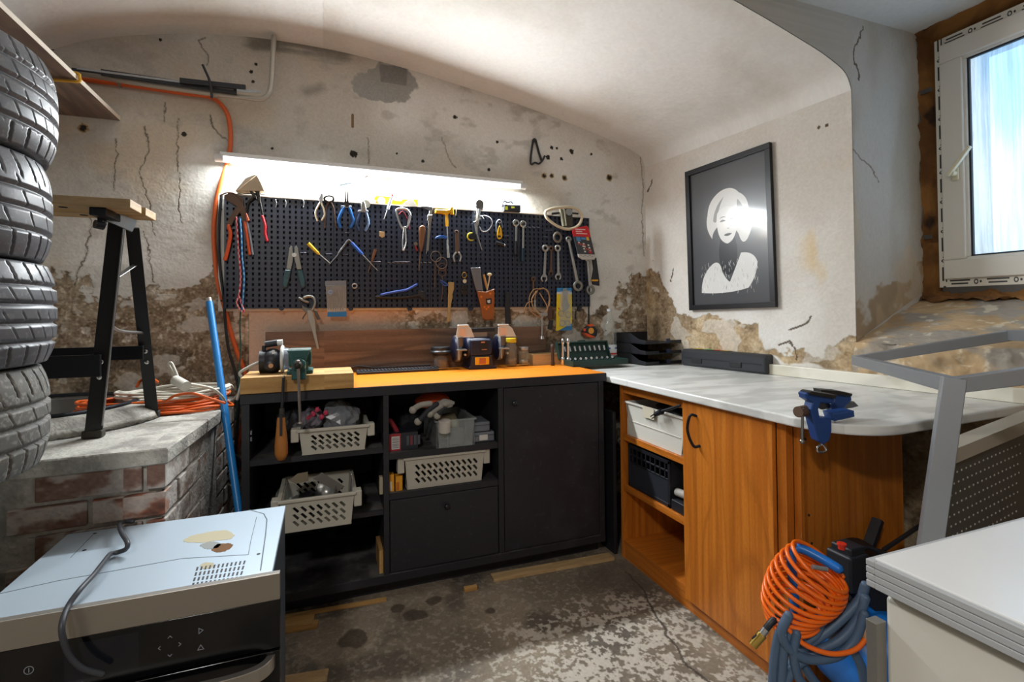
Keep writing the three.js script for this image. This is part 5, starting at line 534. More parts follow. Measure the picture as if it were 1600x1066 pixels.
// ---------- baskets ----------
M.basket = paint(0xb9b4a6, 0.5);
function basket(label, x0, x1, yB, h, zFront, depth, cols, yaw = 0) {
  const w = x1 - x0, t = thing('basket', label, 'basket', 'slotted plastic baskets', [(x0 + x1) / 2, yB + 0.001, zFront]); t.rotation.y = yaw; const tp = 0.012;
  const holes = (W) => { const out = [], n = cols, px = (W - 0.07) / n; for (let r = 0; r < 3; r++) for (let i = 0; i < n; i++) { const cx = -W / 2 + 0.045 + (i + 0.35) * px, cy = h * (0.27 + r * 0.22); const sx = px * 0.3, sy = h * 0.065, k = 0.011; out.push([[cx - sx - k * 0.4, cy + sy], [cx - sx + k * 0.4, cy + sy + k * 0.4], [cx + sx + k * 0.4, cy - sy + k * 0.2], [cx + sx - k * 0.2, cy - sy - k * 0.5]]); } return out; };
  const panel = (W) => poly([[-W / 2 + tp, 0], [W / 2 - tp, 0], [W / 2, h], [-W / 2, h]], 0.003, 0, holes(W));
  mesh('front_panel', panel(w - 0.03).rotateX(0.06).translate(0, 0, -0.012), M.basket, t); mesh('back_panel', panel(w - 0.03).rotateX(-0.06).translate(0, 0, -depth + 0.012), M.basket, t);
  for (const s of [-1, 1]) mesh('end_panel', poly([[-depth / 2 + tp + 0.008, 0], [depth / 2 - tp - 0.008, 0], [depth / 2 - 0.004, h], [-depth / 2 + 0.004, h]], 0.003, 0).rotateY(Math.PI / 2).rotateZ(-s * 0.06).translate(s * (w / 2 - 0.028), 0, -depth / 2), M.basket, t);
  mesh('basket_floor', bx(-w / 2 + 0.025, w / 2 - 0.025, 0, 0.003, -depth + 0.012, -0.011), M.basket, t);
  mesh('rim', [bx(-w / 2 + 0.008, w / 2 - 0.008, h - 0.004, h + 0.008, -0.008, 0.006, 0.003), bx(-w / 2 + 0.008, w / 2 - 0.008, h - 0.004, h + 0.008, -depth - 0.006, -depth + 0.008, 0.003), bx(-w / 2 + 0.004, -w / 2 + 0.02, h - 0.004, h + 0.008, -depth, 0, 0.003), bx(w / 2 - 0.02, w / 2 - 0.004, h - 0.004, h + 0.008, -depth, 0, 0.003)], M.basket, t);
  for (const s of [-1, 1]) mesh('rim_lug', [bx(s * w / 2 - 0.016, s * w / 2 + 0.014, h * 0.55, h + 0.009, -0.05, -0.004, 0.005)], M.basket, t);
  return t;
}
const zc = -2.17, bL = onZ(461, 690, zc).x, bR = onZ(580, 680, zc).x;
basket('slotted basket with plastic bags on the upper left shelf', bL, bR, 0.6365, onZ(470, 673, zc).y - 0.64, zc + 0.01, 0.3, 7);
basket('slotted basket full of glasses and cables on the lower shelf', onZ(440, 790, -2.06).x - 0.022, onZ(549, 790, -2.06).x + 0.026, 0.3765, 0.118, -2.065, 0.3, 7);
basket('wide slotted basket under the clear plastic box', onZ(627, 720, -2.19).x, onZ(761, 710, -2.19).x, 0.4375, 0.132, -2.185, 0.28, 11);
// contents
const lump = (r, c, sx, sy, sz, seed, amp = 0.35) => { const g = new THREE.IcosahedronGeometry(r, 4), p = g.attributes.position; for (let i = 0; i < p.count; i++) { const x = p.getX(i) / r, y = p.getY(i) / r, z = p.getZ(i) / r; const n = 1 + (fbm(x * 2 + seed, y * 2 + z * 1.7, 4, seed) - 0.5) * amp * 2; p.setXYZ(i, x * r * n * sx, y * r * n * sy, z * r * n * sz); } g.computeVertexNormals(); return g.translate(...c); };
M.bag = std(0x8e9094, 0.3, 0, { transmission: 0.3, thickness: 0 });
{ const y = 0.6365; solo('plastic_bag', lump(0.09, [bR - 0.12, y + 0.115, -2.28], 0.9, 0.85, 0.8, 11), M.bag, 'crumpled clear plastic bag at the right of the upper basket', 'bag'); solo('dark_bag', lump(0.085, [bR - 0.3, y + 0.105, -2.29], 0.75, 0.95, 0.9, 17), paint(0x1e2024, 0.5), 'dark crumpled bag in the middle of the upper basket', 'bag'); solo('tinsel_bag', lump(0.06, [bL + 0.06, y + 0.125, -2.25], 0.7, 0.85, 0.8, 23, 0.5), paint(0x6e6870, 0.4), 'grey crumpled net bag with pink flecks in the upper basket', 'bag'); for (let i = 0; i < 5; i++) mesh('pink_fleck', lump(0.009, [bL + 0.05 + i * 0.016, y + 0.14 + (i % 3) * 0.016, -2.205], 1, 1.2, 0.6, 31 + i), paint(0xb8304e, 0.5), scene.children[scene.children.length - 1]); }
{ const X = (u, v) => onZ(u, v, -2.14), y = 0.38; const cup = (n, lab, u, v, r, h, m, tilt) => { const p = X(u, v); const t = thing(n, lab, 'cup', null, [p.x, p.y - h * 0.5, p.z - 0.03]); t.rotation.set(tilt[0], 0, tilt[1]); mesh('cup_wall', lathe([[0, 0], [r * 0.8, 0], [r, h], [r * 0.94, h], [r * 0.76, 0.006], [0, 0.006]], 28), m, t); };
  cup('glass_tumbler', 'tilted glass tumbler at the left of the lower basket', 453, 772, 0.042, 0.07, M.glass, [0.9, 0.1]); cup('steel_cup', 'steel strainer cup lying in the lower basket', 504, 768, 0.038, 0.05, M.steel, [0.7, -0.3]);
  const pl = (nm, lab, pts, z, m, cat) => solo(nm, poly(pts.map(([u, v]) => { const p = onZ(u, v, z); return [p.x, p.y]; }), 0.004, 0.001).translate(0, 0, z), m, lab, cat);
  pl('grey_card', 'grey flat card leaning across the lower basket', [[489, 748], [503, 738], [538, 760], [528, 768]], -2.16, paint(0x6b665e, 0.6), 'card'); pl('tan_card', 'tan rounded card at the back of the lower basket', [[452, 750], [465, 740], [481, 737], [482, 751], [462, 756]], -2.24, paint(0x8c7f68, 0.6), 'card');
  solo('dark_tool_heap', lump(0.075, [X(480, 775).x, 0.428, -2.22], 1.0, 0.55, 0.9, 41), paint(0x19191b, 0.5), 'heap of dark fittings filling the lower basket', 'fittings'); solo('chrome_hose', tube([[549, 742], [551, 750], [550, 760], [548, 768]].map(([u, v]) => onZ(u, v, -2.12)), 0.006, 24), M.steel, 'short ribbed chrome hose at the basket corner', 'hose'); }
{ // clear box and neighbours on the middle shelf
  const y = 0.6065, z = -2.175, X = (u, v) => onZ(u, v, z).x, t = thing('clear_box', 'open clear plastic storage box on the middle shelf', 'box'); const x0 = X(683, 700), x1 = X(741, 690), h = onZ(683, 659, z).y - y, d = 0.3; const wall = (a, b) => poly([[a + 0.008, 0], [b - 0.008, 0], [b, h], [a, h]], 0.003, 0);
  M.clearBox = std(0xf0f3f2, 0.12, 0, { transmission: 0.86, thickness: 0, ior: 1.3 });
  mesh('front_wall', wall(x0, x1).translate(0, y, z - 0.003), M.clearBox, t); mesh('back_wall', wall(x0, x1).translate(0, y, z - d), M.clearBox, t); for (const s of [x0, x1]) mesh('end_wall', poly([[0, 0], [d, 0], [d, h], [0, h]], 0.003, 0).rotateY(Math.PI / 2).translate(s - 0.0015, y, z), M.clearBox, t); mesh('box_bottom', bx(x0 + 0.006, x1 - 0.006, y, y + 0.003, z - d, z), M.clearBox, t); mesh('rim', [bx(x0 - 0.01, x1 + 0.01, y + h - 0.004, y + h + 0.004, z - 0.006, z + 0.008, 0.002), bx(x0 - 0.01, x0 + 0.004, y + h - 0.004, y + h + 0.004, z - d, z, 0.002), bx(x1 - 0.004, x1 + 0.01, y + h - 0.004, y + h + 0.004, z - d, z, 0.002)], M.clearBox, t); for (const f of [0.28, 0.76]) mesh('rib', bx(x0 + (x1 - x0) * f - 0.003, x0 + (x1 - x0) * f + 0.003, y, y + h * 0.8, z, z + 0.004), M.clearBox, t);
  solo('screw_tub', [place(new THREE.CylinderGeometry(0.028, 0.026, 0.05, 24), [X(690, 670) + 0.01, y + h - 0.02, z + 0.012], 0.15)], std(0xc9c2b8, 0.4), 'small round tub of white screws clipped on the clear box', 'tub'); solo('cream_pot', lathe([[0, 0], [0.045, 0], [0.05, 0.06], [0.04, 0.1], [0, 0.1]], 24).rotateZ(0.2).translate(X(715, 690), y + 0.016, z - 0.13), paint(0xb6ac8c, 0.6), 'cream coloured pot inside the clear box', 'pot'); solo('grey_block', bx(x0 + 0.06, x1 - 0.04, y + 0.004, y + h * 0.6, z - 0.06, z - 0.02, 0.006), paint(0x6d6b66, 0.6), 'grey block behind the front of the clear box', 'block');
  const gz = z + 0.02, gl = thing('work_glove', 'grey and black work glove draped over the clear box', 'glove'); const gp = (l) => l.map(([u, v]) => onZ(u, v, gz)); const fing = [[[700, 633], [690, 641], [683, 650]], [[692, 633], [681, 640], [672, 647]], [[682, 632], [670, 641], [660, 652], [653, 659]], [[672, 631], [658, 633], [650, 637], [645, 641]]]; fing.forEach((f, i) => { const p = gp(f); mesh('finger', tube(p, 0.0125, 24, 10), i % 2 ? paint(0x8f8b82, 0.8) : paint(0x1f2126, 0.7), gl); mesh('fingertip', ball(0.0145, p[p.length - 1].toArray(), 1.1, 1.1, 1), paint(0x9a958a, 0.85), gl, 'pale grey fingertip'); }); mesh('palm', lump(0.035, onZ(694, 631, gz - 0.02).toArray(), 1.3, 0.5, 1, 53), paint(0x8d897f, 0.85), gl);
  solo('orange_cloth', lump(0.06, onZ(675, 626, -2.3).toArray(), 1.3, 0.65, 0.9, 59, 0.2), paint(0xc2491a, 0.7), 'orange fabric bundle at the back of the middle shelf', 'fabric'); solo('dark_fabric', lump(0.08, [X(650, 680), y + 0.075, -2.44], 0.95, 0.85, 0.7, 61), paint(0x191a1e, 0.8), 'dark cloth heap left of the clear box', 'cloth'); solo('red_strap', tube([[609, 657], [614, 664], [619, 672], [621, 678]].map(([u, v]) => onZ(u, v, -2.24)), 0.011, 24), paint(0x8e1f2e, 0.6), 'dark red strap end above the barcode box', 'strap');
  const cb = thing('parts_box', 'dark carton with a red edge and a barcode panel', 'box'), xb0 = X(609, 690), xb1 = X(655, 690), hb = onZ(609, 681, z).y - y; mesh('carton', bx(xb0, xb1, y, y + hb, z - 0.14, z - 0.03, 0.001), paint(0x20222b, 0.5), cb); mesh('red_edge', bx(xb0 + 0.001, xb0 + 0.05, y + 0.0005, y + hb * 0.98, z - 0.0305, z - 0.0295), paint(0xa02630, 0.5), cb); const bt = canvasTex(64, 96, (c, w, h) => { c.fillStyle = '#d6d2cc'; c.fillRect(0, 0, w, h); c.fillStyle = '#3a3a3c'; for (let i = 0; i < 12; i++) c.fillRect(4, 6 + i * 7, w - 8, (i % 3) + 2); }); const bl = new THREE.PlaneGeometry(0.034, hb * 0.72).translate(xb0 + 0.028, y + hb * 0.47, z - 0.029); mesh('barcode', bl, std(0xffffff, 0.6, 0, { map: bt, side: THREE.DoubleSide }), cb); for (let i = 0; i < 4; i++) mesh('carton_print', bx(xb0 + 0.075 + i * 0.016, xb0 + 0.085 + i * 0.016, y + 0.02, y + hb * 0.8, z - 0.0305, z - 0.0297), paint(i === 1 ? 0x7c3038 : 0x4d5058, 0.5), cb);
  for (const [i, lab] of [[0, 'lower grey organiser case with a white label'], [1, 'upper grey organiser case on the middle shelf']]) { const o = thing('organiser_case', lab, 'case', null); const w0 = X(744, 690), w1 = X(i ? 769 : 776, 690), h0 = y + i * 0.047 + 0.001; mesh('case_body', bx(w0, w1, h0, h0 + 0.044, z - 0.17, z - 0.03, 0.005), std(0x6f747c, 0.35), o); mesh('lid_line', bx(w0 + 0.002, w1 - 0.002, h0 + 0.028, h0 + 0.03, z - 0.031, z - 0.0285), paint(0x2e3136, 0.5), o); if (!i) mesh('white_label', bx(X(752, 690), X(765, 690), h0 + 0.008, h0 + 0.032, z - 0.03, z - 0.0275), paint(0xd8d4cb, 0.6), o); }
  const yb = 0.4375; for (const [u0, u1, hh, lab] of [[608.5, 616, 0.072, 'taller of two small yellow cartons on the middle shelf'], [618.5, 629, 0.062, 'shorter yellow carton with an orange front']]) { const o = thing('small_carton', lab, 'carton'); const a = onZ(u0, 770, -2.2).x, b = onZ(u1, 770, -2.2).x; mesh('carton', bx(a, b, yb, yb + hh, -2.24, -2.2, 0.0008), paint(0xe09a1e, 0.5), o); mesh('print', [bx(a + 0.002, (a + b) / 2, yb + 0.004, yb + hh * 0.6, -2.2005, -2.1995)], paint(u0 < 610 ? 0xd8d4ca : 0xc2661a, 0.5), o); }
  solo('cream_switch_box', bx(0.2165, 0.2305, onZ(597, 773, -2.19).y, onZ(597, 746, -2.19).y, -2.22, -2.19, 0.002), paint(0xb9ab90, 0.5), 'small cream box fixed to the cabinet divider', 'box'); solo('wood_offcut', tri(bx(0.214, 0.2305, 0.1045, 0.2, -2.34, -2.19, 0.001)), M.timber, 'short wooden offcut against the divider on the cabinet floor', 'offcut');
}

// ---------- in the brown cabinet ----------
{
  const X = 1.375, P = (u, v) => onX(u, v, X), A = P(975.8, 629), B = P(1071, 652), C = P(988, 680), D = P(1064, 699), y = 0.601, h = (A.y + B.y) / 2 - y, t = thing('white_bin', 'white plastic bin on the top shelf of the brown cabinet', 'bin');
  const z0 = Math.max(A.z, -2.106), z1 = Math.min(B.z, -1.652), tp = 0.03, W = paint(0xd8d5cb, 0.42), dpt = 0.3; mesh('front_wall', poly([[z0 + tp, 0], [z1 - tp, 0], [z1, h], [z0, h]].map(([a, b]) => [-a, b]).reverse(), 0.004, 0.0005).rotateY(Math.PI / 2).translate(X, y, 0), W, t); mesh('side_wall', bx(X, X + dpt, y, y + h, z0 + 0.012, z0 + 0.016), W, t); mesh('side_wall', bx(X, X + dpt, y, y + h, z1 - 0.016, z1 - 0.012), W, t); mesh('back_wall', bx(X + dpt, X + dpt + 0.004, y, y + h, z0 + 0.01, z1 - 0.01), W, t); mesh('bin_floor', bx(X + 0.004, X + dpt, y, y + 0.004, z0 + tp, z1 - tp), W, t); mesh('rim', [bx(X - 0.008, X + 0.006, y + h - 0.006, y + h + 0.004, z0, z1, 0.003), bx(X, X + dpt, y + h - 0.006, y + h + 0.004, z0, z0 + 0.014, 0.003), bx(X, X + dpt, y + h - 0.006, y + h + 0.004, z1 - 0.014, z1, 0.003)], W, t); mesh('ridge', [bx(X - 0.003, X + 0.001, y + h * 0.45, y + h * 0.47, z0 + 0.04, z1 - 0.03)], W, t);
  solo('power_plug', [tube([[1062, 634], [1050, 638], [1040, 641], [1033, 643]].map(([u, v]) => onX(u, v, X - 0.03)), 0.006, 24), rod(onX(1034, 643, X - 0.03), onX(1024, 648, X - 0.03), 0.013, 0.01), rod(onX(1024, 646, X - 0.03), onX(1016.5, 651, X - 0.03), 0.0025), rod(onX(1026, 650, X - 0.03), onX(1018.5, 654, X - 0.03), 0.0025)], M.dark, 'black mains plug hanging over the rim of the white bin', 'plug');
  solo('paper_flap', poly([[-1, 0], [0, 0], [0, 1], [-1, 1]].map(([a, b]) => [a * 0.085, b * 0.05]), 0.002, 0).rotateY(Math.PI / 2).translate(X - 0.013, P(1008, 650).y - 0.002, P(1021, 645).z + 0.02 - 0.085), paint(0xd6cdb8, 0.6), 'cream card tag hanging over the front of the white bin', 'card'); solo('black_cable_heap', lump(0.1, [X + 0.13, y + h * 0.86, (z0 + z1) / 2 + 0.02], 0.9, 0.42, 1.35, 71), paint(0x1b1c20, 0.5), 'dark heap of cables filling the white bin', 'cables'); solo('wood_dowel', rod(onX(1047, 629, X + 0.05), onX(1064, 634, X + 0.08), 0.015, 0.013), paint(0xa5743e, 0.55), 'round wooden tool shaft lying in the white bin', 'dowel');
  // black crate
  const yc = 0.357, a = P(981, 700), b = P(1046, 740), hC = 0.2, k = thing('black_crate', 'black folding crate with a lattice front on the middle shelf', 'crate'), za = a.z, zb = b.z; const bars = []; mesh('crate_body', [bx(X + 0.006, X + 0.3, yc, yc + 0.006, za, zb), bx(X + 0.29, X + 0.3, yc, yc + hC, za, zb), bx(X + 0.006, X + 0.3, yc, yc + hC, za, za + 0.006), bx(X + 0.006, X + 0.3, yc, yc + hC, zb - 0.006, zb)], M.dark, k); mesh('front_frame', [bx(X, X + 0.01, yc, yc + 0.016, za, zb, 0.002), bx(X, X + 0.01, yc + hC - 0.016, yc + hC, za, zb, 0.002), bx(X, X + 0.01, yc, yc + hC, za, za + 0.014, 0.002), bx(X, X + 0.01, yc, yc + hC, zb - 0.014, zb, 0.002), bx(X + 0.002, X + 0.01, yc + hC * 0.56, yc + hC * 0.6, za, zb, 0.002), bx(X + 0.002, X + 0.01, yc + hC * 0.74, yc + hC * 0.78, za, zb, 0.002)], M.dark, k); for (let i = 1; i < 9; i++) { const z = za + (zb - za) * i / 9; mesh('lattice_bar', bx(X + 0.002, X + 0.009, yc + hC * 0.58, yc + hC - 0.012, z - 0.003, z + 0.003), M.dark, k); } mesh('front_panel', bx(X + 0.004, X + 0.008, yc + 0.016, yc + hC * 0.57, za + 0.014, zb - 0.014), paint(0x2b2e35, 0.35), k);
  const c0 = P(1067, 745), c1 = P(1079, 755), sm_ = thing('printed_carton', 'small cream and blue printed carton beside the black crate', 'carton'); mesh('carton', bx(X + 0.01, X + 0.09, yc + 0.045, yc + 0.15, c0.z, c1.z, 0.001), paint(0xc9bca0, 0.6), sm_); mesh('print', [bx(X + 0.0094, X + 0.0105, yc + 0.055, yc + 0.085, c0.z + 0.012, c1.z - 0.004), bx(X + 0.0094, X + 0.0105, yc + 0.1, yc + 0.12, c0.z + 0.01, c1.z - 0.012)], paint(0x3a6aa8, 0.5), sm_); solo('black_tray', [bx(X, X + 0.2, yc + 0.0005, yc + 0.044, zb + 0.008, -1.652, 0.004)], M.dark, 'low black tray holding the small carton', 'tray'); solo('pale_tube', rod([X + 0.03, yc + 0.07, zb + 0.012], [X + 0.03, yc + 0.075, c0.z - 0.004], 0.017), paint(0xa7a39b, 0.5), 'pale short tube on the low black tray', 'tube');
}
// ---------- tyres ----------
{
  const R = 0.317, K = 0.84, rim = 0.216;
  const tyreGeo = (style) => {
    const nT = 690, prof = []; // profile: inner bead -> sidewall -> tread -> sidewall -> bead, with v along it
    const add = (r, y, tread) => prof.push([r, y, tread]);
    add(rim, -0.072, 0); add(rim + 0.01, -0.085, 0); add(0.255, -0.105, 0); add(0.284, -0.1125, 0); add(0.3, -0.108, 0); const nTr = 46; for (let i = 0; i <= nTr; i++) { const s = i / nTr * 2 - 1; add(R - 0.015 * Math.pow(Math.abs(s), 3.2), s * 0.103, 1); } add(0.3, 0.108, 0); add(0.284, 0.1125, 0); add(0.255, 0.105, 0); add(rim + 0.01, 0.085, 0); add(rim, 0.072, 0);
    const np = prof.length - 1;
    const g = grid(nT, np, (u, v) => { const i = Math.round(v * np), [r0, y, tr] = prof[i], a = u * Math.PI * 2; let r = r0; if (tr) { const s = y / 0.103, fr = (k) => ((k % 1) + 1) % 1; let groove = 0; const rings = style ? [-0.5, -0.08, 0.34] : [-0.6, -0.2, 0.2, 0.6]; for (const q0 of rings) if (Math.abs(s - q0) < 0.05) groove = 1; if (Math.abs(s) > (style ? 0.55 : 0.68)) { if (fr(u * 46 + s * 0.5) < 0.14) groove = Math.max(groove, 0.8); } else if (!style) { if (fr(u * 46 + s * 1.5) < 0.06) groove = Math.max(groove, 0.35); } else if (fr(u * 30 + s * 0.8) < 0.05 && s > -0.4) groove = Math.max(groove, 0.45); r -= groove * 0.0072; } return [Math.cos(a) * r, y, -Math.sin(a) * r]; });
    return g;
  };
  const tt = texture(256, 256, (u, t) => { const n = fbm(u * 6, t * 6, 4, 901), k = fbm(u * 50, t * 50, 3, 905); const e = n * 26 + sm(0.6, 0.8, k) * 22; return [80 + e, 82 + e, 86 + e]; }, true); M.rubber = std(0xffffff, 0.45, 0, { map: tt }); M.rubberDusty = std(0xffffff, 0.72, 0, { map: texture(256, 256, (u, t) => { const n = fbm(u * 6, t * 6, 4, 911), k = fbm(u * 50, t * 50, 3, 915); const e = n * 44 + sm(0.5, 0.75, k) * 34; return [84 + e, 82 + e, 78 + e * 0.93]; }, true) });
  const gA = tri(tyreGeo(0), 0, 3), gB = tri(tyreGeo(1), 0, 3), rimG = join([lathe([[rim - 0.004, -0.075], [rim + 0.003, -0.075], [rim + 0.003, 0.075], [rim - 0.004, 0.075], [rim - 0.03, 0.02], [rim - 0.03, -0.02], [rim - 0.004, -0.075]], 48)]); const labs = ['lowest dusty tyre of the stack beside the brick plinth', 'second tyre from the bottom, with fine slanted sipes', 'third tyre from the bottom, with wide blocks', 'topmost tyre of the stack, under the wall shelf'];
  for (let i = 0; i < 4; i++) { const t = thing('tyre', labs[i], 'tyre', 'stacked car tyres', [-0.896 + [0, 0.01, 0.004, 0.012][i], 0.8645 + 0.1135 + i * 0.2275, -1.371 + [0, -0.004, 0.004, 0][i]]); t.rotation.y = i * 1.3; const b = mesh('tyre_body', i % 2 ? gA : gB, i === 0 ? M.rubberDusty : M.rubber, t); mesh('wheel_rim', rimG, paint(0x3a3c40, 0.5, 0.6), t); }
}
// ---------- folding workbench standing on the plinth ----------
{
  const t = thing('folding_workbench', 'folding workbench with black legs and wooden jaws on the brick plinth', 'workbench'), blk = paint(0x15161a, 0.4, 0.3), y0 = 0.801;
  const F = onY(146, 684, y0), R = onY(238, 652, y0), Tf = dep(184, 338, 1.66), Tr = dep(207, 356, 1.78); const f = (a, b, k) => a.clone().lerp(b, k);
  F.y = y0 + 0.012; R.y = y0 + 0.012; const zUp = V(0.25, 0, 0.97);
  mesh('leg', beam(F, Tf, 0.045, 0.024, zUp), blk, t); mesh('leg', beam(R, Tr, 0.04, 0.024, zUp), blk, t); mesh('foot', cbx(0.056, 0.024, 0.034, [F.x, y0 + 0.013, F.z], 0.004), paint(0x3a352c, 0.7), t); mesh('foot', cbx(0.05, 0.024, 0.034, [R.x, y0 + 0.013, R.z], 0.004), paint(0x2b2a28, 0.7), t);
  mesh('leg_edge', beam(f(F, Tf, 0.04).add(V(0.024, 0, 0.008)), f(F, Tf, 0.98).add(V(0.022, 0, 0.008)), 0.004, 0.026, zUp), std(0x8e8e8c, 0.35, 0.6), t);
  // second pair of legs further left, behind the tyres
  const dx = V(-0.5, 0, 0.02); mesh('leg', beam(F.clone().add(dx), Tf.clone().add(dx), 0.045, 0.024, zUp), blk, t); mesh('leg', beam(R.clone().add(dx), Tr.clone().add(dx), 0.04, 0.024, zUp), blk, t);
  const sf = dep(152, 572, 1.6), sr = dep(224, 551, 1.86); mesh('stretcher', bx(sf.x - 0.52, sf.x + 0.005, sf.y - 0.035, sf.y + 0.035, sf.z - 0.02, sf.z - 0.005, 0.002), blk, t); mesh('stretcher', bx(sr.x - 0.55, sr.x, sr.y - 0.025, sr.y + 0.025, sr.z - 0.008, sr.z + 0.006, 0.002), blk, t);
  mesh('brace', tube([f(F, Tf, 0.52), dep(186, 517, 1.72), f(R, Tr, 0.46)], 0.006, 20, 6), M.steel, t, 'bent steel brace'); mesh('brace', beam(f(F, Tf, 0.7), f(R, Tr, 0.82), 0.014, 0.004, V(0, 0, 1)), M.steel, t);
  for (const p of [f(F, Tf, 0.33), f(F, Tf, 0.26), f(R, Tr, 0.36), f(R, Tr, 0.3)]) mesh('bolt', ball(0.008, [p.x + 0.004, p.y, p.z + 0.016], 1, 1, 0.5, 12), M.chrome, t);
  mesh('head_bracket', [beam(dep(170, 336, 1.58), dep(210, 354, 1.64), 0.008, 0.04, V(0, 1, 0), 0.001)], std(0xb6b6b4, 0.3, 0.75), t, 'steel head bracket');
  const c0 = dep(158, 331, 1.55), c1 = dep(161, 352, 1.53); mesh('crank', [beam(c0, dep(160, 352, 1.55), 0.034, 0.016, V(1, 0, 0), 0.005), rod(dep(162, 353, 1.52), dep(148, 350, 1.5), 0.013)], blk, t, 'black crank handle');
  const yb = 1.548, b1 = onY(203.5, 311, yb), b2 = onY(226, 324, yb + 0.0), wv = tri; const board = (p, z0, z1, x1) => { const g = bx(p.x - 0.72, x1, yb - 0.026, yb, z0, z1, 0.002); const m = mesh('jaw_board', tri(g, 1), M.ply, t, 'pale plywood jaw board'); for (const o of [0.18, 0.36]) mesh('dog_hole', new THREE.CylinderGeometry(0.011, 0.011, 0.001, 16).translate(x1 - o, yb - 0.0265, (z0 + z1) / 2), paint(0x1a1410, 0.9), m); };
  board(b1, b1.z - 0.1, b1.z, b1.x); board(b1, b1.z - 0.23, b1.z - 0.125, b1.x + 0.004); mesh('clamp_rail', bx(Tf.x - 0.012, Tf.x + 0.03, yb - 0.05, yb - 0.0265, b1.z - 0.22, b1.z - 0.02, 0.003), blk, t);
}
// ---------- cable coils on the plinth ----------
{
  const C = V(-0.665, 0.835, -2.52), coil = (name, lab, col, n, rx, rz, r, hgt, off, sd) => { const t = thing(name, lab, 'extension cord'); for (let k = 0; k < n; k++) { const p = [], ph = k * 0.9 + sd, N = 16; for (let i = 0; i < N; i++) { const a = i / N * Math.PI * 2; const q_ = 1 + (vn(Math.cos(a) * 1.6 + k * 3.1 + sd, Math.sin(a) * 1.6, 5) - 0.5) * 0.34; p.push(V(C.x + off[0] + Math.cos(a) * rx * q_, C.y + off[1] + (k / n - 0.4) * hgt + (vn(a * 1.3 + k, k, 9) - 0.5) * 0.03, C.z + off[2] + Math.sin(a) * rz * q_)); } mesh('cord_loop', tube(p, r, 80, 7, true), paint(col, 0.5), t); } return t; };
  const o = coil('orange_extension_cord', 'coil of orange extension cord on the brick plinth', 0xd25a10, 9, 0.25, 0.17, 0.0055, 0.05, [0.005, -0.008, 0], 1.7); mesh('cord_end', tube([dep(214, 604, 1.9), dep(220, 595, 1.92), dep(234, 591, 1.95), dep(246, 597, 2.0)], 0.0055, 24), paint(0xd25a10, 0.5), o); mesh('cord_end', tube([dep(258, 628, 1.9), dep(275, 618, 1.92), dep(300, 615, 1.95), dep(325, 622, 1.95), dep(351, 630, 1.95)], 0.005, 40), paint(0xd25a10, 0.5), o);
  const w = coil('white_extension_cord', 'coil of white extension cord lying on the orange one', 0xcfc9ba, 4, 0.2, 0.14, 0.0058, 0.03, [0.07, 0.034, -0.01], 6.1); mesh('cord_end', tube([dep(276, 597, 1.95), dep(268, 580, 1.95), dep(263, 570, 1.95), dep(268, 568, 1.95), dep(277, 588, 1.95)], 0.0056, 30), paint(0xd6d1c3, 0.5), w); mesh('plug', [rod(dep(274, 594, 1.93), dep(291, 604, 1.9), 0.019, 0.02)], paint(0xd9d5ca, 0.4), w, 'white socket end'); mesh('cord_tail', tube([dep(295, 600, 1.95), dep(330, 607, 2.0), dep(345, 618, 2.05), dep(352, 628, 2.1)], 0.0056, 30), paint(0xcfc9ba, 0.5), w);
}
// ---------- blue pole, wall cables ----------
{ const a = onZ(327, 472, -2.62), b = onZ(373, 796, -2.26), d = b.clone().sub(a), k = -a.y / d.y, e = a.clone().addScaledVector(d, k); const t = thing('blue_pole', 'long bright blue pole leaning between the plinth and the workbench', 'pole'); mesh('shaft', rod(e, a, 0.0145, 0.0145), paint(0x1f78bc, 0.35), t); mesh('steel_tip', rod(a, a.clone().addScaledVector(d, -0.02), 0.0125), M.steel, t); }
const onWallZ = (list, z = ZB + 0.02) => list.map(([u, v]) => onZ(u, v, z));
{ const t = thing('orange_air_hose', 'orange hose running down the wall left of the tool board', 'hose'); mesh('hose', tube(onWallZ([[120, 123], [200, 133], [280, 145], [325, 151], [342, 160], [355, 178], [360, 205], [359, 235], [353, 262], [344, 290], [337, 320], [334, 360], [336, 405], [342, 450], [355, 500], [370, 550], [383, 584], [386, 620], [376, 680], [360, 740], [352, 790]], ZB + 0.012), 0.0105, 160), paint(0xd25c22, 0.45), t); }
solo('black_power_cable', tube(onWallZ([[346, 305], [343, 340], [342, 380], [344, 420], [350, 470], [352, 505], [357, 545], [368, 585], [373, 620], [370, 680], [366, 730], [356, 780]], ZB + 0.035), 0.0065, 90), M.dark, 'black cable hanging down beside the tool board edge', 'cable');
solo('white_power_cable', tube([onZ(398, 586, -2.42), onZ(385, 592, -2.5), onZ(376, 612, -2.6), onZ(360, 628, -2.68), onZ(347, 632, -2.72), onZ(344, 660, -2.74), onZ(350, 700, -2.72), onZ(342, 725, -2.7), onZ(345, 750, -2.66), onZ(362, 760, -2.62)], 0.006, 80), paint(0xc9c5ba, 0.5), 'white cable looping down behind the blue pole', 'cable');
solo('red_cable', tube([onZ(384, 690, -2.7), onZ(376, 730, -2.7), onZ(360, 765, -2.7), onZ(352, 800, -2.68), onZ(356, 850, -2.66)], 0.007, 50), paint(0xa83020, 0.5), 'red cable in the gap left of the workbench', 'cable');
{ const t = thing('black_cable_coil', 'small coil of black cable in the gap left of the workbench', 'cable'); for (let i = 0; i < 4; i++) { const c = onZ(354 + i * 2, 726 + i * 5, -2.66); mesh('cable_loop', place(ring(0.055 - i * 0.006, 0.0055, 32, 7), [c.x, c.y, c.z + i * 0.008], 0.2 + i * 0.2, 0.3 * i, 0.4), M.dark, t); } }
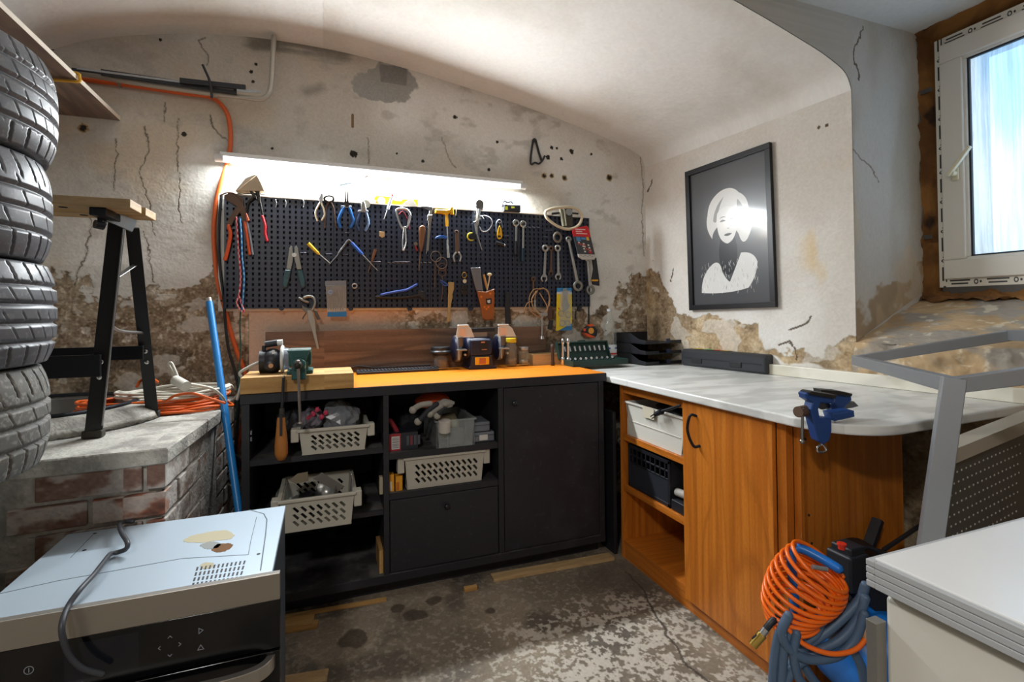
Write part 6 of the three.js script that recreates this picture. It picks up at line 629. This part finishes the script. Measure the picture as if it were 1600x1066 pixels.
// ---------- bent pipe bracket with wiper blades ----------
{
  const z = ZB + 0.07, P = (l, e = 0) => l.map(([u, v]) => onZ(u, v, z + e)), t = thing('pipe_bracket', 'bent pale grey steel pipe fixed under the vault', 'pipe'); mesh('pipe', tube(P([[428, 58], [426, 100], [424, 130], [421, 145], [413, 153], [402, 155], [380, 152], [330, 146], [250, 135], [180, 124], [112, 112]]), 0.0125, 140, 12), std(0xb3aea4, 0.4, 0.4), t); mesh('pipe_clamp', ball(0.019, P([[337, 147]])[0].toArray(), 1.2, 1, 1), std(0x9a968e, 0.4, 0.6), t); const m1 = P([[428, 62]])[0]; mesh('wall_stay', rod(m1, m1.clone().setZ(ZB - 0.004), 0.008), std(0x8b877e, 0.4, 0.5), t); const m2 = P([[180, 124]])[0]; mesh('wall_stay', rod(m2, m2.clone().setZ(ZB - 0.004), 0.008), std(0x8b877e, 0.4, 0.5), t);
  const w1 = thing('wiper_blade', 'long black wiper blade strapped along the pipe', 'wiper blade', 'wiper blades on the pipe'); mesh('blade', [beam(P([[112, 108]], 0.03)[0], P([[160, 114]], 0.03)[0], 0.006, 0.012), beam(P([[158, 113]], 0.03)[0], P([[370, 144]], 0.03)[0], 0.012, 0.026)], M.dark, w1); mesh('blade_rail', beam(P([[120, 107]], 0.036)[0], P([[365, 139]], 0.036)[0], 0.006, 0.01), std(0x9ea0a2, 0.4, 0.4), w1);
  const w2 = thing('wiper_blade', 'short black wiper blade above the long one', 'wiper blade', 'wiper blades on the pipe'); mesh('blade', beam(P([[281, 126]], 0.045)[0], P([[384, 137]], 0.045)[0], 0.012, 0.024), M.dark, w2); mesh('clear_sleeve', beam(P([[370, 141]], 0.045)[0], P([[408, 144]], 0.045)[0], 0.008, 0.014), std(0xcfd2d4, 0.2, 0, { transmission: 0.5, thickness: 0 }), w2);
  solo('cable_tie', tube(P([[317, 102], [322, 113], [327, 125], [330, 140], [331, 152]], 0.06), 0.006, 30, 6), M.dark, 'black cable tie around the pipe and wiper blades', 'tie');
}
// ---------- oven ----------
{
  const t = thing('oven', 'built in oven with a pale blue grey top standing on the floor', 'oven'), x0 = -0.69, x1 = -0.098, zF = -1.292, zB = -1.755, yT = 0.592; M.sheet = std(0xb4c3cf, 0.42, 0.35); M.brushed = std(0xa9a49d, 0.32, 0.85, { anisotropy: 0.6 }); M.blackGlass = std(0x06070a, 0.1);
  mesh('body', bx(x0 + 0.02, x1 - 0.02, 0.012, yT - 0.012, zB, zF - 0.018, 0.004), paint(0x3c4147, 0.5, 0.4), t); mesh('top_sheet', [bx(x0 + 0.018, x1 - 0.018, yT - 0.014, yT, zB - 0.002, zF - 0.016, 0.003)], M.sheet, t, 'pale galvanised top sheet'); for (const [fx, fz] of [[-0.63, -1.7], [-0.16, -1.7], [-0.63, -1.36], [-0.16, -1.36]]) mesh('foot', new THREE.CylinderGeometry(0.014, 0.014, 0.013, 16).translate(fx, 0.0065, fz), M.dark, t);
  const P = (u, v) => { const p = onY(u, v, yT); return [p.x, p.z]; }, line = (pts, w) => { for (let i = 0; i + 1 < pts.length; i++) { const a = P(...pts[i]), b = P(...pts[i + 1]); mesh('groove', beam([a[0], yT, a[1]], [b[0], yT, b[1]], w, 0.0012), paint(0x4b565e, 0.5), t); } };
  line([[0, 928], [90, 908], [285, 873], [388, 867]], 0.0022); line([[412, 803], [417, 812], [415, 835], [407, 892]], 0.003); line([[390, 797], [412, 803]], 0.003); line([[388, 867], [392, 845], [401, 808]], 0.0015); line([[110, 872], [145, 836]], 0.0015); line([[45, 841], [75, 838], [140, 830]], 0.0015);
  for (const [u, v] of [[404, 866], [148, 834], [132, 860]]) { const p = P(u, v); mesh('screw_hole', new THREE.CylinderGeometry(0.0045, 0.0045, 0.001, 14).translate(p[0], yT + 0.0002, p[1]), M.dark, t); }
  const slots = []; for (let r = 0; r < 4; r++) for (let i = 0; i < 12; i++) { const u = 305 + i * 6.7 - r * 2.1 + 3, v = 889 - i * 0.9 + r * 8.2; const a = P(u + 0.9, v - 2.6), b = P(u - 0.9, v + 3); slots.push(beam([a[0], yT, a[1]], [b[0], yT, b[1]], 0.0042, 0.0014)); } mesh('vent_slots', slots, M.dark, t).userData.kind = 'stuff';
  const stain = (nm, pts, m) => mesh(nm, poly(new THREE.CatmullRomCurve3(pts.map(([u, v]) => { const p = P(u, v); return V(p[0], -p[1], 0); }), true).getPoints(50).slice(0, -1).map((p) => [p.x + (vn(p.x * 260, p.y * 260, 4) - 0.5) * 0.005, p.y + (vn(p.x * 260, p.y * 260, 8) - 0.5) * 0.005]).reverse(), 0.0006, 0).rotateX(-Math.PI / 2).translate(0, yT, 0), m, t); const tan = paint(0xb3aa8e, 0.8);
  stain('glue_stain', [[287, 846], [298, 838], [320, 833], [350, 829], [365, 836], [362, 842], [340, 845], [318, 848], [300, 848]], tan); stain('glue_stain', [[312, 852], [328, 847], [345, 850], [338, 857], [324, 858]], paint(0x8e9290, 0.8)); stain('rust_stain', [[332, 857], [340, 851], [361, 850], [363, 855], [350, 862], [334, 863]], paint(0x6e4a26, 0.85)); stain('glue_stain', [[313, 884], [322, 879], [334, 881], [330, 888], [318, 889]], tan);
  // front: steel trim, control glass, door, handle
  mesh('steel_trim', [bx(x0, x1, 0.538, 0.5985, zF - 0.017, zF, 0.0015)], M.brushed, t, 'brushed steel trim'); const ct = canvasTex(1024, 190, (c, w, h) => { c.fillStyle = '#07080b'; c.fillRect(0, 0, w, h); c.fillStyle = '#14161b'; c.fillRect(330, 20, 220, 140); c.strokeStyle = c.fillStyle = '#8d929a'; c.lineWidth = 2.5; c.beginPath(); c.arc(232, 80, 13, 0, 7); c.stroke(); c.fillRect(231, 72, 2.5, 16); c.font = '26px sans-serif'; c.fillText('M', 222, 150); const U = (x, y, d) => { c.beginPath(); c.moveTo(x - 7, y + 5 * d); c.lineTo(x, y - 3 * d); c.lineTo(x + 7, y + 5 * d); c.stroke(); }; U(648, 62, 1); U(648, 132, -1); c.beginPath(); c.moveTo(618, 90); c.lineTo(611, 97); c.lineTo(618, 104); c.stroke(); c.beginPath(); c.moveTo(676, 90); c.lineTo(683, 97); c.lineTo(676, 104); c.stroke(); c.beginPath(); c.moveTo(742, 52); c.lineTo(742, 72); c.lineTo(756, 62); c.closePath(); c.stroke(); c.beginPath(); c.moveTo(738, 134); c.lineTo(748, 116); c.lineTo(758, 134); c.closePath(); c.stroke(); });
  mesh('control_panel', uvPlane(bx(x0, x1, 0.428, 0.5375, zF - 0.017, zF - 0.001, 0.001), (x, y) => [(x - x0) / (x1 - x0), (y - 0.428) / 0.1095]), std(0xffffff, 0.12, 0, { map: ct }), t, 'black glass control panel'); const dr = mesh('oven_door', bx(x0, x1, 0.02, 0.424, zF - 0.017, zF + 0.003, 0.002), M.blackGlass, t, 'black glass door');
  const hs = new THREE.Shape(); { const X1 = x1 - 0.012, X0 = x0 + 0.012; hs.moveTo(X1, 0); hs.bezierCurveTo(X1 - 0.01, 0.045, X1 - 0.05, 0.05, X1 - 0.1, 0.052); hs.lineTo(X0 + 0.1, 0.052); hs.bezierCurveTo(X0 + 0.05, 0.05, X0 + 0.01, 0.045, X0, 0); hs.lineTo(X0 + 0.014, 0); hs.bezierCurveTo(X0 + 0.02, 0.03, X0 + 0.06, 0.036, X0 + 0.1, 0.038); hs.lineTo(X1 - 0.1, 0.038); hs.bezierCurveTo(X1 - 0.06, 0.036, X1 - 0.02, 0.03, X1 - 0.014, 0); hs.closePath(); }
  mesh('door_handle', [new THREE.ExtrudeGeometry(hs, { depth: 0.026, bevelEnabled: true, bevelThickness: 0.002, bevelSize: 0.002, bevelSegments: 2, curveSegments: 16 }).rotateX(Math.PI / 2).translate(0, 0.415, zF + 0.004)], M.brushed, dr, 'brushed steel bow handle'); mesh('side_seal', [bx(x1 - 0.02, x1 - 0.014, 0.1, yT - 0.02, zF - 0.06, zF - 0.018)], paint(0x2a2d31, 0.5), t);
  const c = (u, v, y) => onY(u, v, y), cab = [c(207, 815, 0.6), c(196, 815, 0.602), c(187, 820, 0.61), c(190, 832, 0.625), c(199, 848, 0.625), c(197, 858, 0.61), c(185, 863, 0.602), c(173, 866, 0.604), c(165, 875, 0.612), c(148, 897, 0.62), c(125, 922, 0.618), onZ(107, 947, -1.3), onZ(97, 975, -1.262), onZ(99, 1000, -1.255), onZ(110, 1026, -1.26), onZ(130, 1045, -1.265), onZ(160, 1054, -1.272)]; solo('oven_cable', tube(cab, 0.0058, 140, 10), paint(0x34363b, 0.5), 'dark grey mains lead draped over the oven top and front', 'cable');
}
// ---------- wood on the floor ----------
{ const lath = (lab, a, b, w, h, m = M.timber) => { const p = onY(...a, 0), r = onY(...b, 0); solo('floor_lath', tri(beam([p.x, h / 2 + 0.0005, p.z], [r.x, h / 2 + 0.0005, r.z], w, h, V(0, 1, 0), 0.001), 1), m, lab, 'wood', 'wood scraps on the floor'); };
  lath('long white faced lath on the floor along the black cabinet', [769, 906], [956, 872], 0.055, 0.014, M.ply); lath('thin lath on the floor along the cabinet plinth', [446, 966], [604, 938], 0.024, 0.008); lath('broad short board end on the floor beside the oven', [400, 985], [490, 972], 0.07, 0.012); lath('second short board end under the broad one', [400, 992], [497, 977], 0.05, 0.008); lath('tiny wooden block on the floor before the drawer', [725, 925], [745, 921], 0.018, 0.018); lath('pale plywood strip on the floor close to the oven door', [430, 1072], [512, 1058], 0.06, 0.008, M.ply); }
// ---------- framed poster ----------
{
  const c = onWall(1139, 365), ax = V(0.1143, 0, 0.9934), t = thing('framed_poster', 'black framed black and white portrait poster on the right wall', 'picture'); t.matrixAutoUpdate = true; const nz = V(-0.9934, 0, 0.1143); const mtx = new THREE.Matrix4().makeBasis(ax, V(0, 1, 0), nz); t.setRotationFromMatrix(mtx); t.position.copy(c).addScaledVector(nz, 0.004); t.rotateZ(0.022);
  const w = 0.555, h = 0.825, b = 0.03; mesh('frame', [bx(-w / 2, w / 2, h / 2 - b, h / 2, 0, 0.022, 0.002), bx(-w / 2, w / 2, -h / 2, -h / 2 + b, 0, 0.022, 0.002), bx(-w / 2, -w / 2 + b, -h / 2 + b, h / 2 - b, 0, 0.022, 0.002), bx(w / 2 - b, w / 2, -h / 2 + b, h / 2 - b, 0, 0.022, 0.002)], paint(0x0d0e12, 0.4), t);
  const art = canvasTex(512, 768, (g, W, H) => {   // a plain, generic stencil portrait
    g.fillStyle = '#47494c'; g.fillRect(0, 0, W, H); const L = '#dcdcd9', K = '#1a1b1e'; const path = (f, d) => { g.fillStyle = f; g.beginPath(); g.moveTo(d[0], d[1]); for (let i = 2; i < d.length; i += 4) g.quadraticCurveTo(d[i], d[i + 1], d[i + 2], d[i + 3]); g.closePath(); g.fill(); };
    path(L, [150, 400, 96, 330, 120, 262, 128, 176, 212, 144, 290, 118, 340, 176, 404, 214, 396, 290, 440, 350, 384, 432, 350, 470, 330, 400, 300, 340, 200, 330, 150, 360, 150, 400]);
    path('#8f8f8d', [160, 300, 170, 220, 240, 176, 200, 230, 186, 300, 176, 320, 160, 300]); path('#8f8f8d', [330, 210, 380, 260, 366, 340, 350, 300, 330, 260, 320, 230, 330, 210]);
    path('#e6e6e3', [190, 262, 244, 214, 300, 250, 330, 300, 316, 372, 300, 430, 254, 440, 206, 424, 192, 366, 178, 310, 190, 262]);
    path(K, [206, 312, 226, 296, 248, 312, 228, 318, 206, 312]); path(K, [274, 310, 296, 294, 316, 310, 296, 316, 274, 310]); path(K, [204, 294, 224, 280, 250, 292, 226, 287, 204, 294]); path(K, [272, 290, 296, 278, 318, 290, 296, 285, 272, 290]); path(K, [252, 352, 262, 362, 274, 354, 264, 358, 252, 352]); path(K, [232, 390, 256, 378, 286, 388, 258, 406, 232, 390]);
    path(K, [206, 412, 254, 470, 304, 410, 330, 500, 300, 580, 256, 640, 212, 580, 180, 500, 206, 412]); path(L, [60, 700, 60, 590, 150, 540, 200, 520, 212, 590, 240, 640, 262, 650, 300, 580, 340, 500, 420, 500, 440, 560, 430, 640, 380, 690, 240, 720, 60, 700]);
    for (let i = 0; i < 90; i++) { const x = 60 + h2(i, 3, 1) * 380, y = 530 + h2(i, 5, 2) * 170; g.strokeStyle = i % 2 ? '#a5a5a2' : '#f1f1ee'; g.lineWidth = 2; g.beginPath(); g.moveTo(x, y); g.lineTo(x + (h2(i, 7, 3) - 0.5) * 14, y + 18); g.stroke(); } });
  mesh('print', new THREE.PlaneGeometry(w - 2 * b, h - 2 * b).translate(0, 0, 0.008), std(0xffffff, 0.35, 0, { map: art, clearcoat: 1, clearcoatRoughness: 0.1 }), t, 'high contrast white on dark portrait print');
}
// ---------- blue clamp-on vice ----------
{
  const t = thing('clamp_vice', 'small blue vice clamped to the rounded end of the white worktop', 'vice'), d = 1.46, P = (u, v, e = 0) => dep(u, v, d + e), blue = paint(0x1d3f78, 0.42); const pl = (pts, a, b, m, n, bev = 0.003) => { const A = pts.map(([u, v]) => P(u, v, a)), c = A[0], r = V(Math.cos(0.36), 0, Math.sin(0.36)), n0 = V(-r.z, 0, r.x); const s = A.map((p) => { const q0 = p.clone().sub(c); return [q0.dot(r), q0.y]; }); if (THREE.ShapeUtils.isClockWise(s.map((p) => new THREE.Vector2(...p)))) s.reverse(); const g = poly(s, b, bev); g.applyMatrix4(new THREE.Matrix4().makeBasis(r, V(0, 1, 0), n0.clone().negate().multiplyScalar(1).negate())); g.translate(c.x, c.y, c.z); return mesh(n, g, m, t); };
  const fw = V(0.35, 0, -0.937); 
  pl([[1246, 613], [1250, 610], [1290, 616], [1291, 623], [1287, 627], [1270, 626], [1266, 636], [1268, 648], [1286, 650], [1286, 668], [1282, 684], [1273, 689], [1265, 684], [1258, 655], [1254, 636], [1257, 626], [1248, 620]], -0.0, 0.04, blue, 'front_body'); pl([[1250, 610], [1254, 608], [1293, 614], [1290, 619], [1252, 613]], -0.004, 0.045, M.iron, 'jaw_plate', 0.001);
  pl([[1272, 607], [1300, 609], [1318, 613], [1319, 622], [1311, 631], [1303, 640], [1290, 640], [1286, 630], [1292, 622], [1273, 612]], 0.05, 0.035, blue, 'rear_body'); pl([[1270, 606], [1299, 608], [1318, 612], [1317, 616], [1271, 611]], 0.046, 0.04, M.iron, 'jaw_plate', 0.001); pl([[1306, 625], [1325, 625], [1332, 632], [1322, 635], [1305, 637]], 0.055, 0.03, std(0x6d6f72, 0.5, 0.6), 'anvil');
  pl([[1284, 641], [1317, 637], [1318, 646], [1288, 653]], 0.0, 0.05, blue, 'slide_bar'); mesh('guide_rod', rod(P(1284, 634, 0.02), P(1302, 632, 0.06), 0.012), M.iron, t);
  mesh('screw', [rod(P(1247, 644, -0.03), P(1264, 641, -0.005), 0.0155, 0.0165)], M.rust, t); mesh('handle', [rod(P(1254, 638, -0.035), P(1253.5, 689, -0.035), 0.0038), ball(0.007, P(1253.5, 690, -0.035).toArray())], std(0x8e8984, 0.35, 0.8), t); mesh('clamp_screw', [rod(P(1283, 676, 0.03), P(1284, 695, 0.03), 0.005), tube([P(1283, 694, 0.03), P(1277, 700, 0.03), P(1279, 706, 0.03), P(1287, 706.5, 0.03), P(1291, 702, 0.03), P(1285, 694, 0.03)], 0.004, 40, 8)], M.chrome, t, 'chrome clamp screw with a loop'); mesh('clamp_arm', [rod(P(1280, 678, 0.02), P(1290, 676, 0.07), 0.012)], blue, t);
}
// ---------- leaning steel frame and perforated panel ----------
{
  const A = dep(1490, 602, 1.113), B = dep(1337, 563, 1.86), C = dep(1580, 524, 1.66), D = A.clone().add(C).sub(B), t = thing('metal_table_base', 'open rectangular frame of grey steel profile leaning on the worktop', 'table base'), st = std(0x8f9296, 0.42, 0.55); C.x = Math.min(C.x, XW(C.z) - 0.03); const up = V(0, 1, 0);
  for (const [a, b] of [[A, B], [B, C], [C, D], [D, A]]) mesh('rail', beam(a, b, 0.028, 0.034, up, 0.002), st, t); const foot = dep(1455, 846, 1.1), dr = foot.clone().sub(A), k = (0.002 - A.y) / dr.y; const E = A.clone().addScaledVector(dr, k); mesh('leg', beam(A.clone().add(V(0, 0.015, 0)), E, 0.045, 0.04, V(0.6, 0, 0.8), 0.002), st, t, 'upright grey profile leg'); const E2 = E.clone().add(D).sub(A); E2.y = 0.002; mesh('leg', beam(D, E2, 0.045, 0.04, V(0.6, 0, 0.8), 0.002), st, t);
  const pt = thing('perforated_panel_box', 'dark grey perforated metal panel with a dusty top rail', 'panel'); const a = dep(1482, 704, 1.2), b = dep(1604, 655, 1.36), e = b.clone().sub(a), R = e.clone().normalize(), L = e.length() * 1.7, dn = dep(1470, 880, 1.2).sub(a).normalize(), N = R.clone().cross(dn).normalize(); const g = (x0, x1, y0, y1, z0, z1, n, m, bv = 0.001) => { const q0 = bx(x0, x1, y0, y1, z0, z1, bv); q0.applyMatrix4(new THREE.Matrix4().makeBasis(R, dn.clone().negate(), N.clone().negate())); q0.translate(a.x, a.y, a.z); return mesh(n, q0, m, pt); }; if (new THREE.Matrix4().makeBasis(R, dn.clone().negate(), N.clone().negate()).determinant() < 0) N.negate();
  g(0, L, -0.4, -0.02, -0.012, 0, 'panel', std(0x55534f, 0.5, 0.4)); g(0, L, -0.03, 0.006, -0.03, 0.012, 'top_rail', tri ? paint(0xa39a8a, 0.8) : null); const dots = []; for (let r = 0; r < 12; r++) for (let i = 0; i < 17; i++) { const x = 0.025 + i * 0.0205 + (r % 2) * 0.01, y = -0.062 - r * 0.026; if (x > L - 0.02) continue; const s = N.dot(CO.clone().sub(a)) > 0 ? 1 : -1; const q0 = new THREE.CylinderGeometry(0.0026, 0.0026, 0.001, 8).rotateX(Math.PI / 2).translate(x, y, 0); q0.applyMatrix4(new THREE.Matrix4().makeBasis(R, dn.clone().negate(), N.clone().negate())); const sft = N.clone().multiplyScalar(s * 0.0006 + (s > 0 ? 0.012 : 0) * 0); q0.translate(a.x + sft.x, a.y + sft.y, a.z + sft.z); dots.push(q0); } const dm = mesh('perforations', dots, paint(0xb7b3aa, 0.6), pt); dm.userData.kind = 'stuff';
}
// ---------- chest freezer ----------
{
  const t = thing('chest_freezer', 'white chest freezer with a ribbed grey lid edge', 'freezer'), x0 = 0.712, z0 = -0.492, x1 = 1.35, z1 = 0.12, y = 0.85; mesh('lid', [bx(x0 + 0.012, x1, y - 0.039, y, z0 + 0.008, z1, 0.003)], paint(0xdad9d6, 0.28), t); mesh('lid_skin', bx(x0 + 0.008, x1, y - 0.004, y + 0.0015, z0 + 0.006, z1, 0.001), paint(0xe2e2e0, 0.24), t);
  for (let i = 0; i < 4; i++) mesh('lid_edge_rib', [bx(x0, x0 + 0.014, y - 0.0098 - i * 0.0095, y - 0.001 - i * 0.0095, z0 + 0.0102, z1, 0.0012), bx(x0, x1, y - 0.0098 - i * 0.0095, y - 0.001 - i * 0.0095, z0 - 0.002, z0 + 0.01, 0.0018)], paint(0xa9abac, 0.4), t); mesh('gasket', bx(x0 + 0.03, x1 - 0.01, y - 0.05, y - 0.039, z0 + 0.02, z1 - 0.01), M.dark, t); mesh('body', bx(x0 + 0.016, x1, 0.02, y - 0.047, z0 + 0.012, z1, 0.008), paint(0xd2cfc4, 0.38), t); for (const [fx, fz] of [[0.78, -0.42], [1.3, -0.42], [0.78, 0.05], [1.3, 0.05]]) mesh('foot', new THREE.CylinderGeometry(0.02, 0.02, 0.02, 16).translate(fx, 0.0105, fz), M.dark, t);
  const p = onZ(1357, 957, z0 - 0.01); mesh('corner_strip', bx(x0 - 0.002, x0 + 0.018, 0.05, p.y, z0 - 0.002, z0 + 0.013, 0.001), std(0x8b8882, 0.4, 0.6), t, 'grey metal corner strip');
}
// ---------- air compressor and hoses ----------
{
  const d = 1.36, P = (u, v, e = 0) => dep(u, v, d + e), t = thing('air_compressor', 'blue tank air compressor with a black pressure switch', 'compressor'), blue = paint(0x1568b8, 0.35);
  const c = P(1296, 1085, 0.06), ax = V(0.35, 0, -0.937); mesh('tank', place(lathe([[0, -0.3], [0.09, -0.29], [0.13, -0.25], [0.135, -0.2], [0.135, 0.2], [0.13, 0.25], [0.09, 0.29], [0, 0.3]], 40), [0, 0, 0], Math.PI / 2, -0.1).translate(c.x + 0.13, 0.2, -0.85), blue, t, 'blue air tank'); for (const [fx, fz] of [[0.03, -0.2], [0.21, -0.2], [0.03, 0.16], [0.21, 0.16]]) mesh('foot', new THREE.CylinderGeometry(0.02, 0.024, 0.08, 14).translate(c.x + 0.01 + fx, 0.041, -0.83 + fz * 0.9), M.dark, t);
  mesh('handle', tube([P(1244, 1000, 0.04), P(1241, 940, 0.04), P(1237, 885, 0.04), P(1237, 866, 0.04), P(1244, 858, 0.04), P(1256, 859, 0.03), P(1285, 874, 0.0), P(1310, 889, -0.03)], 0.0125, 60, 12), blue, t, 'bent blue tube handle'); mesh('handle_plug', ball(0.011, P(1311, 890, -0.03).toArray()), M.dark, t);
  mesh('pressure_switch', [cbx(0.075, 0.1, 0.075, P(1324, 888, 0.06).toArray(), 0.008), cbx(0.06, 0.03, 0.06, P(1325, 858, 0.06).toArray(), 0.006)], M.dark, t, 'black pressure switch box'); mesh('red_button', [rod(P(1315, 858, 0.03), P(1315, 850, 0.03), 0.009), rod(P(1315, 852, 0.03), P(1315, 849, 0.03), 0.012)], paint(0xc8301c, 0.4), t); mesh('motor', [place(new THREE.CylinderGeometry(0.08, 0.08, 0.16, 28), P(1362, 900, 0.16).toArray(), Math.PI / 2, -0.3)], paint(0x1b1c20, 0.5), t); for (let i = 0; i < 5; i++) mesh('cooling_fin', place(ring(0.082, 0.004, 32, 6), P(1348 + i * 4, 900, 0.08 + i * 0.03).toArray(), 0, -0.3), M.dark, t);
  mesh('regulator', [rod(P(1298, 943, 0.03), P(1297, 932, 0.03), 0.026, 0.02)], paint(0xb02a1c, 0.4), t, 'red regulator collar'); mesh('regulator_knob', [rod(P(1297, 932, 0.03), P(1297, 918, 0.03), 0.018, 0.016)], M.dark, t); mesh('manifold', [cbx(0.12, 0.05, 0.06, P(1312, 955, 0.08).toArray(), 0.006), rod(P(1305, 960, 0.05), P(1305, 1000, 0.09), 0.02), rod(P(1316, 928, 0.02), P(1326, 934, 0.02), 0.008)], paint(0x3a3834, 0.5, 0.4), t); mesh('coupling', [rod(P(1304, 962, 0.0), P(1312, 958, 0.0), 0.012)], M.brass, t);
  // orange spiral hose
  const s = thing('spiral_hose', 'bright orange spiral air hose hanging on the compressor handle', 'hose'); const o = paint(0xf06a10, 0.3); const h = []; const turns = 11, N = turns * 20; for (let i = 0; i <= N; i++) { const k = i / N, a = k * turns * Math.PI * 2, cx = 1282 + (1239 - 1282) * Math.min(1, k * 1.25), cy = 880 + (962 - 880) * k, ctr = P(cx, cy, -0.015), r = 0.07 + 0.02 * Math.sin(Math.PI * Math.min(1, k * 1.1)); const tilt = -0.55 + 0.75 * k; const ux = V(0.937, 0, 0.35), uy = V(0, 1, 0), uz = V(0.35, 0, -0.937); const p = ctr.clone().addScaledVector(ux, Math.cos(a) * r * Math.cos(tilt)).addScaledVector(uy, Math.cos(a) * r * Math.sin(tilt) + Math.sin(a) * r * 0.36).addScaledVector(uz, Math.sin(a) * r * 0.75); h.push(p); }
  mesh('coil', tube(h, 0.0056, N * 2, 8), o, s); mesh('hose_tail', tube([h[h.length - 1], P(1229, 972, -0.06), P(1240, 992, -0.07), P(1262, 1010, -0.08), P(1300, 1022, -0.09), P(1335, 1016, -0.09), P(1352, 998, -0.08), P(1353, 985, -0.07)], 0.0062, 80, 8), o, s); mesh('hose_cuff', rod(P(1353, 999, -0.08), P(1351, 984, -0.07), 0.0085), paint(0xa7764c, 0.5), s); mesh('steel_nipple', rod(P(1269, 886, -0.07), P(1292, 890, -0.07), 0.006), M.steel, s);
  const gun = thing('tyre_inflator', 'brass tyre inflator end on a short black hose', 'inflator'); mesh('brass_body', [rod(P(1176, 1009, -0.05), P(1191, 991, -0.05), 0.011, 0.012)], M.brass, gun); mesh('ferrule', [rod(P(1191, 991, -0.05), P(1197, 983, -0.05), 0.009)], M.steel, gun); mesh('black_hose', tube([P(1196, 984, -0.05), P(1206, 972, -0.05), P(1218, 962, -0.04)], 0.0085, 24), M.dark, gun); mesh('lever', beam(P(1175, 998, -0.06), P(1182, 992, -0.065), 0.008, 0.003), M.dark, gun);
  const gh = thing('grey_blue_hose', 'loops of grey blue rubber hose hanging before the compressor', 'hose'), hm = paint(0x4b6078, 0.5); const loops = [[[1352, 915], [1345, 935], [1325, 958], [1295, 985], [1262, 1010], [1235, 1040], [1215, 1075]], [[1352, 935], [1338, 970], [1312, 1000], [1275, 1020], [1240, 1045], [1222, 1080]], [[1350, 960], [1335, 1000], [1308, 1025], [1262, 1030], [1230, 1010], [1222, 985], [1232, 962]], [[1232, 970], [1218, 990], [1210, 1030], [1207, 1075]], [[1236, 985], [1226, 1010], [1222, 1050], [1220, 1080]], [[1244, 990], [1240, 1020], [1246, 1055], [1262, 1080]], [[1284, 965], [1276, 990], [1262, 1004], [1252, 1030], [1270, 1062], [1292, 1085]], [[1330, 1010], [1345, 1040], [1352, 1070]]]; loops.forEach((l, i) => mesh('hose_loop', tube(l.map(([u, v]) => P(u, v, -0.05 - (i % 3) * 0.012)), 0.0115, 60, 10), hm, gh));
}
// ---------- dark things under the worktop ----------
{ const t = thing('black_tool_case', 'dark plastic power tool case lying under the white worktop', 'tool case'); const c = onY(1400, 880, 0.32); mesh('case_body', new RoundedBoxGeometry(0.4, 0.3, 0.28, 2, 0.02).rotateY(0.3).translate(1.88, 0.151, -0.93), paint(0x17181b, 0.45), t); mesh('case_lid', new RoundedBoxGeometry(0.38, 0.1, 0.26, 2, 0.02).rotateZ(0.12).rotateY(0.3).translate(1.89, 0.335, -0.94), paint(0x1d1e22, 0.4), t); mesh('case_rib', [beam(dep(1352, 868, 1.62), dep(1372, 812, 1.66), 0.03, 0.02), beam(dep(1380, 860, 1.6), dep(1455, 810, 1.66), 0.01, 0.01)], paint(0x2b2c31, 0.4), t); }
scene.traverse((o) => { if (o.isLight) o.castShadow = true; });
renderer.render(scene, camera);
